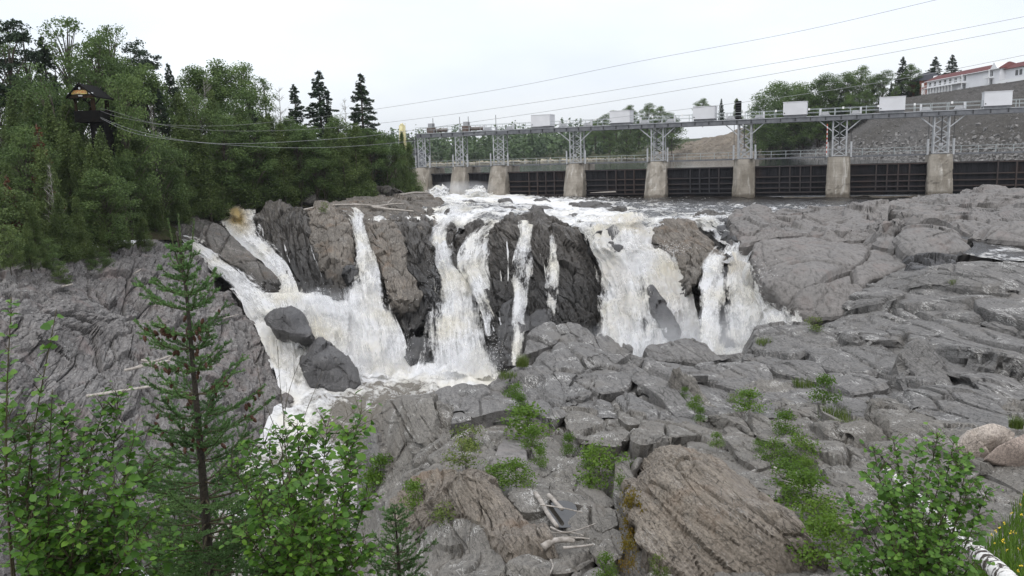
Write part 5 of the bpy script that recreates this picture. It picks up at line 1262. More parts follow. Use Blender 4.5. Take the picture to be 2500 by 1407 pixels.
def broadleaf(name, H, R, n, seed, mat, size=.30, bole=.3, clumps=26, gap=.0, bark='bark', flat=.62, top=1.0):
    """trunk, forking limbs and leaf clumps with gaps between them"""
    r = np.random.default_rng(seed); br = MB(); cs = []
    lean = r.normal(0, .03, 2) * H
    def tp(t): return np.array([lean[0] * t * t, lean[1] * t * t, H * t])
    br.tube([tp(0) - (0, 0, .6), tp(.3), tp(.6), tp(.93)], [H * .014, H * .011, H * .007, .02], 6)
    for c in range(clumps):
        t = bole + (1 - bole) * r.random() ** .9
        a = r.uniform(0, 6.283)
        rr_ = R * math.sqrt(max(.04, 1 - ((t - (bole + .42 * (1 - bole))) / (.62 * (1 - bole))) ** 2)) * r.uniform(.35, 1.0)
        e = tp(t) + np.array([np.cos(a) * rr_, np.sin(a) * rr_, r.uniform(.0, .08) * H])
        s = tp(max(.12, t - .18 - .1 * r.random()))
        br.tube([s, (s + e) / 2 + (0, 0, .03 * H), e], [H * .0055, H * .0035, .012], 4)
        cs.append((e, r.uniform(.16, .30) * R + .25))
    cs.append((tp(.97), .22 * R + .2))
    tot = sum(c[1] ** 2 for c in cs); pts = []
    for e, rad in cs:
        m = int(n * rad ** 2 / tot)
        q = r.normal(size=(m, 3)); q /= np.linalg.norm(q, axis=1)[:, None] + 1e-9
        q *= r.random((m, 1)) ** .5 * np.array([rad * 1.25, rad * 1.25, rad * flat * 1.3])
        pts.append(e + q)
    pts = np.concatenate(pts)
    keep = fbm(pts * 1.3, 2, seed) > -.35 + gap
    pts = pts[keep]
    V, F = cards(pts, size * r.uniform(.6, 1.4, len(pts)), r, .3, .75)
    tv, tf = br.get()
    return Proto(name, make_mesh('trunk', tv, tf, M[bark]), make_mesh('crown', V, F, mat, True, {'var': var_of(pts, r)}))
def baretree(name, H, R, seed):
    r = np.random.default_rng(seed); br = MB()
    br.tube([(0, 0, -.5), (.1, 0, H * .5), (.0, .1, H)], [H * .012, H * .008, .015], 6)
    for k in range(34):
        t = r.uniform(.3, .97); a = r.uniform(0, 6.28); L = R * (1.1 - t) * r.uniform(.7, 1.5) + .4
        s = np.array([.05, 0, t * H]); e = s + np.array([np.cos(a) * L, np.sin(a) * L, L * .7])
        br.tube([s, (s + e) / 2 - (0, 0, .05 * L), e], [.045, .03, .012], 4)
        for j in range(3):
            s2 = s + (e - s) * r.uniform(.3, .9); e2 = s2 + r.normal(0, .35 * L, 3) + (0, 0, .25 * L)
            br.tube([s2, e2], [.02, .008], 4)
    tv, tf = br.get()
    return Proto(name, make_mesh('trunk', tv, tf, M['bark_pale']), None)
PR = {
 'spruce': [conifer('spruce_tree', 18, 3.1, 5200, M['needle'], 1, .30, .42, gap=.45), conifer('spruce_tree', 18, 3.6, 5600, M['needle'], 2, .22, .42, gap=.55), conifer('spruce_tree', 18, 2.6, 4600, M['needle'], 3, .35, .40, gap=.3)],
 'cedar': [cedar('cedar_tree', 12, 2.5, 13000, 11, M['cedar'], .19), cedar('cedar_tree', 12, 2.9, 14000, 12, M['cedar'], .19, power=.7), cedar('cedar_tree', 12, 2.1, 12000, 13, M['cedar'], .19, power=.95), cedar('cedar_tree', 12, 2.6, 13000, 14, M['cedar'], .19, power=.8)],
 'leaf': [broadleaf('broadleaf_tree', 13, 3.4, 14000, 21, M['decid'], .20, clumps=36), broadleaf('broadleaf_tree', 13, 3.9, 15000, 22, M['decid'], .20, clumps=44), broadleaf('broadleaf_tree', 13, 3.0, 12000, 23, M['decid'], .20, bole=.4, clumps=34), broadleaf('broadleaf_tree', 13, 3.6, 15000, 24, M['decid'], .20, bole=.16, clumps=46)],
 'aspen': [broadleaf('aspen_tree', 17, 3.0, 4600, 31, M['decid'], .24, .36, 34, .05), broadleaf('aspen_tree', 17, 3.4, 5600, 32, M['decid'], .24, .32, 36, .08), broadleaf('aspen_tree', 17, 2.7, 3800, 33, M['needle'], .28, .45, 22, .2)],
 'pine': [broadleaf('pine_tree', 18, 3.6, 5200, 41, M['needle'], .34, .35, 26, .08, flat=.35), broadleaf('pine_tree', 18, 3.2, 4800, 42, M['needle'], .34, .42, 22, .12, flat=.35)],
 'bush': [broadleaf('bush', 4, 1.9, 6500, 51, M['decid'], .15, .06, 30), broadleaf('bush', 4, 1.7, 6000, 52, M['cedar'], .15, .05, 28), broadleaf('bush', 4, 2.2, 7000, 53, M['decid'], .15, .04, 34)],
 'bare': [baretree('bare_tree', 15, 3.2, 61), baretree('bare_tree', 15, 2.6, 62)],
 'dead': [conifer('dead_spruce_tree', 10, 1.6, 2600, M['dead_needle'], 71, .2, .3, gap=.4)],
}
NATIVE = {k: (18 if k in ('spruce', 'pine') else 12 if k == 'cedar' else 13 if k == 'leaf' else 17 if k == 'aspen' else 4 if k == 'bush' else 15 if k == 'bare' else 10) for k in PR}
trng = np.random.default_rng(77)
def plant(kind, x, y, z, h, wide=1.0, label=None, group=None, var=None, rz=None):
    pr = PR[kind][int(trng.integers(len(PR[kind]))) if var is None else var]
    s = h / NATIVE[kind]
    o = empty(pr.name, (x, y, z), trng.uniform(0, 6.28) if rz is None else rz)
    o.scale = (s * wide, s * wide, s)
    link('trunk', pr.trunk, o)
    if pr.crown is not None: link('crown', pr.crown, o)
    cat = {'spruce': 'spruce tree', 'cedar': 'cedar tree', 'leaf': 'tree', 'aspen': 'tree', 'pine': 'pine tree', 'bush': 'bush', 'bare': 'bare tree', 'dead': 'dead tree'}[kind]
    return tag(o, label, cat, group)
def tree(kind, px, top, Y, wide=1.0, zf=None, label=None, group=None, var=None, base=None):
    """tree whose tip shows at photo pixel (px, top) and which stands Y metres ahead"""
    x = P(px, 500, Y)[0]
    for _ in range(3):
        z = (zf or lz)(x, Y) if base is None else P(px, base, Y)[2]
        x = P(px, (top + 500) / 2, Y)[0]
    h = max(1.0, P(px, top, Y)[2] - z)
    return plant(kind, x, Y, z, h, wide, label, group, var)
# ------------------------------------------------------------------ trees of the left bank
G1 = 'tall trees along the crest of the left bank'
for px, top, Y, kind, wide, lab in [
    (-15,62,98,'aspen',1.0,'tall sparse tree on the crest at the left border'), (30,60,96,'pine',1.0,'dark ragged pine on the crest near the left border'), (75,80,104,'aspen',1.0,'thin-crowned tree on the crest right of the ragged pine'),
    (125,84,106,'spruce',1.1,'dark spruce among the thin crowns left of the lookout tower'), (185,72,108,'aspen',1.1,'tallest see-through tree behind the lookout tower'), (235,98,112,'pine',.9,'ragged dark pine just right of the tallest see-through tree'),
    (285,92,112,'aspen',.95,'airy tree standing right behind the lookout tower roof'), (335,112,115,'aspen',.9,'slender airy tree right of the tower on the crest'), (255,108,100,'leaf',.9,'leafy tree between the airy trees above the tower'),
    (380,140,118,'pine',.8,'narrow dark pine above the first sag of the cables'), (425,152,112,'spruce',.95,'dark pointed spruce in the middle of the left wood'), (470,185,122,'leaf',.8,'small round tree right of the dark pointed spruce'),
    (545,165,124,'leaf',1.15,'bright green broad-crowned maple on the skyline'), (600,176,128,'leaf',1.0,'darker round tree beside the bright maple'), (655,210,132,'aspen',.8,'thin grey-green tree right of the round trees'),
    (510,195,120,'bare',.8,'bare branching tree left of the bright maple'), (690,212,136,'bare',.8,'bare grey tree left of the three skyline spruces'), (345,125,118,'bare',.9,'bare twiggy tree top behind the airy trees'), (848,240,142,'bare',.8,'bare tree between the two tallest spruces'), (150,90,108,'bare',.9,'bare twigs between the dark spruce and the see-through tree')]:
    tree(kind, px, top, Y, wide, label=lab, group=G1)
for px, top, lab, w, v in [(727,204,'leftmost and smallest of the three skyline spruces',1.35,0), (786,170,'broad dark spruce in the middle of the three skyline spruces',1.45,1), (888,177,'tall slim spruce nearest to the dam, rightmost of the three',1.35,1), (808,215,'lower spruce leaning on the broad dark one',.8,2)]:
    tree('spruce', px, top, 134, w, label=lab, group='spruces on the skyline by the dam', var=v)
# middle rows: cedars and broadleaves, told apart by where they stand
rows = [(-40,300,92),(10,215,96),(55,190,97),(100,205,96),(150,195,96),(190,260,90),(300,165,104),(330,190,106),(365,175,106),(400,215,104),(450,225,108),(490,235,112),(525,220,114),(570,240,116),(620,235,118),(665,275,122),(705,300,124),(750,305,126),(835,300,128),(860,315,128),(930,325,134)]
for i, (px, top, Y) in enumerate(rows):
    kind = ['cedar', 'leaf', 'cedar', 'leaf', 'spruce'][i % 5]
    where = 'around the lookout tower' if px < 420 else 'between the tower and the skyline spruces' if px < 760 else 'below the skyline spruces'
    tree(kind, px, top, Y, 1.05, label='%s, second row %s' % ({'cedar': 'feathery cedar', 'leaf': 'green broadleaf tree', 'spruce': 'dark narrow spruce'}[kind], where), group='second row of the left wood ' + where)
front = [(-20,330,74,'cedar'),(40,245,84,'cedar'),(85,225,86,'cedar'),(130,250,82,'cedar'),(165,300,80,'cedar'),(60,330,76,'leaf'),(110,360,74,'cedar'),(20,400,70,'cedar'),(255,350,86,'leaf'),(235,400,82,'leaf'),(290,330,90,'cedar'),(325,290,92,'cedar'),(300,400,86,'leaf'),(350,345,92,'cedar'),(385,330,94,'leaf'),
         (415,350,98,'cedar'),(450,265,102,'cedar'),(485,295,103,'cedar'),(505,330,103,'cedar'),(545,300,107,'leaf'),(590,280,109,'cedar'),(615,310,109,'leaf'),(650,285,112,'cedar'),(690,300,114,'cedar'),(730,315,116,'leaf'),(770,325,118,'leaf'),(805,310,120,'cedar'),(840,325,122,'cedar'),(870,300,125,'cedar'),(905,325,128,'leaf'),(945,335,132,'leaf'),(965,345,136,'cedar'),(985,325,139,'cedar'),(1000,345,142,'cedar'),
         (370,400,92,'cedar'),(430,395,98,'cedar'),(540,370,106,'cedar'),(640,360,111,'leaf'),(715,360,116,'cedar'),(790,370,119,'leaf'),(890,360,127,'cedar')]
for i, (px, top, Y, kind) in enumerate(front):
    where = ('at the left border' if px < 60 else 'left of the lookout tower' if px < 210 else 'right of the lookout tower' if px < 430 else 'behind the tilted block' if px < 640 else 'behind the driftwood ledge' if px < 860 else 'by the dam')
    tree(kind, px, top, Y, 1.1, label='%s, front row %s' % ({'cedar': 'feathery cedar', 'leaf': 'leafy green tree'}[kind], where), group='front row of the left wood ' + where)
lone = [('leaf',150,190,86,.9,'leafy tree pressing against the left side of the lookout tower'),('leaf',300,215,88,.8,'leafy tree pressing against the right side of the lookout tower'),('cedar',196,322,79,1.0,'cedar hiding the left foot of the lookout tower'),('cedar',252,318,80,1.0,'cedar hiding the right foot of the lookout tower'),('cedar',226,352,78,1.0,'low cedar in front of the shaft of the lookout tower'),('cedar',172,235,86,1.0,'cedar touching the left edge of the lookout roof'),('cedar',285,250,88,1.0,'cedar touching the right edge of the lookout roof'),('leaf',250,432,78,1.35,'round grey-green broadleaf tree in front of the wood, above the rock wall'),('cedar',345,520,84,1.2,'small yellow-green cedar at the tip of the rock wall'),('dead',100,300,76,1.0,'dead reddish spruce left of the lookout tower'),('dead',20,425,68,1.0,'dead reddish spruce near the left border'),('bare',125,400,72,.6,'bare grey stem among the left cedars'),('bare',380,255,100,.45,'pale bare trunk rising right of the lookout tower')]
for kind, px, top, Y, w, lab in lone:
    tree(kind, px, top, Y, w, label=lab)
bushes = [(-20,470,66,2.2),(30,480,68,2.4),(75,500,68,2.0),(140,470,70,2.2),(185,480,73,2.0),(130,520,70,1.6),(190,540,73,1.6),(60,545,64,1.6),(10,560,62,1.5),(245,560,76,1.3),(290,500,81,1.6),(330,545,84,1.2),(395,470,97,1.4),(440,440,101,1.5),(480,425,104,1.6),(520,440,107,1.4),(560,430,110,1.5),(600,440,112,1.3),(650,440,114,1.2),(700,435,117,1.3),(750,440,119,1.2),(800,435,121,1.2),(850,440,123,1.3),(900,440,127,1.3),(950,430,133,1.4),(990,425,140,1.4),(215,585,74,1.0),(160,590,70,1.0),(100,600,66,1.0),(310,570,83,.9),(270,600,79,.9),(420,500,100,1.2),(460,495,103,1.1)]
for px, top, Y, w in bushes:
    where = 'at the left border' if px < 80 else 'along the top of the left rock wall' if px < 340 else 'on the shore above the chutes' if px < 620 else 'along the shore ledges left of the dam'
    kd = 'cedar' if (px < 340 and int(px + top) % 3 != 0) else 'bush'
    tree(kd, px, top, Y, (1.25 if kd == 'cedar' else 1.0) * (1.0 if w > 1.5 else .9), label=('low young cedar ' if kd == 'cedar' else 'low leafy bush ') + where, group='bushes ' + where)
for px, py, Y in [(130,660,66.5),(150,690,65.5),(250,655,74),(225,670,72.5),(120,625,67.5),(30,640,61.5),(60,620,64)]:
    c = P(px, py, Y)
    plant('bush', c[0], c[1], c[2] - .3, 1.5, 1.1, 'small green bush clinging to the left rock wall', 'bushes clinging to the left rock wall')

# ------------------------------------------------------------------ trees on the hill at the right
hz = lambda x, y: float(hill_z(np.array([x]), np.array([y]))[0])
R1 = 'trees of the wooded hill left of the hotel'
for i, (px, top, Y, kind, w) in enumerate([(1895,215,300,'leaf',1.2),(1925,225,285,'leaf',1.3),(1960,215,275,'leaf',1.3),(1995,205,265,'leaf',1.2),(2030,192,262,'leaf',1.2),(2060,190,258,'leaf',1.2),(2095,172,258,'leaf',1.0),(2125,190,255,'leaf',1.2),(2150,180,252,'leaf',1.3),(2197,138,252,'spruce',1.7),(2215,165,248,'leaf',1.2),(2235,190,246,'spruce',1.2),
                                       (1870,260,315,'leaf',1.2),(1850,285,325,'leaf',1.2),(2170,200,246,'spruce',1.3),(2050,230,252,'spruce',1.3),(2000,245,262,'leaf',1.2),(1950,260,280,'leaf',1.2),(1910,275,296,'leaf',1.2),(2110,225,248,'leaf',1.2),(2075,240,250,'leaf',1.2),(2180,215,243,'leaf',1.2),(1880,300,300,'leaf',1.1),(1920,300,286,'spruce',1.1),(1960,290,276,'leaf',1.1),(2000,290,268,'leaf',1.1),(2040,265,258,'leaf',1.1)]):
    tree(kind, px, top, Y, w, hz, {'leaf': 'green broadleaf tree', 'pine': 'dark tall-crowned pine', 'spruce': 'dark spruce', 'bush': 'low bush'}[kind] + ' on the hill left of the hotel', R1, var=3 if kind == 'leaf' else None)
tree('spruce', 2275, 138, 262, 1.9, hz, 'left of the two pointed spruces behind the hotel', 'spruces behind the hotel', 1, base=232)
tree('spruce', 2316, 133, 258, 1.9, hz, 'right of the two pointed spruces behind the hotel', 'spruces behind the hotel', 1, base=226)
for px, top, Y, kind in [(1475,285,440,'leaf'),(1505,275,425,'leaf'),(1540,262,415,'leaf'),(1580,258,405,'leaf'),(1612,265,400,'leaf'),(1640,280,396,'leaf'),(1455,300,450,'leaf'),(1490,320,440,'leaf'),(1530,320,430,'bush'),(1560,300,420,'leaf'),(1600,300,410,'leaf'),(1640,310,400,'bush'),
                         (1715,246,372,'leaf'),(1760,240,366,'spruce'),(1797,240,362,'cedar')]:
    tree(kind, px, top, Y, 1.3, hz, {'leaf': 'round green tree', 'bush': 'low bush', 'spruce': 'small dark spruce', 'cedar': 'small conical cedar'}[kind] + ' above the bare sandy slope', 'trees above the sandy slope', var=3 if kind == 'leaf' else None, base=min(385, top + 62))
# far wood across the reservoir: one hazy mass of crowns
fr = np.random.default_rng(9)
fx, fy = fr.uniform(-330, 110, 900), fr.uniform(505, 760, 900)
fh = fr.uniform(9, 17, 900) * np.interp(fy, [505, 760], [.8, 1.5])
pts, vs = [], []
for x, y, h in zip(fx, fy, fh):
    sh = np.interp(x, [-330, -60, 20, 60, 110], [540, 535, 515, 470, 420])
    if y < sh: y = sh + fr.uniform(2, 60)
    m = 46
    q = fr.normal(size=(m, 3)); q /= np.linalg.norm(q, axis=1)[:, None]
    conic = fr.random() < .35
    wd = h * (.18 if conic else .30)
    q = q * np.array([wd, wd, h * .5]) * fr.random((m, 1)) ** .35
    if conic: q[:, :2] *= np.clip(.5 - q[:, 2:] / h, .05, 1)
    pts.append(q + np.array([x, y, RES_Z + h * .5 + (y - sh) * .055])); vs.append(np.full(m, np.clip(fr.normal(.5, .22), 0, 1)))
pts = np.concatenate(pts); vs = np.concatenate(vs)
V, F = cards(pts, fr.uniform(1.6, 3.4, len(pts)), fr, .5, .8)
tag(add('far_wood', V, F, M['far_leaf'], None, True, {'var': np.repeat(vs, 4)}), 'hazy mixed wood covering the far shore of the reservoir', 'wood', kind='stuff')
# distant ridge
rx = np.linspace(-900, 900, 120)
ridge = np.array([[(x, 1250, 0), (x, 1280, 26 + 9 * math.sin(x * .006 + 1) + 4 * math.sin(x * .021))] for x in rx])
o = sheet('distant_hill', ridge, M['far_leaf_flat'] if 'far_leaf_flat' in M else M['forest_floor'], None)
tag(o, 'blue-green wooded ridge on the horizon behind the reservoir', 'hill', kind='structure')
# thin air haze between the viewer and the far shore
hz_box = MB().box((-700, -30, -20), (700, 1320, 62)).build('haze', None)
hm = bpy.data.materials.new('thin_haze'); hm.use_nodes = True; hm.node_tree.nodes.clear()
ho = hm.node_tree.nodes.new('ShaderNodeOutputMaterial'); hv = hm.node_tree.nodes.new('ShaderNodeVolumePrincipled')
hv.inputs['Color'].default_value = (.90, .95, 1, 1); hv.inputs['Density'].default_value = .00008
hm.node_tree.links.new(hv.outputs[0], ho.inputs['Volume'])
hz_box.data.materials.clear(); hz_box.data.materials.append(hm)
tag(hz_box, 'thin damp haze over the river valley', 'haze', kind='stuff')

# things of one kind in one place are told apart by their order in the photo
ORDW = ['leftmost', 'second', 'third', 'fourth', 'fifth', 'sixth', 'seventh', 'eighth', 'ninth', 'tenth', 'eleventh', 'twelfth', 'thirteenth', 'fourteenth', 'fifteenth', 'sixteenth', 'seventeenth', 'eighteenth', 'nineteenth', 'twentieth', 'twenty-first', 'twenty-second', 'twenty-third', 'twenty-fourth', 'twenty-fifth', 'twenty-sixth']
def finish_labels():
    by = {}
    for o_ in COL.objects:
        if o_.parent is None and 'label' in o_ and 'group' in o_: by.setdefault(o_['label'], []).append(o_)
    for lab, os_ in by.items():
        if len(os_) < 2: continue
        os_.sort(key=lambda q: to_px((q.location[0], q.location[1], q.location[2] + 3))[0])
        for k, q in enumerate(os_):
            q['label'] = (('leftmost ' if k == 0 else 'rightmost ' if k == len(os_) - 1 else ORDW[k] + ' ') + lab) if k in (0, len(os_) - 1) else '%s from the left: %s' % (ORDW[k], lab)
finish_labels()
# ------------------------------------------------------------------ dam (local axes: s along the dam to the right, n downstream, z up)
D0 = np.array([-2.0, 160.0]); DU = np.array([70.0, -29.5]); DU = DU / np.linalg.norm(DU); DN = np.array([DU[1], -DU[0]])
DN = DN if DN[1] < 0 else -DN
def dw(s, n, z): 
    q = D0 + DU * s + DN * n
    return np.array([q[0], q[1], z])
def s_of(px, z):
    lo, hi = -60.0, 140.0
    for _ in range(50):
        m = (lo + hi) / 2
        if to_px(dw(m, 0, z))[0] < px: lo = m
        else: hi = m
    return (lo + hi) / 2
WALK, DECK = 5.95, 12.35
def dbox(mb, s0, s1, n0, n1, z0, z1):
    return mb.hexa([dw(s0, n0, z0), dw(s1, n0, z0), dw(s1, n1, z0), dw(s0, n1, z0)], [dw(s0, n0, z1), dw(s1, n0, z1), dw(s1, n1, z1), dw(s0, n1, z1)])
PIERS = [s_of(px, 3.0) for px in (1036, 1127, 1222, 1408, 1606, 1817, 2047, 2293)]
ORD = ['leftmost', 'second', 'third', 'fourth', 'fifth', 'sixth', 'seventh', 'eighth']
dam_sill = MB(); dbox(dam_sill, PIERS[0] - 14, PIERS[-1] + 40, -6, 1.2, -3, -.7)
tag(dam_sill.build('dam_sill', M['concrete']), 'wet concrete sill under the dam gates', 'sill', kind='structure')
def pier_mesh(s, w, nose, top, i):
    """tapered concrete pier with a chamfered, battered nose, roughened"""
    nz, out = 26, []
    for k in range(nz + 1):
        t = k / nz; z = -1.6 + (top + 1.6) * t
        b = 1.0 + .12 * (1 - t); f = nose + (1 - t) * (2.6 if i < 5 else .7)
        h = w / 2 * b; ch = min(h * .55, .9) if i < 6 else .25
        ring = [(-h, -6), (h, -6), (h, f - ch), (h - ch, f), (-h + ch, f), (-h, f - ch)]
        pts = []
        for (a, b2), (c, d) in zip(ring, ring[1:] + ring[:1]):
            m = 14 if (a, b2) != ring[0] else 3
            for u in np.arange(m) / m: pts.append(dw(s + a + (c - a) * u, b2 + (d - b2) * u, z))
        out.append(pts)
    G = np.array(out)
    V = G.reshape(-1, 3); F = grid_faces(nz + 1, G.shape[1], wrap=True)
    N = vnormals(V, F)
    c0 = np.append(D0 + DU * s, 2)
    if ((V - c0) * N).sum() < 0: F = F[:, ::-1]; N = -N
    V = V + N * (.09 * fbm(V * .8, 4, 60 + i) - .10 * (fbm(V * np.array([.5, .5, .35]), 3, 90 + i) > .18))[:, None]
    ctr = np.append((D0 + DU * s), top)
    cap = [dw(s + a, b, top + .02) for a, b in ((-w / 2, -6), (w / 2, -6), (w / 2, nose - .1), (-w / 2, nose - .1))]
    F2 = np.array([[0, 1, 2, 3]]) + len(V)
    return np.concatenate([V, cap]), np.concatenate([F, F2])
for i, s in enumerate(PIERS):
    w = 2.9 if i == 1 else 3.3 if i in (0, 2) else 3.4
    V, F = pier_mesh(s, w, 1.6, WALK - .1, i)
    look = ['short mossy', 'slanting', 'stout stained', 'peeling', 'blotchy', 'patched tan', 'whitewashed', 'broad two-tone'][i]
    tag(add('dam_pier', V, F, M['concrete'], None, False), '%s concrete pier, %s from the left in the dam' % (look, ORD[i]), 'pier', 'concrete piers of the dam')
# left abutment wall
ab = MB(); dbox(ab, PIERS[0] - 10, PIERS[0] - 1.7, -6, -.2, -2, WALK - .3)
tag(ab.build('abutment_wall', M['concrete']), 'grey concrete wall between the wooded bank and the leftmost pier', 'wall')
# gates
def gate(s0, s1, label, ribs, zb):
    g_ = empty('sluice_gate', dw((s0 + s1) / 2, 0, 0)); tag(g_, label, 'gate', 'steel gates of the dam')
    m = MB(); dbox(m, s0, s1, -.65, -.35, zb, 4.62); m.build('skin_plate', M['gate'], g_)
    for k in range(int((s1 - s0) / .72)):
        a = s0 + .36 + k * .72
        m = MB(); dbox(m, a - .05, a + .05, -.35, -.20, 3.0, 4.55); m.build('stiffener', M['gate'], g_)
    for z in (4.5, 2.75, 1.75, .85, .12):
        if z < zb: continue
        m = MB(); dbox(m, s0, s1, -.352, .05, z - .10, z + .08); m.build('beam', M['gate_rib'], g_)
    c = (s0 + s1) / 2
    for k in range(ribs):
        a = c + (k - (ribs - 1) / 2) * (s1 - s0) * .135 + (s1 - s0) * .06
        m = MB(); dbox(m, a - .10, a + .10, -.348, .12, max(zb, .05), 4.54); m.build('rib', M['gate_rib'], g_)
    return g_
names = ['leftmost gate, raised over a white jet', 'second gate, raised over a white jet', 'third gate, just right of the stout stained pier', 'fourth gate with a trapped pale log', 'fifth gate with rust-brown beams', 'sixth gate, in front of dark still water', 'seventh gate, left of the broad two-tone pier', 'rightmost gate, running out of the frame']
for i in range(8):
    s0 = PIERS[i] + 1.4
    s1 = (PIERS[i + 1] - 1.4) if i < 7 else PIERS[-1] + 20
    gate(s0, s1, 'dark steel ' + names[i], 0 if i < 2 else 4, .9 if i < 2 else -.5)
# lower walkway with railing
wk = empty('lower_walkway', dw(PIERS[3], 0, WALK)); tag(wk, 'lower steel walkway with railing across the tops of the piers', 'walkway')
SA, SB = PIERS[0] - 3, PIERS[-1] + 24
m = MB(); dbox(m, SA, SB, -3.4, -2.2, WALK - .25, WALK); m.build('walkway_deck', M['steel_dark'], wk)
for n_ in (-2.15, -3.45):
    for z in (.55, 1.10):
        m = MB().bar(dw(SA, n_, WALK + z), dw(SB, n_, WALK + z), .07); m.build('rail', M['rail_steel'], wk)
post = MB().box((-.04, -.04, 0), (.04, .04, 1.12)).get()
post_me = make_mesh('rail_post', post[0], post[1], M['rail_steel'], False)
for s in np.arange(SA, SB, 2.4):
    link('rail_post', post_me, wk, Vector(dw(s, -2.15, WALK)) - world_loc(wk))
# hoist towers on the piers
def tower(i, s):
    t_ = empty('hoist_tower', dw(s, 0, WALK)); tag(t_, 'galvanised lattice tower on the %s pier from the left' % ORD[i], 'tower', 'lattice towers carrying the hoist bridge')
    hw = 1.05 if i > 1 else .8; H0, H1 = WALK, DECK - .45
    for a in (-hw, hw):
        for n_ in (-1.5, .5):
            MB().bar(dw(s + a, n_, H0), dw(s + a, n_, H1), .2, .2).build('leg', M['steel'], t_)
    nb = 4
    for n_ in (.5, -1.5):
        for k in range(nb):
            z0 = H0 + (H1 - H0) * k / nb; z1 = H0 + (H1 - H0) * (k + 1) / nb
            MB().bar(dw(s - hw, n_, z0), dw(s + hw, n_, z1), .10).build('brace', M['steel'], t_)
            MB().bar(dw(s + hw, n_ + .03, z0), dw(s - hw, n_ + .03, z1), .10).build('brace', M['steel'], t_)
    for z in (H0 + .1, H0 + (H1 - H0) * .5, H1 - .1):
        MB().bar(dw(s - hw, .5, z), dw(s + hw, .5, z), .12).build('brace', M['steel'], t_)
    for a in (-hw - .75, hw + .75):
        MB().bar(dw(s + a, .3, H0 - .2), dw(s + a, .3, H0 + 2.3), .26).build('guide_post', M['steel'], t_)
        MB().bar(dw(s + a * .98, .1, H0), dw(s + a * .98, .1, H1), .07).build('hoist_rod', M['steel_black'], t_)
    if i > 2:
        MB().bar(dw(s, .7, H0 + 1.6), dw(s, .7, H1), .12).build('hoist_rod', M['steel_black'], t_)
        MB().bar(dw(s - hw, .5, H0 + 4.0), dw(s - hw - 2.3, .5, H1), .16).build('strut', M['steel'], t_)
        MB().bar(dw(s + hw, .5, H0 + 4.0), dw(s + hw + 2.3, .5, H1), .16).build('strut', M['steel'], t_)
    m = MB(); dbox(m, s - .28, s + .28, .55, .85, H0 + 1.2, H0 + 1.65); m.build('junction_box', M['box_grey'], t_)
    return t_
for i, s in enumerate(PIERS): tower(i, s)
# hoist bridge
hb = empty('hoist_bridge', dw(PIERS[3], 0, DECK)); tag(hb, 'long grey steel hoist bridge high above the gates', 'bridge')
SC = PIERS[0] - .9
for n_ in (.75, -1.75):
    m = MB(); dbox(m, SC, SB, n_ - .12, n_ + .12, DECK - .52, DECK + .10); m.build('girder', M['steel_dark'], hb)
    m = MB(); dbox(m, SC, SB, n_ - .26, n_ + .26, DECK + .102, DECK + .22); m.build('flange', M['steel'], hb)
    m = MB(); dbox(m, SC, SB, n_ - .24, n_ + .24, DECK - .62, DECK - .522); m.build('flange', M['steel_dark'], hb)
m = MB(); dbox(m, SC, SB, -1.45, .45, DECK + .12, DECK + .2); m.build('bridge_deck', M['steel_dark'], hb)
for s in np.arange(SC + 1, SB, 2.35):
    m = MB(); dbox(m, s - .09, s + .09, .872, 1.0, DECK - .50, DECK + .08); m.build('stiffener', M['steel_black'], hb)
for z in (.6, 1.15):
    for n_ in (.95, -1.95):
        MB().bar(dw(SC, n_, DECK + .22 + z), dw(SB, n_, DECK + .22 + z), .06).build('rail', M['rail_steel'], hb)
for s in np.arange(SC, SB, 2.35):
    for n_ in (.95, -1.95):
        link('rail_post', post_me, hb, Vector(dw(s, n_, DECK + .22)) - world_loc(hb))
for s in np.arange(PIERS[2] + 4, SB, 5.2):
    m = MB(); dbox(m, s - .14, s + .14, 1.0, 1.06, DECK + 1.15, DECK + 1.5); m.build('rail_sign', M['white_paint'], hb)
# white hoist houses between the towers
def hoist_house(s, label, L=3.7):
    h_ = empty('hoist_house', dw(s, 0, DECK + .2)); tag(h_, label, 'hoist house', 'white hoist houses on the bridge')
    z0 = DECK + .55
    m = MB(); dbox(m, s - L / 2, s + L / 2, -1.6, 1.25, z0, z0 + 2.05); m.build('housing', M['box_white'], h_)
    m = MB(); dbox(m, s - L / 2 - .06, s + L / 2 + .06, -1.66, 1.31, z0 + 2.053, z0 + 2.14); m.build('lid', M['box_white'], h_)
    m = MB(); dbox(m, s - L / 2 + .1, s + L / 2 - .1, -1.5, 1.1, DECK + .22, z0 - .003); m.build('plinth', M['steel_dark'], h_)
    m = MB(); dbox(m, s - L / 2 + .12, s - L / 2 + .3, 1.252, 1.30, z0 + .25, z0 + .4); m.build('latch', M['steel_black'], h_)
    return h_
for px, lab in [(1325,'leftmost of the six white hoist houses, seen against the sky'),(1517,'second white hoist house, in front of green treetops'),(1721,'third white hoist house, above the sandy slope'),(1942,'fourth white hoist house, left of the seventh pier'),(2178,'fifth white hoist house, against the gravel embankment'),(2434,'rightmost white hoist house, below the hotel')]:
    hoist_house(s_of(px, DECK + 1.5), lab, 3.7)
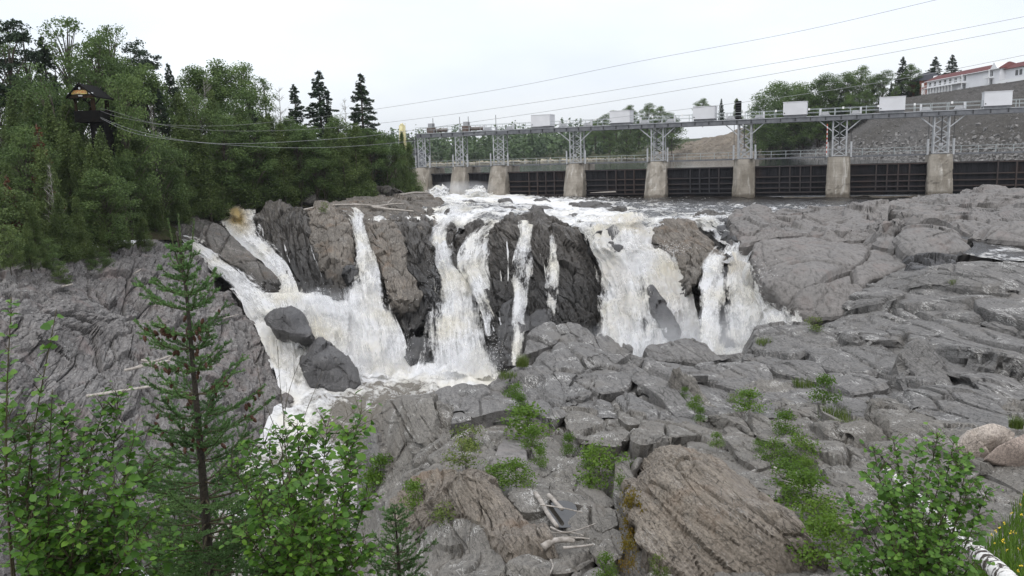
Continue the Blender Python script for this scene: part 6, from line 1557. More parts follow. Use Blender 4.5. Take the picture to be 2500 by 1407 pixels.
def winch(s, label, flip=1):
    w_ = empty('winch', dw(s, 0, DECK + .2)); tag(w_, label, 'winch', 'small grey winches over the towers')
    m = MB(); m.hexa([dw(s - .75, -.5, DECK + .3), dw(s + .75, -.5, DECK + .3), dw(s + .75, .6, DECK + .3), dw(s - .75, .6, DECK + .3)], [dw(s - .4, -.3, DECK + .85), dw(s + .4, -.3, DECK + .85), dw(s + .4, .4, DECK + .85), dw(s - .4, .4, DECK + .85)])
    m.build('gear_case', M['box_grey'], w_)
    m = MB(); dbox(m, s + flip * .75 - .15, s + flip * .75 + .15, -.1, .3, DECK + .25, DECK + 1.35); m.build('motor', M['box_white'], w_)
    m = MB(); dbox(m, s - .9, s + .9, -.6, .7, DECK + .222, DECK + .3); m.build('base_plate', M['steel_dark'], w_)
for i, s in enumerate(PIERS):
    if i > 1:
        winch(s - 2.3, 'grey winch left of the top of the %s tower' % ORD[i], -1); winch(s + 2.3, 'grey winch right of the top of the %s tower' % ORD[i], 1)
# old machinery over the two left gates
for s, lab in ((PIERS[0] + 2.1, 'grey cabinet and old winch at the left end of the hoist bridge'), (PIERS[1] + 1.5, 'rusty winch with a grey cabinet on the left part of the bridge')):
    o_ = empty('old_winch', dw(s, 0, DECK + .2)); tag(o_, lab, 'winch')
    m = MB(); dbox(m, s - .7, s + .7, -.6, .6, DECK + .25, DECK + 1.3); m.build('gear_frame', M['rust'], o_)
    m = MB(); dbox(m, s - .45, s + .55, -.5, .5, DECK + 1.303, DECK + 2.1); m.build('cabinet', M['box_grey'], o_)
    MB().tube([dw(s + 1.0, 0, DECK + .7), dw(s + 3.6, 0, DECK + .7)], [.35, .35], 8).build('drum', M['rust'], o_, True)
for px, lab in ((1059, 'thin mast at the left end of the bridge'), (1124, 'thin mast above the second tower, left one'), (1145, 'thin mast above the second tower, right one'), (1212, 'thin mast above the third tower')):
    s = s_of(px, DECK + 2)
    o_ = empty('mast', dw(s, .3, DECK + .2)); tag(o_, lab, 'mast', 'thin masts on the left part of the bridge')
    MB().bar(dw(s, .3, DECK + .2), dw(s, .3, DECK + 3.1), .10).build('pole', M['steel_black'], o_)
    m = MB(); dbox(m, s - .18, s + .18, .15, .45, DECK + .22, DECK + .9); m.build('foot', M['box_grey'], o_)
# red and white staff gauge on the seventh tower and the black louvred siren on the sixth
s = PIERS[6] - 1.9
o_ = empty('staff_gauge', dw(s, .9, WALK)); tag(o_, 'red and white striped gauge pole beside the seventh tower', 'gauge pole')
for k in range(14):
    z = WALK + .2 + k * .36
    m = MB(); dbox(m, s - .06, s + .06, .85, .97, z, z + .36); m.build('stripe', M['red_paint' if k % 2 else 'red_white'], o_)
s = s_of(1803, DECK + 2.5)
o_ = empty('siren', dw(s, 0, DECK + .2)); tag(o_, 'black louvred siren box standing on the bridge over the sixth pier', 'siren')
m = MB(); dbox(m, s - .45, s + .45, -.4, .4, DECK + .25, DECK + 3.3); m.build('case', M['timber_black'], o_)
for k in range(7):
    m = MB(); dbox(m, s - .5, s + .5, .403, .5, DECK + .5 + k * .4, DECK + .6 + k * .4); m.build('louvre', M['steel_black'], o_)
# stair tower at the left end
s = PIERS[0] - 4.2
o_ = empty('stair_tower', dw(s, 0, WALK)); tag(o_, 'dark steel stair with two landings at the left end of the bridge', 'stair')
for z in (WALK + 2.6, WALK + 5.3):
    m = MB(); dbox(m, s - 1.5, s + 2.6, -1.2, .2, z, z + .15); m.build('landing', M['steel_black'], o_)
    MB().bar(dw(s - 1.5, .2, z + 1.0), dw(s + 2.6, .2, z + 1.0), .06).build('rail', M['rail_steel'], o_)
for a in (-1.2, 2.5):
    MB().bar(dw(s + a, .1, WALK), dw(s + a, .1, DECK - .2), .12).build('post', M['steel'], o_)
for z0, z1, a, b in ((WALK, WALK + 2.6, 2.3, -.4), (WALK + 2.6, WALK + 5.3, -.4, 2.3), (WALK + 5.3, DECK - .1, 2.3, .6)):
    MB().bar(dw(s + a, -.2, z0), dw(s + b, -.2, z1), .18).build('flight', M['steel_black'], o_)
# pale log caught on the fourth gate
c = P(1500, 470, 150)
MB().tube([P(1440,471,151.5), P(1470,470,150.4), P(1503,468.5,149.2)], [.05, .13, .16], 6).build('trapped_log', M['driftwood'], None, True)
tag(bpy.data.objects['trapped_log'], 'pale log lying across the foot of the fourth gate', 'log')

# small grey house behind the abutment and yellow crane-like post behind the cedars
def gable_house(name, c, L, W, H, RH, rz, wall, roof, label, cat):
    h_ = empty(name, c, rz); tag(h_, label, cat)
    def part(nm, V, F, mt):
        return link(nm, make_mesh(nm, V, F, mt, False), h_)
    v, f = MB().box((-L / 2, -W / 2, -1.5), (L / 2, W / 2, H)).get(); part('wall', v, f, wall)
    part('gable', [(-L / 2, -W / 2, H), (-L / 2, W / 2, H), (-L / 2, 0, H + RH), (L / 2, -W / 2, H), (L / 2, W / 2, H), (L / 2, 0, H + RH)], [(0, 2, 1, 1), (3, 4, 5, 5)], wall) if False else None
    v = [(-L / 2, -W / 2, H), (L / 2, -W / 2, H), (L / 2, W / 2, H), (-L / 2, W / 2, H), (-L / 2, -.01, H + RH), (L / 2, -.01, H + RH), (L / 2, .01, H + RH), (-L / 2, .01, H + RH)]
    part('gable', v, [(0, 1, 5, 4), (1, 2, 6, 5), (2, 3, 7, 6), (3, 0, 4, 7)], wall)
    o2, e = .3, .12
    for sg in (-1, 1):
        v = [(-L / 2 - o2, sg * (W / 2 + o2), H - RH * o2 * 2 / W), (L / 2 + o2, sg * (W / 2 + o2), H - RH * o2 * 2 / W), (L / 2 + o2, 0, H + RH), (-L / 2 - o2, 0, H + RH)]
        v = v + [(a, b, z + e) for a, b, z in v]
        part('roof', [(a, b, z + .02) for a, b, z in v], [(0, 1, 2, 3), (7, 6, 5, 4), (0, 4, 5, 1), (1, 5, 6, 2), (2, 6, 7, 3), (3, 7, 4, 0)], roof)
    return h_, part
c = P(1018, 408, 172)
hs, part = gable_house('small_house', (c[0], c[1], c[2]), 3.6, 2.8, 2.7, 1.0, math.radians(80), M['grey_siding'], M['roof_dark'], 'small grey gabled house behind the left end of the dam', 'house')
for sg in (-1, 1):
    v, f = MB().bar((-1.98, sg * 1.72, 2.52), (-1.98, 0, 3.76), .10, .16).get(); part('bargeboard', v, f, M['white_paint'])
v, f = MB().box((-1.86, -.35, .9), (-1.80, .35, 2.1)).get(); part('window_frame', v, f, M['white_paint'])
v, f = MB().box((-1.90, -.25, 1.0), (-1.862, .25, 2.0)).get(); part('window', v, f, M['glass_dark'])
c = P(983, 345, 168)
o_ = empty('yellow_tank', c); tag(o_, 'pale yellow ladder-sided tower peeping over the cedars left of the dam', 'tower')
MB().tube([c + (0, 0, -6), c + (0, 0, 3.1)], [.62, .62], 12).build('shaft', M['yellow_paint'], o_, True)
MB().tube([c + (0, 0, 3.1), c + (0, 0, 3.5)], [.5, .25], 12).build('cap', M['yellow_paint'], o_, True)
for a in (-.25, .25):
    MB().bar(c + (a + .5, -.7, -6), c + (a + .5, -.7, 3.6), .07).build('ladder_rail', M['yellow_paint'], o_)
for k in range(22):
    MB().bar(c + (.25, -.7, -6 + k * .43), c + (.75, -.7, -6 + k * .43), .05).build('rung', M['yellow_paint'], o_)

# ------------------------------------------------------------------ hotel on the hill
A_, B_ = P(2262, 232, 236), P(2440, 207, 200)
ht = empty('hotel', (A_ + B_) / 2); tag(ht, 'white two-storey hotel with a dark red roof on the hill at the right', 'hotel')
def hotel_part(nm, V, F, mt, parent=None): return add(nm, V, F, mt, parent or ht, False)
hu = (B_ - A_); hu[2] = 0; LEN = np.linalg.norm(hu); hu /= LEN
hn = np.array([hu[1], -hu[0], 0.0]); hn = hn if hn @ A_ < 0 else -hn
def hw_(a, b, z): return A_ + hu * a + hn * b + np.array([0, 0, z]) + np.array([0, 0, (B_[2] - A_[2]) * 0])
ZB = -.4
def hbox(nm, a0, a1, b0, b1, z0, z1, mt, parent=None):
    m = MB(); m.hexa([hw_(a0, b0, z0), hw_(a1, b0, z0), hw_(a1, b1, z0), hw_(a0, b1, z0)], [hw_(a0, b0, z1), hw_(a1, b0, z1), hw_(a1, b1, z1), hw_(a0, b1, z1)])
    return m.build(nm, mt, parent or ht)
EV = P(2440, 166, 200)[2] - A_[2]
hbox('wall', 0, LEN, -5.5, 0, .1, EV, M['siding'])
hbox('foundation', 0, LEN, -5.4, -.05, -4, .098, M['concrete_clean'])
RT = EV + 1.5
m = MB(); m.hexa([hw_(-.5, .6, EV - .05), hw_(LEN + .5, .6, EV - .05), hw_(LEN + .5, -6.2, EV - .05), hw_(-.5, -6.2, EV - .05)], [hw_(.4, -2.6, RT), hw_(LEN - 1.0, -2.6, RT), hw_(LEN - 1.0, -2.9, RT), hw_(.4, -2.9, RT)])
rf = m.build('roof', M['roof_red'], ht)
hbox('eave', -.5, LEN + .5, .55, .70, EV - .18, EV - .04, M['white_paint'], rf)
for k in range(7):
    a = LEN * (.03 + .076 * k)
    w_ = hbox('window', a + .3, a + 1.3, .003, .06, EV - 1.5, EV - .5, M['glass_dark'])
    hbox('frame', a + .75, a + .85, .063, .10, EV - 1.5, EV - .5, M['white_paint'], w_)
bal = hbox('balcony', 0, LEN * .58, 0.0, 1.5, EV - 2.15, EV - 2.0, M['white_paint'])
hbox('rail', 0, LEN * .58, 1.42, 1.5, EV - 1.35, EV - 1.25, M['white_paint'], bal)
for a in np.linspace(0, LEN * .58, 26): hbox('baluster', a, a + .08, 1.44, 1.48, EV - 1.998, EV - 1.352, M['white_paint'], bal)
for a in np.linspace(.2, LEN * .45, 11): hbox('post', a - .10, a + .10, 1.25, 1.45, -3.0 + a * .06, EV - 2.152, M['white_paint'])
for fr_, wd in ((.56, 1.2), (.90, 1.6)):
    for z in (EV - 1.6, EV - 3.6):
        w_ = hbox('window', LEN * fr_ - .5, LEN * fr_ + .5, .003, .06, z, z + 1.2, M['glass_dark'])
        hbox('frame', LEN * fr_ - .05, LEN * fr_ + .05, .063, .10, z, z + 1.2, M['white_paint'], w_)
        b_ = hbox('balcony', LEN * fr_ - wd, LEN * fr_ + wd * .6, .0, 1.2, z - .5, z - .38, M['white_paint'])
        hbox('rail', LEN * fr_ - wd, LEN * fr_ + wd * .6, 1.12, 1.2, z + .28, z + .36, M['white_paint'], b_)
        for a in np.linspace(LEN * fr_ - wd, LEN * fr_ + wd * .6, 8): hbox('baluster', a - .03, a + .03, 1.14, 1.18, z - .378, z + .278, M['white_paint'], b_)
    hbox('post', LEN * fr_ + wd * .5, LEN * fr_ + wd * .6, 1.05, 1.2, .2, EV, M['white_paint'])
# right wing set back, gable on the corner
hbox('wing_wall', LEN + .003, LEN + 14, -7, -1.2, .3, EV - .4, M['siding'])
m = MB(); m.hexa([hw_(LEN - .2, -.6, EV - .45), hw_(LEN + 14, -.6, EV - .45), hw_(LEN + 14, -7.6, EV - .45), hw_(LEN - .2, -7.6, EV - .45)], [hw_(LEN + .4, -3.6, EV + 1.0), hw_(LEN + 14, -3.6, EV + 1.0), hw_(LEN + 14, -3.9, EV + 1.0), hw_(LEN + .4, -3.9, EV + 1.0)])
m.build('wing_roof', M['roof_red'], ht)
for a in (LEN + 4.2, LEN + 5.8):
    for z in (EV - 2.2, EV - 4.2): hbox('window', a, a + 1.0, -1.197, -1.14, z, z + 1.2, M['glass_dark'])
hbox('doorway', LEN + 1.0, LEN + 2.2, -1.197, -1.1, EV - 3.6, EV - 2.9, M['glass_dark'])
hbox('terrace_rail', LEN + .2, LEN + 13, 1.0, 1.08, -.2, .55, M['white_paint'])
m = MB(); m.hexa([hw_(LEN - 3.2, .65, EV), hw_(LEN - .2, .65, EV), hw_(LEN - .2, .5, EV), hw_(LEN - 3.2, .5, EV)], [hw_(LEN - 1.8, .65, EV + 1.45), hw_(LEN - 1.6, .65, EV + 1.45), hw_(LEN - 1.6, -2.6, EV + 1.45), hw_(LEN - 1.8, -2.6, EV + 1.45)])
m.build('gable', M['siding'], ht)
# brick house at its left end
c = P(2262, 232, 246)
bh = empty('brick_house', c); tag(bh, 'red brick house with a charcoal hip roof left of the white hotel', 'house')
def bbox_(nm, x0, x1, y0, y1, z0, z1, mt, parent=None):
    m = MB(); m.box((c[0] + x0, c[1] + y0, c[2] + z0), (c[0] + x1, c[1] + y1, c[2] + z1)); return m.build(nm, mt, parent or bh)
bbox_('wall', -2.2, 5.5, 0, 7, -3, 4.1, M['brick_red'])
m = MB(); m.hexa([c + (-2.7, -.5, 4.1), c + (6, -.5, 4.1), c + (6, 7.5, 4.1), c + (-2.7, 7.5, 4.1)], [c + (.8, 3, 6.6), c + (3.5, 3, 6.6), c + (3.5, 3.6, 6.6), c + (.8, 3.6, 6.6)])
rf = m.build('roof', M['roof_dark'], bh)
m = MB(); m.hexa([c + (1.2, -.8, 4.1), c + (3.9, -.8, 4.1), c + (3.9, -.6, 4.1), c + (1.2, -.6, 4.1)], [c + (2.5, -.8, 5.4), c + (2.6, -.8, 5.4), c + (2.6, 1.5, 5.4), c + (2.5, 1.5, 5.4)])
m.build('gable', M['white_paint'], rf)
for z in (.2, 2.2): bbox_('window', -1.6, -.9, -.06, -.003, z, z + 1.2, M['white_paint'])

# ------------------------------------------------------------------ zipline lookout tower in the left wood
TY = 84.0
tc = P(222, 300, TY); gzv = lz(tc[0], TY)
zt = empty('zipline_tower', (tc[0], TY, gzv)); tag(zt, 'black timber zipline tower with a gabled roof and yellow sign among the left trees', 'tower')
def zx(px): return P(px, 300, TY)[0]
def zzv(py, px=220): return P(px, py, TY)[2]
fl, rl, ev, tp_ = zzv(292), zzv(270), zzv(240), zzv(208)
def zb(nm, x0, x1, y0, y1, z0, z1, mt, parent=None):
    m = MB(); m.box((x0, TY + y0, z0), (x1, TY + y1, z1)); return m.build(nm, mt, parent or zt)
x0, x1 = zx(184), zx(246)
zb('platform', x0, x1, -.1, 3.2, fl - .25, fl, M['timber_black'])
zb('parapet', x0, x1, -.1, 0, fl + .003, rl, M['timber_black'])
zb('parapet', x1 - .1, x1, .003, 3.2, fl + .003, rl, M['timber_black'])
zb('shaft', zx(212), zx(246), .6, 2.4, gzv - 1, fl - .253, M['timber_black'])
for a in (x0 + .05, zx(226), x1 - .65):
    for b in (.05, 2.9): zb('post', a, a + .2, b, b + .2, rl - .5, ev, M['timber_brown'])
for a, b in ((zx(226) + .1, -1), (zx(226) + .1, 1)):
    MB().bar((a, TY + .15, ev - .9), (a + b * .8, TY + .15, ev - .05), .1).build('brace', M['timber_black'], zt)
xm = (x0 + x1 - .3) / 2
for sg, xe in ((-1, x0 - .25), (1, x1 + .2)):
    m = MB(); V8 = [(xe, TY - .9, ev - .05), (xm, TY - .9, tp_), (xm, TY + 2.9, tp_), (xe, TY + 2.9, ev - .05)]
    m.hexa(V8, [(a, b, z_ + .14) for a, b, z_ in V8]); m.build('roof', M['timber_black'], zt)
m = MB(); m.hexa([(x0 - .1, TY - .55, ev), (x1 + .1, TY - .55, ev), (x1 + .1, TY - .45, ev), (x0 - .1, TY - .45, ev)], [(xm - .05, TY - .55, tp_ - .1), (xm + .05, TY - .55, tp_ - .1), (xm + .05, TY - .45, tp_ - .1), (xm - .05, TY - .45, tp_ - .1)])
m.build('gable', M['timber_brown'], zt)
for a in (xm - 1.1, xm, xm + .95, xm + 1.2): zb('floodlight', a - .07, a + .07, -.75, -.6, ev + .35 if a != xm else tp_ - .45, ev + .5 if a != xm else tp_ - .25, M['box_white'])
sg_ = zb('sign_board', zx(191), zx(229), -.72, -.66, zzv(231), zzv(221.5), M['sign_yellow'])
zb('small_sign', zx(207), zx(217), -.72, -.66, zzv(236.5), zzv(233.5), M['box_grey'])
zb('lower_sign', zx(224.5), zx(232), .54, .597, zzv(326), zzv(321), M['box_grey'])
cu = bpy.data.curves.new('sign_lettering', 'FONT'); cu.body = 'ZIPZAG'; cu.size = .40; cu.extrude = .004; cu.shear = .3; cu.align_x = 'CENTER'; cu.align_y = 'CENTER'
tmp = bpy.data.objects.new('tmp_text', cu); COL.objects.link(tmp)
bpy.context.view_layer.update()
lme = bpy.data.meshes.new_from_object(tmp.evaluated_get(bpy.context.evaluated_depsgraph_get())); bpy.data.objects.remove(tmp)
lme.materials.clear(); lme.materials.append(M['sign_red'])
sc_ = np.array([(zx(191) + zx(229)) / 2, TY - .727, zzv(226)])
to = link('sign_lettering', lme, sg_, Vector(sc_) - world_loc(sg_), (math.pi / 2, 0, 0))
MB().hexa([(sc_[0] - .5, TY - .726, sc_[2] - .17), (sc_[0] + .1, TY - .726, sc_[2] - .20), (sc_[0] + .1, TY - .722, sc_[2] - .20), (sc_[0] - .5, TY - .722, sc_[2] - .17)], [(sc_[0] - .5, TY - .726, sc_[2] - .14), (sc_[0] + .1, TY - .726, sc_[2] - .16), (sc_[0] + .1, TY - .722, sc_[2] - .16), (sc_[0] - .5, TY - .722, sc_[2] - .14)]).build('swoosh', M['sign_dark'], sg_)

# ------------------------------------------------------------------ ziplines
def wire(pts, rad, mat, label):
    C = polyline(PA(pts), 120)
    V, F = tube(C, rad, 6)
    return tag(add('zipline_cable', V, F, mat, None, True), label, 'cable', 'zipline cables crossing the gorge')
wire([(240,266,84),(264,269,84),(362,298,84),(426,306,83),(554,307,82),(725,292,80),(917,267,78),(1250,213,74),(1562,150,70),(1950,77,66),(2285,0,62),(2700,-100,58)], .014, M['wire'], 'uppermost zipline cable, leaving the frame at the top edge')
wire([(244,270,84),(300,288,84),(469,315,83),(640,320,81),(849,309,78),(1100,280,75),(1400,236,71),(1650,195,68),(2050,127,64),(2500,41,60),(2700,-2,58)], .014, M['wire'], 'second zipline cable from the top at the right border')
wire([(222,276,84),(298,315,84),(362,333,83),(469,346,82),(597,351,80),(849,337,77),(1015,317,74),(1330,273,70),(1650,222,67),(2050,152,63),(2500,68,59),(2700,27,57)], .016, M['wire_pale'], 'third zipline cable, the lower thick one leaving the tower front')
wire([(230,280,84),(320,316,84),(440,342,83),(555,354,81),(700,361,79),(849,358,77),(1050,341,74),(1210,322,72),(1640,271,67),(1950,232,64),(2250,184,61),(2500,135,59),(2700,92,57)], .015, M['wire_pale'], 'lowest zipline cable, passing in front of the hoist houses')
# ------------------------------------------------------------------ near bank under the viewpoint
def bank_z(x, y):
    z = np.interp(y, [-6, 0, 3, 5, 7, 9, 11, 14, 20], [6.0, 5.4, 4.5, 3.4, 2.3, 1.2, .2, -1.6, -6])
    return z - .25 * np.clip(-x - 3, 0, 20) * np.clip((y - 4) / 6, 0, 2)
bx, by = np.meshgrid(np.linspace(-12, 14, 110), np.linspace(-6, 16, 100))
o = sheet('near_bank', np.stack([bx, by, bank_z(bx, by)], 2), M['near_soil'], None)
V_ = np.zeros(len(o.data.vertices) * 3, np.float32); o.data.vertices.foreach_get('co', V_); V_ = V_.reshape(-1, 3)
V_[:, 2] += .12 * fbm(V_ * 1.5, 4, 3); o.data.vertices.foreach_set('co', V_.ravel()); o.data.update()
tag(o, 'overgrown soil bank dropping away below the viewpoint', 'ground', kind='structure')

# ------------------------------------------------------------------ young spruces
def needles_on(path, rng, n, ln=.019, rad=.003):
    """thin needle cards round a twig path"""
    t = rng.random(n) ** .85
    d = np.concatenate([[0], np.cumsum(np.linalg.norm(np.diff(path, axis=0), axis=1))]); d /= d[-1]
    c = np.stack([np.interp(t, d, path[:, k]) for k in range(3)], 1)
    ax = path[-1] - path[0]; ax /= np.linalg.norm(ax) + 1e-9
    r = rng.normal(size=(n, 3)); r -= (r @ ax)[:, None] * ax; r /= np.linalg.norm(r, axis=1)[:, None] + 1e-9
    r[:, 2] += .25
    tip = c + ln * rng.uniform(.75, 1.25, (n, 1)) * (r * .8 + ax * .75)
    s = np.cross(tip - c, rng.normal(size=(n, 3))); s /= np.linalg.norm(s, axis=1)[:, None] + 1e-9
    w = .0045
    m = (c + tip) / 2
    return np.stack([c, m + s * w, tip, m - s * w], 1).reshape(-1, 4, 3)
def young_spruce(trunk_pts, prof, seed, label, whorl=.14, per=5, cones=(), dens=1.0, lead=True, up=.35):
    r = np.random.default_rng(seed)
    T = polyline(trunk_pts, 60); H = T[-1][2] - T[0][2]
    o = empty('young_spruce', T[0]); tag(o, label, 'spruce tree')
    V, F = tube(T, np.interp(np.linspace(0, 1, 60), [0, .5, 1], [.055, .030, .006]) * (H / 3.7) ** .5, 8)
    add('trunk', V, F, M['bark_young'], o)
    def branch(base, az, L, rise, k=None):
        W, N = MB(), []
        q = np.linspace(0, 1, 12)
        dx, dy = math.cos(az), math.sin(az)
        pth = base + np.stack([dx * L * q, dy * L * q, L * (-.10 * q + rise * q ** 2)], 1) + np.cumsum(r.normal(0, .003, (12, 3)), 0)
        W.tube(pth, np.linspace(.008, .0025, 12) * (.6 + .6 * L), 5)
        N.append(needles_on(pth[3:], r, int(340 * L * dens)))
        side = np.array([-dy, dx, 0])
        for s in np.arange(.22, .99, .085 / max(L, .25)):
            for sg in (-1, 1):
                if r.random() < .13: continue
                l2 = min(.36 * L, .28) * (1.15 - s) * r.uniform(.65, 1.25) + .035
                p0 = np.array([np.interp(s, q, pth[:, kk]) for kk in range(3)])
                dirv = np.array([dx, dy, 0]) * .75 + side * sg * .75 + np.array([0, 0, r.uniform(.0, .45)])
                dirv /= np.linalg.norm(dirv)
                pp = p0 + dirv * l2 * np.linspace(0, 1, 5)[:, None] + np.array([0, 0, 1]) * (.10 * l2 * np.linspace(0, 1, 5)[:, None] ** 2)
                W.tube(pp[::2], [.003, .0022, .0014], 3, False)
                N.append(needles_on(pp, r, int((20 + 270 * l2) * dens)))
        wv, wf = W.get(); nv = np.concatenate(N)
        vv = np.concatenate([wv, nv.reshape(-1, 3)]); ff = np.concatenate([wf, np.arange(len(nv) * 4).reshape(-1, 4) + len(wv)])
        vr = np.concatenate([np.full(len(wv), .3), np.repeat(np.clip(r.normal(.5, .2) + r.normal(0, .10, len(nv)), 0, 1), 4)])
        add('branch', vv, ff, [M['twig'], M['spruce_tuft']], o, False, {'var': vr}, None, np.concatenate([np.zeros(len(wf)), np.ones(len(nv))]))
        return pth
    tips = []
    z = .02 * H
    while z < H * .96:
        t = z / H; c = np.array([np.interp(z, T[:, 2] - T[0][2], T[:, kk]) for kk in range(3)])
        L0 = prof(t)
        a0 = r.random() * 6.28; n = per if t < .85 else 4
        for k in range(n):
            L = L0 * r.uniform(.5, 1.25)
            if L < .04: continue
            az = a0 + k * 2 * math.pi / n + r.normal(0, .25)
            p_ = branch(c, az, L, up + .5 * t + r.normal(0, .08))
            tips.append((t, p_))
        z += whorl * r.uniform(.55, 1.1) * (1.0 if t < .8 else .75)
    if lead:
        for dx, l in ((-.085, .16), (.0, .19), (.12, .15)):
            q = np.linspace(0, 1, 10)
            p0 = T[-8]
            pth = p0 + np.stack([dx * q ** .7, 0 * q, (l + T[-1][2] - p0[2] - .05) * q ** 1.15], 1)
            nv = needles_on(pth, r, 260, .009); wv, wf = tube(pth, np.linspace(.006, .003, 10), 5)
            vv = np.concatenate([wv, nv.reshape(-1, 3)]); ff = np.concatenate([wf, np.arange(len(nv) * 4).reshape(-1, 4) + len(wv)])
            add('leader_shoot', vv, ff, [M['twig'], M['spruce_tuft']], o, False, {'var': np.full(len(vv), .55)}, None, np.concatenate([np.zeros(len(wf)), np.ones(len(nv))]))
    if cones:
        q = np.linspace(0, 1, 9); cv, cf = [], []
        a = np.linspace(0, 2 * np.pi, 9)[:-1]
        rad = .013 * np.sin(np.pi * (q * .86 + .10)) ** .7 * (1 + .22 * (np.arange(9) % 2))
        cvv = np.stack([rad[:, None] * np.cos(a), rad[:, None] * np.sin(a), -.058 * q[:, None] + 0 * a], 2).reshape(-1, 3)
        cme = make_mesh('cone', cvv, grid_faces(9, 8, True), M['cone'], False)
        cand = [(t, p_) for t, p_ in tips if cones[0] < t < cones[1]]
        for k in range(cones[2]):
            t, p_ = cand[int(r.integers(len(cand)))]
            c = p_[int(r.integers(3, 11))] + r.normal(0, .02, 3)
            link('cone', cme, o, Vector(c) - world_loc(o), (r.normal(0, .3), r.normal(0, .3), r.random() * 6), (r.uniform(.8, 1.15),) * 3)
    return o
SY = 6.4
young_spruce(PA([(516,1500,SY),(505,1300,SY),(488,1080,SY),(470,880,SY),(455,720,SY),(440,620,SY),(431,568,SY)]),
             lambda t: np.interp(t, [0, .1, .25, .4, .5, .6, .70, .78, .86, .93, 1], [1.10, 1.08, .88, .64, .50, .42, .37, .35, .25, .15, .07]), 4,
             'young spruce with brown cones standing tall in the lower left foreground', cones=(.42, .80, 110), whorl=.19, per=6)
young_spruce(PA([(985,1560,7.6),(975,1400,7.6),(968,1300,7.6),(962,1235,7.6)]), lambda t: np.interp(t, [0, .3, .6, 1], [.60, .50, .30, .06]), 9,
             'small young spruce at the bottom edge left of centre', whorl=.13, lead=False, dens=.8)
young_spruce(PA([(640,1600,5.2),(650,1440,5.2),(655,1370,5.2)]), lambda t: np.interp(t, [0, .4, 1], [.62, .45, .08]), 13,
             'low spruce sapling at the bottom edge right of the tall young spruce', whorl=.13, lead=False, dens=.8)

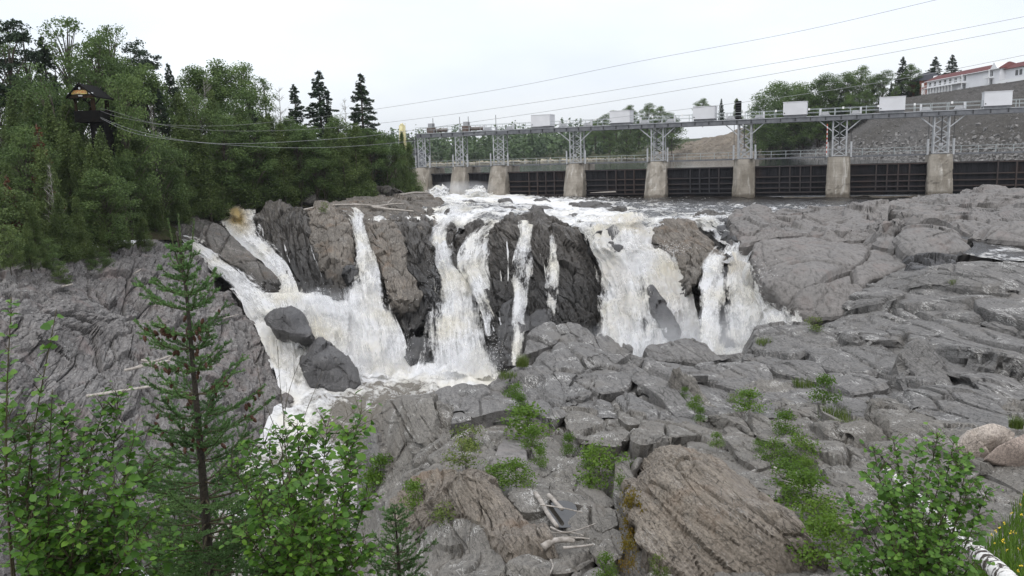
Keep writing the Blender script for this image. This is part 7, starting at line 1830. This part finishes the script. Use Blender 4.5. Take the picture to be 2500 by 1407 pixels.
# ------------------------------------------------------------------ leafy shrubs in the foreground
def leaf_mesh(name, mat, L, wide, var, pointed=True, seed=0):
    r = np.random.default_rng(seed)
    st = np.array([0, .22, .58, 1.0])
    w = np.array([.06, .85, .85, .03]) if pointed else np.array([.15, .95, 1.0, .22])
    rows = []
    for s, ww in zip(st, w):
        h = -.12 * s ** 2 * L
        rows.append([(-ww * wide * L / 2, s * L, h + .10 * ww * wide * L), (0, s * L, h), (ww * wide * L / 2, s * L, h + .10 * ww * wide * L)])
    V = np.array(rows).reshape(-1, 3); V[:, 2] += r.normal(0, .012 * L, len(V))
    return make_mesh(name, V, grid_faces(4, 3), mat, True, {'var': np.full(12, var)})
def shrub(name, base, tips, label, cat, mat, L, wide, pointed, seed, wood, twig=.22, node=.045, rad=.012, nside=1.0, lead_leaf=.25, spread=.5):
    r = np.random.default_rng(seed)
    base = np.asarray(base, float)
    o = empty(name, base); tag(o, label, cat)
    lm = [leaf_mesh('leaf', mat, L * k, wide * w_, v, pointed, seed + i) for i, (k, w_, v) in enumerate([(1, 1, .2), (.9, 1.05, .45), (1.1, .95, .6), (.8, 1, .85), (1.0, 1.1, .35), (.7, 1, .95)])]
    spots = []
    for tip in tips:
        tip = np.asarray(tip, float)
        b = base + r.normal(0, .06, 3) * (1, 1, 0)
        mid = b + (tip - b) * .45 + np.array([0, 0, .10 * np.linalg.norm(tip - b)]) + r.normal(0, .05, 3)
        C = polyline([b, mid, tip], 30)
        V, F = tube(C, np.linspace(rad, .0022, 30), 6); add('stem', V, F, wood, o)
        d = np.gradient(C, axis=0)
        tot = np.linalg.norm(np.diff(C, axis=0), axis=1).sum()
        W = MB(); got = False
        for k in range(int(tot / .075 * nside)):
            s = r.uniform(lead_leaf, 1.0); i = min(28, int(s * 29))
            t = d[i] / np.linalg.norm(d[i]); out = r.normal(size=3); out -= (out @ t) * t; out /= np.linalg.norm(out)
            l = twig * r.uniform(.4, 1.2) * (1.2 - .7 * s)
            e = C[i] + (t * .6 + out * spread * 1.6 + (0, 0, .15)) * l
            tw = np.array([C[i], (C[i] + e) / 2 + (0, 0, .04 * l), e])
            W.tube(tw, [.0028, .0020, .0012], 3, False); got = True
            for u in np.arange(.25, 1.01, node / l):
                p = C[i] + (e - C[i]) * min(u, 1)
                spots.append((p, (e - C[i]) / l, u))
        if got:
            V, F = W.get(); add('twig', V, F, wood, o)
        for s in np.arange(.75, 1.0, node / tot * .8): spots.append((C[int(s * 29)], d[int(s * 29)] / np.linalg.norm(d[int(s * 29)]), s))
    M4 = []
    for p, t, u in spots:
        az = r.uniform(0, 2 * math.pi); dr = r.uniform(-.9, .25)
        f = np.array([math.cos(az), math.sin(az), dr]) + .5 * t; f /= np.linalg.norm(f)
        up = np.array([r.normal(0, .45), r.normal(0, .45) - .25, 1.0]); x = np.cross(f, up); x /= np.linalg.norm(x); zz = np.cross(x, f)
        sc = r.uniform(.45, 1.2)
        m = Matrix(((x[0], f[0], zz[0], p[0] + f[0] * .012), (x[1], f[1], zz[1], p[1] + f[1] * .012), (x[2], f[2], zz[2], p[2] + f[2] * .012), (0, 0, 0, 1))) @ Matrix.Scale(sc, 4)
        M4.append((m, p))
    # the leaves turned to the viewer one by one, the rest as one mass
    vis = sorted(range(len(M4)), key=lambda k: np.linalg.norm(M4[k][1] - np.array([0, 0, CAM_Z])))
    single = set([k for k in vis if 0 <= to_px(M4[k][1])[0] <= 2500 and to_px(M4[k][1])[1] < 1407][:290])
    ov = Matrix.Translation(-Vector(base)); VV, FF, AT, n0 = [], [], [], 0
    cache = []
    for me in lm:
        a = np.zeros(len(me.vertices) * 3, np.float32); me.vertices.foreach_get('co', a); cache.append(a.reshape(-1, 3))
    vars_ = [.2, .45, .6, .85, .35, .95]; lf = grid_faces(4, 3)
    for k, (m, p) in enumerate(M4):
        j = int(r.integers(6))
        if k in single:
            q = link('leaf', lm[j], o); q.matrix_basis = ov @ m
        else:
            mm = np.array(m); v = cache[j] @ mm[:3, :3].T + mm[:3, 3]
            VV.append(v); FF.append(lf + n0); n0 += len(v); AT.append(np.full(len(v), np.clip(vars_[j] + r.normal(0, .08), 0, 1)))
    if VV:
        q = add('leaves', np.concatenate(VV), np.concatenate(FF), mat, o, True, {'var': np.concatenate(AT)}); q['kind'] = 'stuff'
    return o
def TP(l): return PA(l)
shrub('birch_shrub', P(170,1640,5.0), TP([(15,985,4.9),(70,1040,4.6),(110,1060,5.1),(160,1005,5.0),(205,1040,4.7),(255,985,5.1),(290,955,5.2),(330,1060,4.8),(380,1120,5.0),(30,1140,4.5),(120,1180,4.4),(230,1140,4.5),(300,1190,4.4),(400,1230,4.7),(60,1280,4.2),(190,1290,4.2),(340,1310,4.3),(-30,1080,4.6),(450,1330,4.6)]),
      'dense green birch shrub filling the bottom left corner', 'shrub', M['birch_leaf'], .056, .82, True, 3, M['twig'], twig=.28, nside=3.4)
shrub('birch_shrub', P(760,1640,5.4), TP([(884,998,5.4),(850,1050,5.3),(800,1035,5.5),(760,1060,5.5),(725,1035,5.6),(690,1050,5.5),(640,1075,5.6),(600,1090,5.7),(560,1130,5.6),(860,1130,5.1),(780,1150,5.0),(700,1170,5.0),(620,1200,5.1),(895,1220,5.2),(820,1260,4.9),(720,1280,4.8),(600,1300,4.9),(900,1330,5.0),(760,1370,4.7)]),
      'bright green birch shrub right of the young spruce', 'shrub', M['birch_leaf'], .058, .80, True, 5, M['twig'], twig=.28, nside=3.4)
shrub('birch_shrub', P(480,1640,7.2), TP([(360,1150,7.2),(410,1110,7.4),(460,1170,7.2),(540,1140,7.4),(590,1180,7.2),(640,1150,7.4),(330,1240,7.0),(430,1230,7.0),(520,1230,7.0),(600,1260,7.0),(380,1310,6.8),(480,1300,6.8),(560,1320,6.8),(300,1180,7.2),(660,1230,7.0),(450,1370,6.7)]),
      'green birch shrub behind the trunk of the young spruce', 'shrub', M['birch_leaf'], .058, .82, True, 6, M['twig'], twig=.30, nside=3.0)
shrub('aspen_sapling', P(60,1640,4.6), TP([(28,725,4.6),(20,850,4.5)]), 'thin sparse sapling with round leaves at the left border', 'sapling', M['aspen_leaf'], .055, 1.0, False, 7, M['twig'], twig=.10, node=.07, rad=.008, nside=.65, lead_leaf=.6)
shrub('aspen_sapling', P(150,1640,4.8), TP([(138,755,4.8),(128,950,4.7)]), 'thin sapling with a few round leaves, second from the left border', 'sapling', M['aspen_leaf'], .055, 1.0, False, 8, M['twig'], twig=.11, node=.07, rad=.008, nside=.6, lead_leaf=.6)
shrub('aspen_shrub', P(2230,1600,6.6), TP([(2130,1085,6.7),(2180,1065,6.8),(2240,1095,6.6),(2290,1060,6.8),(2330,1075,6.8),(2365,1100,6.7),(2110,1150,6.5),(2160,1170,6.3),(2230,1160,6.3),(2300,1150,6.4),(2370,1180,6.5),(2410,1200,6.6),(2070,1220,6.5),(2130,1260,6.1),(2220,1250,6.0),(2310,1250,6.1),(2390,1290,6.2),(2080,1320,6.2),(2180,1340,5.9),(2300,1340,5.9),(2380,1370,6.1),(2040,1370,6.3),(2340,1130,6.6)]),
      'green aspen shrub with round leaves in the lower right corner', 'shrub', M['aspen_leaf'], .052, 1.0, False, 11, M['twig'], twig=.25, nside=2.8)
# leafless twigs between spruce and pool
tw = empty('bare_shrub', P(720,1500,6.0)); tag(tw, 'leafless grey twigs rising in front of the pool left of centre', 'bare shrub')
br_ = np.random.default_rng(2)
for pts in [[(730,1500,6),(715,1200,6),(690,1000,6),(675,830,6)],[(735,1500,6),(720,1250,6),(735,1050,6),(790,905,6)],[(730,1480,6),(700,1150,6),(640,960,6),(625,860,6)],[(745,1500,6),(760,1250,6),(820,1060,6),(870,1000,6)],[(720,1400,6),(690,1150,6),(700,980,6),(745,850,6)]]:
    C = polyline(PA(pts), 30); V, F = tube(C, np.linspace(.006, .0012, 30), 5); add('stem', V, F, M['twig'], tw)
    for k in range(9):
        i = int(br_.integers(10, 29)); e = C[i] + br_.normal(0, .06, 3) + (0, 0, .09)
        V, F = tube([C[i], e], [.0018, .0008], 4); add('twig', V, F, M['twig'], tw)

# ------------------------------------------------------------------ plants in the rock joints
def grass_mesh(n, h, rad, seed, mat='grass'):
    r = np.random.default_rng(seed); V = []
    a = r.uniform(0, 6.28, n); d = rad * np.sqrt(r.random(n)); ln = h * r.uniform(.5, 1.1, n); be = r.uniform(.1, .6, n) * ln; az = r.uniform(0, 6.28, n)
    b = np.stack([np.cos(a) * d, np.sin(a) * d, np.zeros(n)], 1)
    t = b + np.stack([np.cos(az) * be, np.sin(az) * be, ln], 1); m = (b + t) / 2 + np.stack([-np.cos(az) * be * .15, -np.sin(az) * be * .15, ln * .1], 1)
    s = np.stack([-np.sin(az), np.cos(az), 0 * az], 1) * .008
    V = np.stack([b - s, b + s, m + s * .8, m - s * .8, t], 1).reshape(-1, 3)
    i = np.arange(n)[:, None] * 5
    F = np.concatenate([i + np.array([0, 1, 2, 3]), i + np.array([3, 2, 4, 4])])
    F = np.concatenate([i + np.array([0, 1, 2, 3])])
    V2 = np.stack([m - s * .8, m + s * .8, t + s * .15, t - s * .15], 1).reshape(-1, 3)
    V = np.concatenate([np.stack([b - s, b + s, m + s * .8, m - s * .8], 1).reshape(-1, 3), V2]); F = np.arange(len(V)).reshape(-1, 4)
    return make_mesh('blades', V, F, M[mat], True, {'var': np.repeat(np.clip(r.normal(.5, .2, 2 * n), 0, 1), 4)})
GR = [grass_mesh(260, .45, .30, 1), grass_mesh(200, .35, .4, 2), grass_mesh(320, .55, .25, 3)]
SH = [broadleaf('rock_shrub', 1.0, .62, 1500, 81, M['shrub'], .085, .05, 16), broadleaf('rock_shrub', 1.0, .75, 1700, 82, M['shrub'], .085, .04, 18), broadleaf('rock_shrub', 1.0, .5, 1200, 83, M['grass'], .08, .05, 14), broadleaf('rock_shrub', 1.0, .5, 1100, 84, M['red_leaf'], .08, .05, 14)]
def weed(kind, px, py, hpx, wide, label, Y=None):
    """plant rooted where the ray through the pixel meets the ground"""
    yy = Y or Yg(px, py, .1)
    c = P(px, py, yy); h = hpx * yy / F_PX
    if kind == 'grass':
        o = empty('grass_tuft', c, py); s = h / .45; o.scale = (s * wide, s * wide, s)
        q = link('blades', GR[int(px) % 3], o); q['kind'] = 'stuff'
        return tag(o, label, 'grass tuft')
    pr = SH[{'shrub': int(px) % 2, 'fern': 2, 'red': 3}[kind]]
    o = empty('rock_shrub', c, px); o.scale = (h * wide, h * wide, h)
    link('stems', pr.trunk, o); q = link('leaves', pr.crown, o); q['kind'] = 'stuff'
    return tag(o, label, 'shrub')
for a in [('shrub',1290,1062,60,1.6,'spreading fern-green shrub in the middle of the near rocks'),('shrub',1255,975,40,.9,'small green plant in the crack above the spreading shrub'),('shrub',1272,1010,40,.9,'green plant in the crack just above the spreading shrub'),('shrub',1300,1100,50,.8,'plant hanging in the crack below the spreading shrub'),('shrub',1318,1138,40,.8,'lowest plant in the crack below the spreading shrub'),
          ('fern',1150,1100,55,1.3,'loose weeds on the grey rock left of the flat tan slab'),('fern',1130,1140,60,1.2,'lower loose weeds left of the flat tan slab'),('shrub',1205,1175,45,1.3,'low green weeds below the flat tan slab'),('shrub',1260,1185,55,1.3,'dense low weeds between the brown slab and the tan slab'),('shrub',1465,1180,85,1.0,'bushy green shrub left of the big brown slab'),('shrub',1440,1150,50,.8,'small shrub beside the bushy one left of the big brown slab'),
          ('shrub',1390,1110,45,.7,'narrow plant in the crack left of the bushy shrub'),('fern',1085,1278,45,1.5,'pale yellow-green weeds on the left brown slab'),('red',1545,1330,120,.55,'yellowing shrub with red leaves against the big brown slab'),('red',1535,1395,80,.6,'lower yellowing shrub at the foot of the big brown slab'),('shrub',1515,1215,55,.5,'green sprig at the upper left edge of the big brown slab'),
          ('grass',1240,922,22,1.2,'green tuft at the top left of the grey ridge'),('grass',1275,895,30,.8,'green tuft where the ridge meets the falls'),('fern',1992,810,32,1.2,'olive round bush beside the right falls'),('shrub',1695,1000,35,.8,'small plant in the upper diagonal crack'),
          ('shrub',1672,975,25,.8,'tiny plant at the top of the upper diagonal crack'),('shrub',1710,1030,30,.8,'small plant lower in the upper diagonal crack'),('shrub',1750,1090,30,.9,'low plant behind the big brown slab'),('shrub',1830,1005,45,1.4,'wide green patch in the middle diagonal crack'),('fern',1790,985,20,1.4,'low grass patch left of the wide green patch'),('shrub',1918,1062,50,1.0,'leafy shrub at the end of the middle diagonal crack'),
          ('shrub',1885,1125,50,.9,'dark green shrub among the diagonal slabs'),('shrub',1855,1100,25,1.0,'small bright plant left of the dark green shrub'),('shrub',1955,1125,60,.9,'bright shrub right of the dark green one'),('shrub',1975,1160,45,.8,'lower part-shaded shrub right of the dark green one'),('shrub',2010,985,60,.8,'upper shrub of the green strip on the right slabs'),('grass',2035,1020,34,1.3,'tall grass in the green strip on the right slabs'),
          ('grass',2065,1050,36,1.2,'lower tall grass of the green strip on the right slabs'),('grass',1960,945,30,1.0,'thin grass at the top of the right slabs'),('shrub',1920,1190,60,1.2,'green weeds over the pale dead branches'),('shrub',1960,1250,90,1.1,'green bush right of the big brown slab'),('shrub',1985,1310,90,1.0,'green bush at the lower right of the big brown slab'),('shrub',2020,1370,100,1.1,'bush at the bottom edge right of the big brown slab'),
          ('shrub',1480,1415,60,.7,'leafy plant at the bottom edge in the middle'),('fern',1610,1415,60,.7,'grey-green plant at the bottom edge left of the big brown slab foot'),('shrub',930,1180,60,1.0,'green weeds at the left foot of the near rocks'),('shrub',910,1230,70,.9,'lower green weeds at the left foot of the near rocks'),('fern',1000,985,16,2.0,'dry grass on top of the left rounded rock'),('shrub',1010,1240,60,.8,'sprig of leaves on the left brown slab'),
          ('grass',2330,700,14,1.5,'small grass patch on the upper right slabs'),('grass',2436,775,25,.8,'green tuft in a hollow near the right border'),('grass',2480,1045,24,1.2,'thin grass behind the pale boulders'),('grass',1870,840,20,1.4,'thin grass on the stepped block by the right falls'),('fern',790,520,22,.9,'small green bush on top of the blocky rock by the falls')]:
    weed(*a[:6], Y=101 if a[1] == 790 else None)
# flowery grass at the bottom right
fg = np.random.default_rng(8); nG = 4200
gxp = fg.uniform(2310, 2600, nG); gyp = fg.uniform(1190, 1500, nG)
ok = gyp > 1500 - (gxp - 2310) * 1.5
gxp, gyp = gxp[ok], gyp[ok]; nG = len(gxp)
gY = np.array([Yg(a, b, .02, 7.0, 30.0) for a, b in zip(gxp, gyp)])
gb = np.array([P(a, b, c) for a, b, c in zip(gxp, gyp, gY)])
ln = fg.uniform(.14, .42, nG); az = fg.uniform(0, 6.28, nG); be = ln * fg.uniform(.1, .5, nG)
s = np.stack([-np.sin(az), np.cos(az), 0 * az], 1) * .009
t = gb + np.stack([np.cos(az) * be, np.sin(az) * be, ln], 1); m_ = (gb + t) / 2 + np.array([0, 0, .04])
V = np.concatenate([np.stack([gb - s, gb + s, m_ + s, m_ - s], 1).reshape(-1, 3), np.stack([m_ - s, m_ + s, t + s * .2, t - s * .2], 1).reshape(-1, 3)])
tag(add('grass', V, np.arange(len(V)).reshape(-1, 4), M['shrub'], None, True, {'var': np.repeat(np.clip(fg.normal(.45, .2, 2 * nG), 0, 1), 4)}), 'lush grass in the bottom right corner', 'grass', kind='stuff')
M['petal'] = simple('yellow_petals', (.62, .46, .03), .6)
fl = t[(fg.random(nG) < .022) & (gxp > 2380)] + (0, 0, .05)
Vf, Ff = cards(fl.repeat(5, 0) + fg.normal(0, .012, (len(fl) * 5, 3)), .032, fg, .8, 1.0)
tag(add('yellow_flowers', Vf, Ff, M['petal'], None, True), 'small yellow flowers sprinkled over the corner grass', 'flowers', kind='stuff')
# ------------------------------------------------------------------ driftwood and the fallen birch
def stick(pts, r0, r1, label, mat='driftwood', name='driftwood', cat='driftwood', k=7, wob=.03, group=None):
    C = polyline(PA(pts) if len(pts[0]) == 3 else pts, 24)
    L = np.linalg.norm(C[-1] - C[0])
    C = C + wob * L * .3 * np.stack([fbm(np.stack([np.linspace(0, 3, 24), np.full(24, 5.0 * j), np.full(24, r0 * 97)], 1), 2, 5 + j) for j in range(3)], 1)
    rr_ = np.linspace(r0, r1, 24) * (1 + .18 * fbm(np.stack([np.linspace(0, 6, 24), np.full(24, 2.0), np.full(24, L)], 1), 2, 3))
    V, F = tube(C, rr_, 8)
    return tag(add(name, V, F, M[mat], None, True), label, cat, group)
def onY(px, py, up=.15): return (px, py, Yg(px, py, up))
stick([onY(1308,1205,.3), onY(1335,1250,.3), onY(1360,1285,.3)], .065, .05, 'split pale plank lying down into the small puddle')
stick([onY(1340,1210,.35), onY(1372,1243,.35)], .06, .05, 'short pale plank right of the split one')
stick([onY(1318,1232,.45), onY(1370,1240,.4), onY(1422,1252,.35)], .02, .015, 'thin bent branch above the puddle')
stick([onY(1310,1287,.3), onY(1345,1300,.35), onY(1400,1302,.35), onY(1424,1308,.3)], .022, .014, 'long thin branch below the puddle')
stick([onY(1345,1288,.4), onY(1385,1300,.45), onY(1455,1279,.4)], .026, .012, 'forked pale branch pointing up right below the puddle')
stick([onY(1325,1336,.4), onY(1350,1322,.45), onY(1380,1318,.45), onY(1402,1322,.4)], .085, .05, 'thick weathered log among the thin branches', 'driftwood')
stick([onY(1375,1338,.35), onY(1420,1334,.35), onY(1448,1330,.3)], .035, .02, 'straight pale stick right of the thick log')
stick([onY(1330,1326,.3), onY(1375,1312,.35), onY(1440,1316,.3)], .025, .014, 'pale stick behind the thick log')
stick([onY(1345,1365,.4), onY(1350,1380,.4), onY(1343,1400,.4)], .02, .012, 'small white stick on the rock under the thick log')
for k, (a, b, lab) in enumerate([((1890,1145),(1912,1168),'thick white stub among the dead branches right of the brown slab'),((1880,1150),(1960,1190),'uppermost thin dead branch right of the brown slab'),((1905,1170),(2060,1232),'long dead branch sweeping down right'),((1920,1180),(2090,1250),'lower long dead branch sweeping down right'),((1930,1168),(2020,1215),'short dead branch crossing the long ones'),((1960,1195),(2110,1235),'grey dead branch reaching the aspen shrub'),((1975,1215),(2060,1245),'lowest grey dead branch'),((1995,1286),(2085,1279),'brown log lying below the dead branches')]):
    stick([onY(*a, .35), onY((a[0] + b[0]) / 2, (a[1] + b[1]) / 2 - 4, .5), onY(*b, .35)], .07 if k in (0,) else .05 if k == 7 else .018, .05 if k in (0, 7) else .009, lab, 'driftwood' if k < 5 else 'driftwood_grey')
# left wall
for a, b, Y0, r_, lab in [((305,905),(415,880),56,.10,'longest bleached pole of the driftwood pile on the rock wall'),((330,898),(420,868),57,.09,'bleached pole on top of the driftwood pile'),((345,880),(400,888),57.5,.09,'short bleached pole at the back of the pile'),((352,892),(412,872),57,.07,'thin bleached pole in the pile'),((385,905),(425,866),57.5,.12,'steep bleached pole at the right end of the pile'),((370,898),(405,886),57,.08,'stubby bleached pole in the middle of the pile'),
                       ((212,968),(372,944),51,.12,'long bleached pole lying alone on the rock wall'),((152,700),(178,694),65,.08,'small pale stick high on the rock wall'),((328,668),(345,657),74,.07,'small pale stick near the bushes on the rock wall'),((545,778),(582,768),77,.06,'pale twig on the edge of the rock wall above the chute')]:
    stick([(a[0], a[1], Y0 - 1.2), ((a[0] + b[0]) / 2, (a[1] + b[1]) / 2, Y0 - 1.2), (b[0], b[1], Y0 - 1.0)], r_, r_ * .6, lab)
# plateau by the dam
for pts, r_, lab in [([(742,513,104.5),(800,502,108),(880,500,109)],.16,'long bleached trunk on the left of the driftwood ledge'),([(860,498,110),(900,502,109),(940,508,108)],.12,'thin bleached trunk continuing across the driftwood ledge'),([(908,505,108),(950,500,110),(985,497,111)],.14,'bleached trunk in the middle of the ledge pointing to the dam'),([(912,507,107.5),(960,512,106.5),(1010,516,105.5)],.18,'thick bleached trunk at the front of the ledge'),([(946,497,111),(960,484,113)],.08,'short upright snag on the ledge'),([(972,478,128),(1005,472,131),(1045,470,133)],.22,'root-ended trunk lying by the foot of the dam')]:
    stick(pts, r_, r_ * .6, lab, wob=.05)
# the rest of the small dark rocks that break the surface above the falls
for q in [[(1386,500,123),(1420,496,127),(1470,500,124),(1510,508,117),(1522,518,110),(1470,522,107.5),(1420,515,112)], [(1215,492,128),(1240,486,133),(1255,500,122),(1235,505,119)], [(1490,515,112),(1530,512,114),(1520,522,108)], [(1300,490,133),(1330,487,136),(1345,495,128),(1315,497,127)], [(1125,497,127),(1150,493,130),(1165,500,124)], [(1240,505,119),(1262,510,114),(1250,522,107),(1230,518,110)], [(1280,512,112),(1330,508,116),(1360,520,108),(1320,526,105)],[(1380,522,107),(1420,528,104),(1440,545,97),(1405,540,99)],[(1395,535,102),(1440,560,92),(1425,562,92)]]:
    rock('rock_shoal', q, 'rough', M['rock_dark'], falls_rock, bulge=.06, axis=(0, -.3, .95), skirt=1.4, k=.5, wet=.4, lift=.25)
# fallen birch
C = polyline(PA([(2165,1148,19.5),(2230,1205,16.5),(2320,1290,13.2),(2400,1362,11.2),(2500,1450,9.4)]), 60)
V, F = tube(C, np.linspace(.10, .135, 60) * (1 + .05 * np.sin(np.arange(60))), 12)
tag(add('birch_log', V, F, M['birch_log'], None, True), 'fallen white birch trunk with peeling bark behind the aspen shrub', 'log')
# puddle between the near slabs
yy = Yg(1375, 1265, .02); c = P(1375, 1265, yy)
a = np.linspace(0, 2 * np.pi, 24, endpoint=False)
ring = np.stack([np.cos(a) * .34 * (1 + .2 * np.sin(3 * a)), np.sin(a) * .95 * (1 + .15 * np.cos(2 * a)), 0 * a], 1)
V = np.concatenate([c + ring * .02, c + ring * .5, c + ring]) + (0, 0, .12)
tag(add('puddle', V, grid_faces(3, 24, True), M['puddle'], None, False), 'small still puddle between the near slabs', 'water', kind='structure')
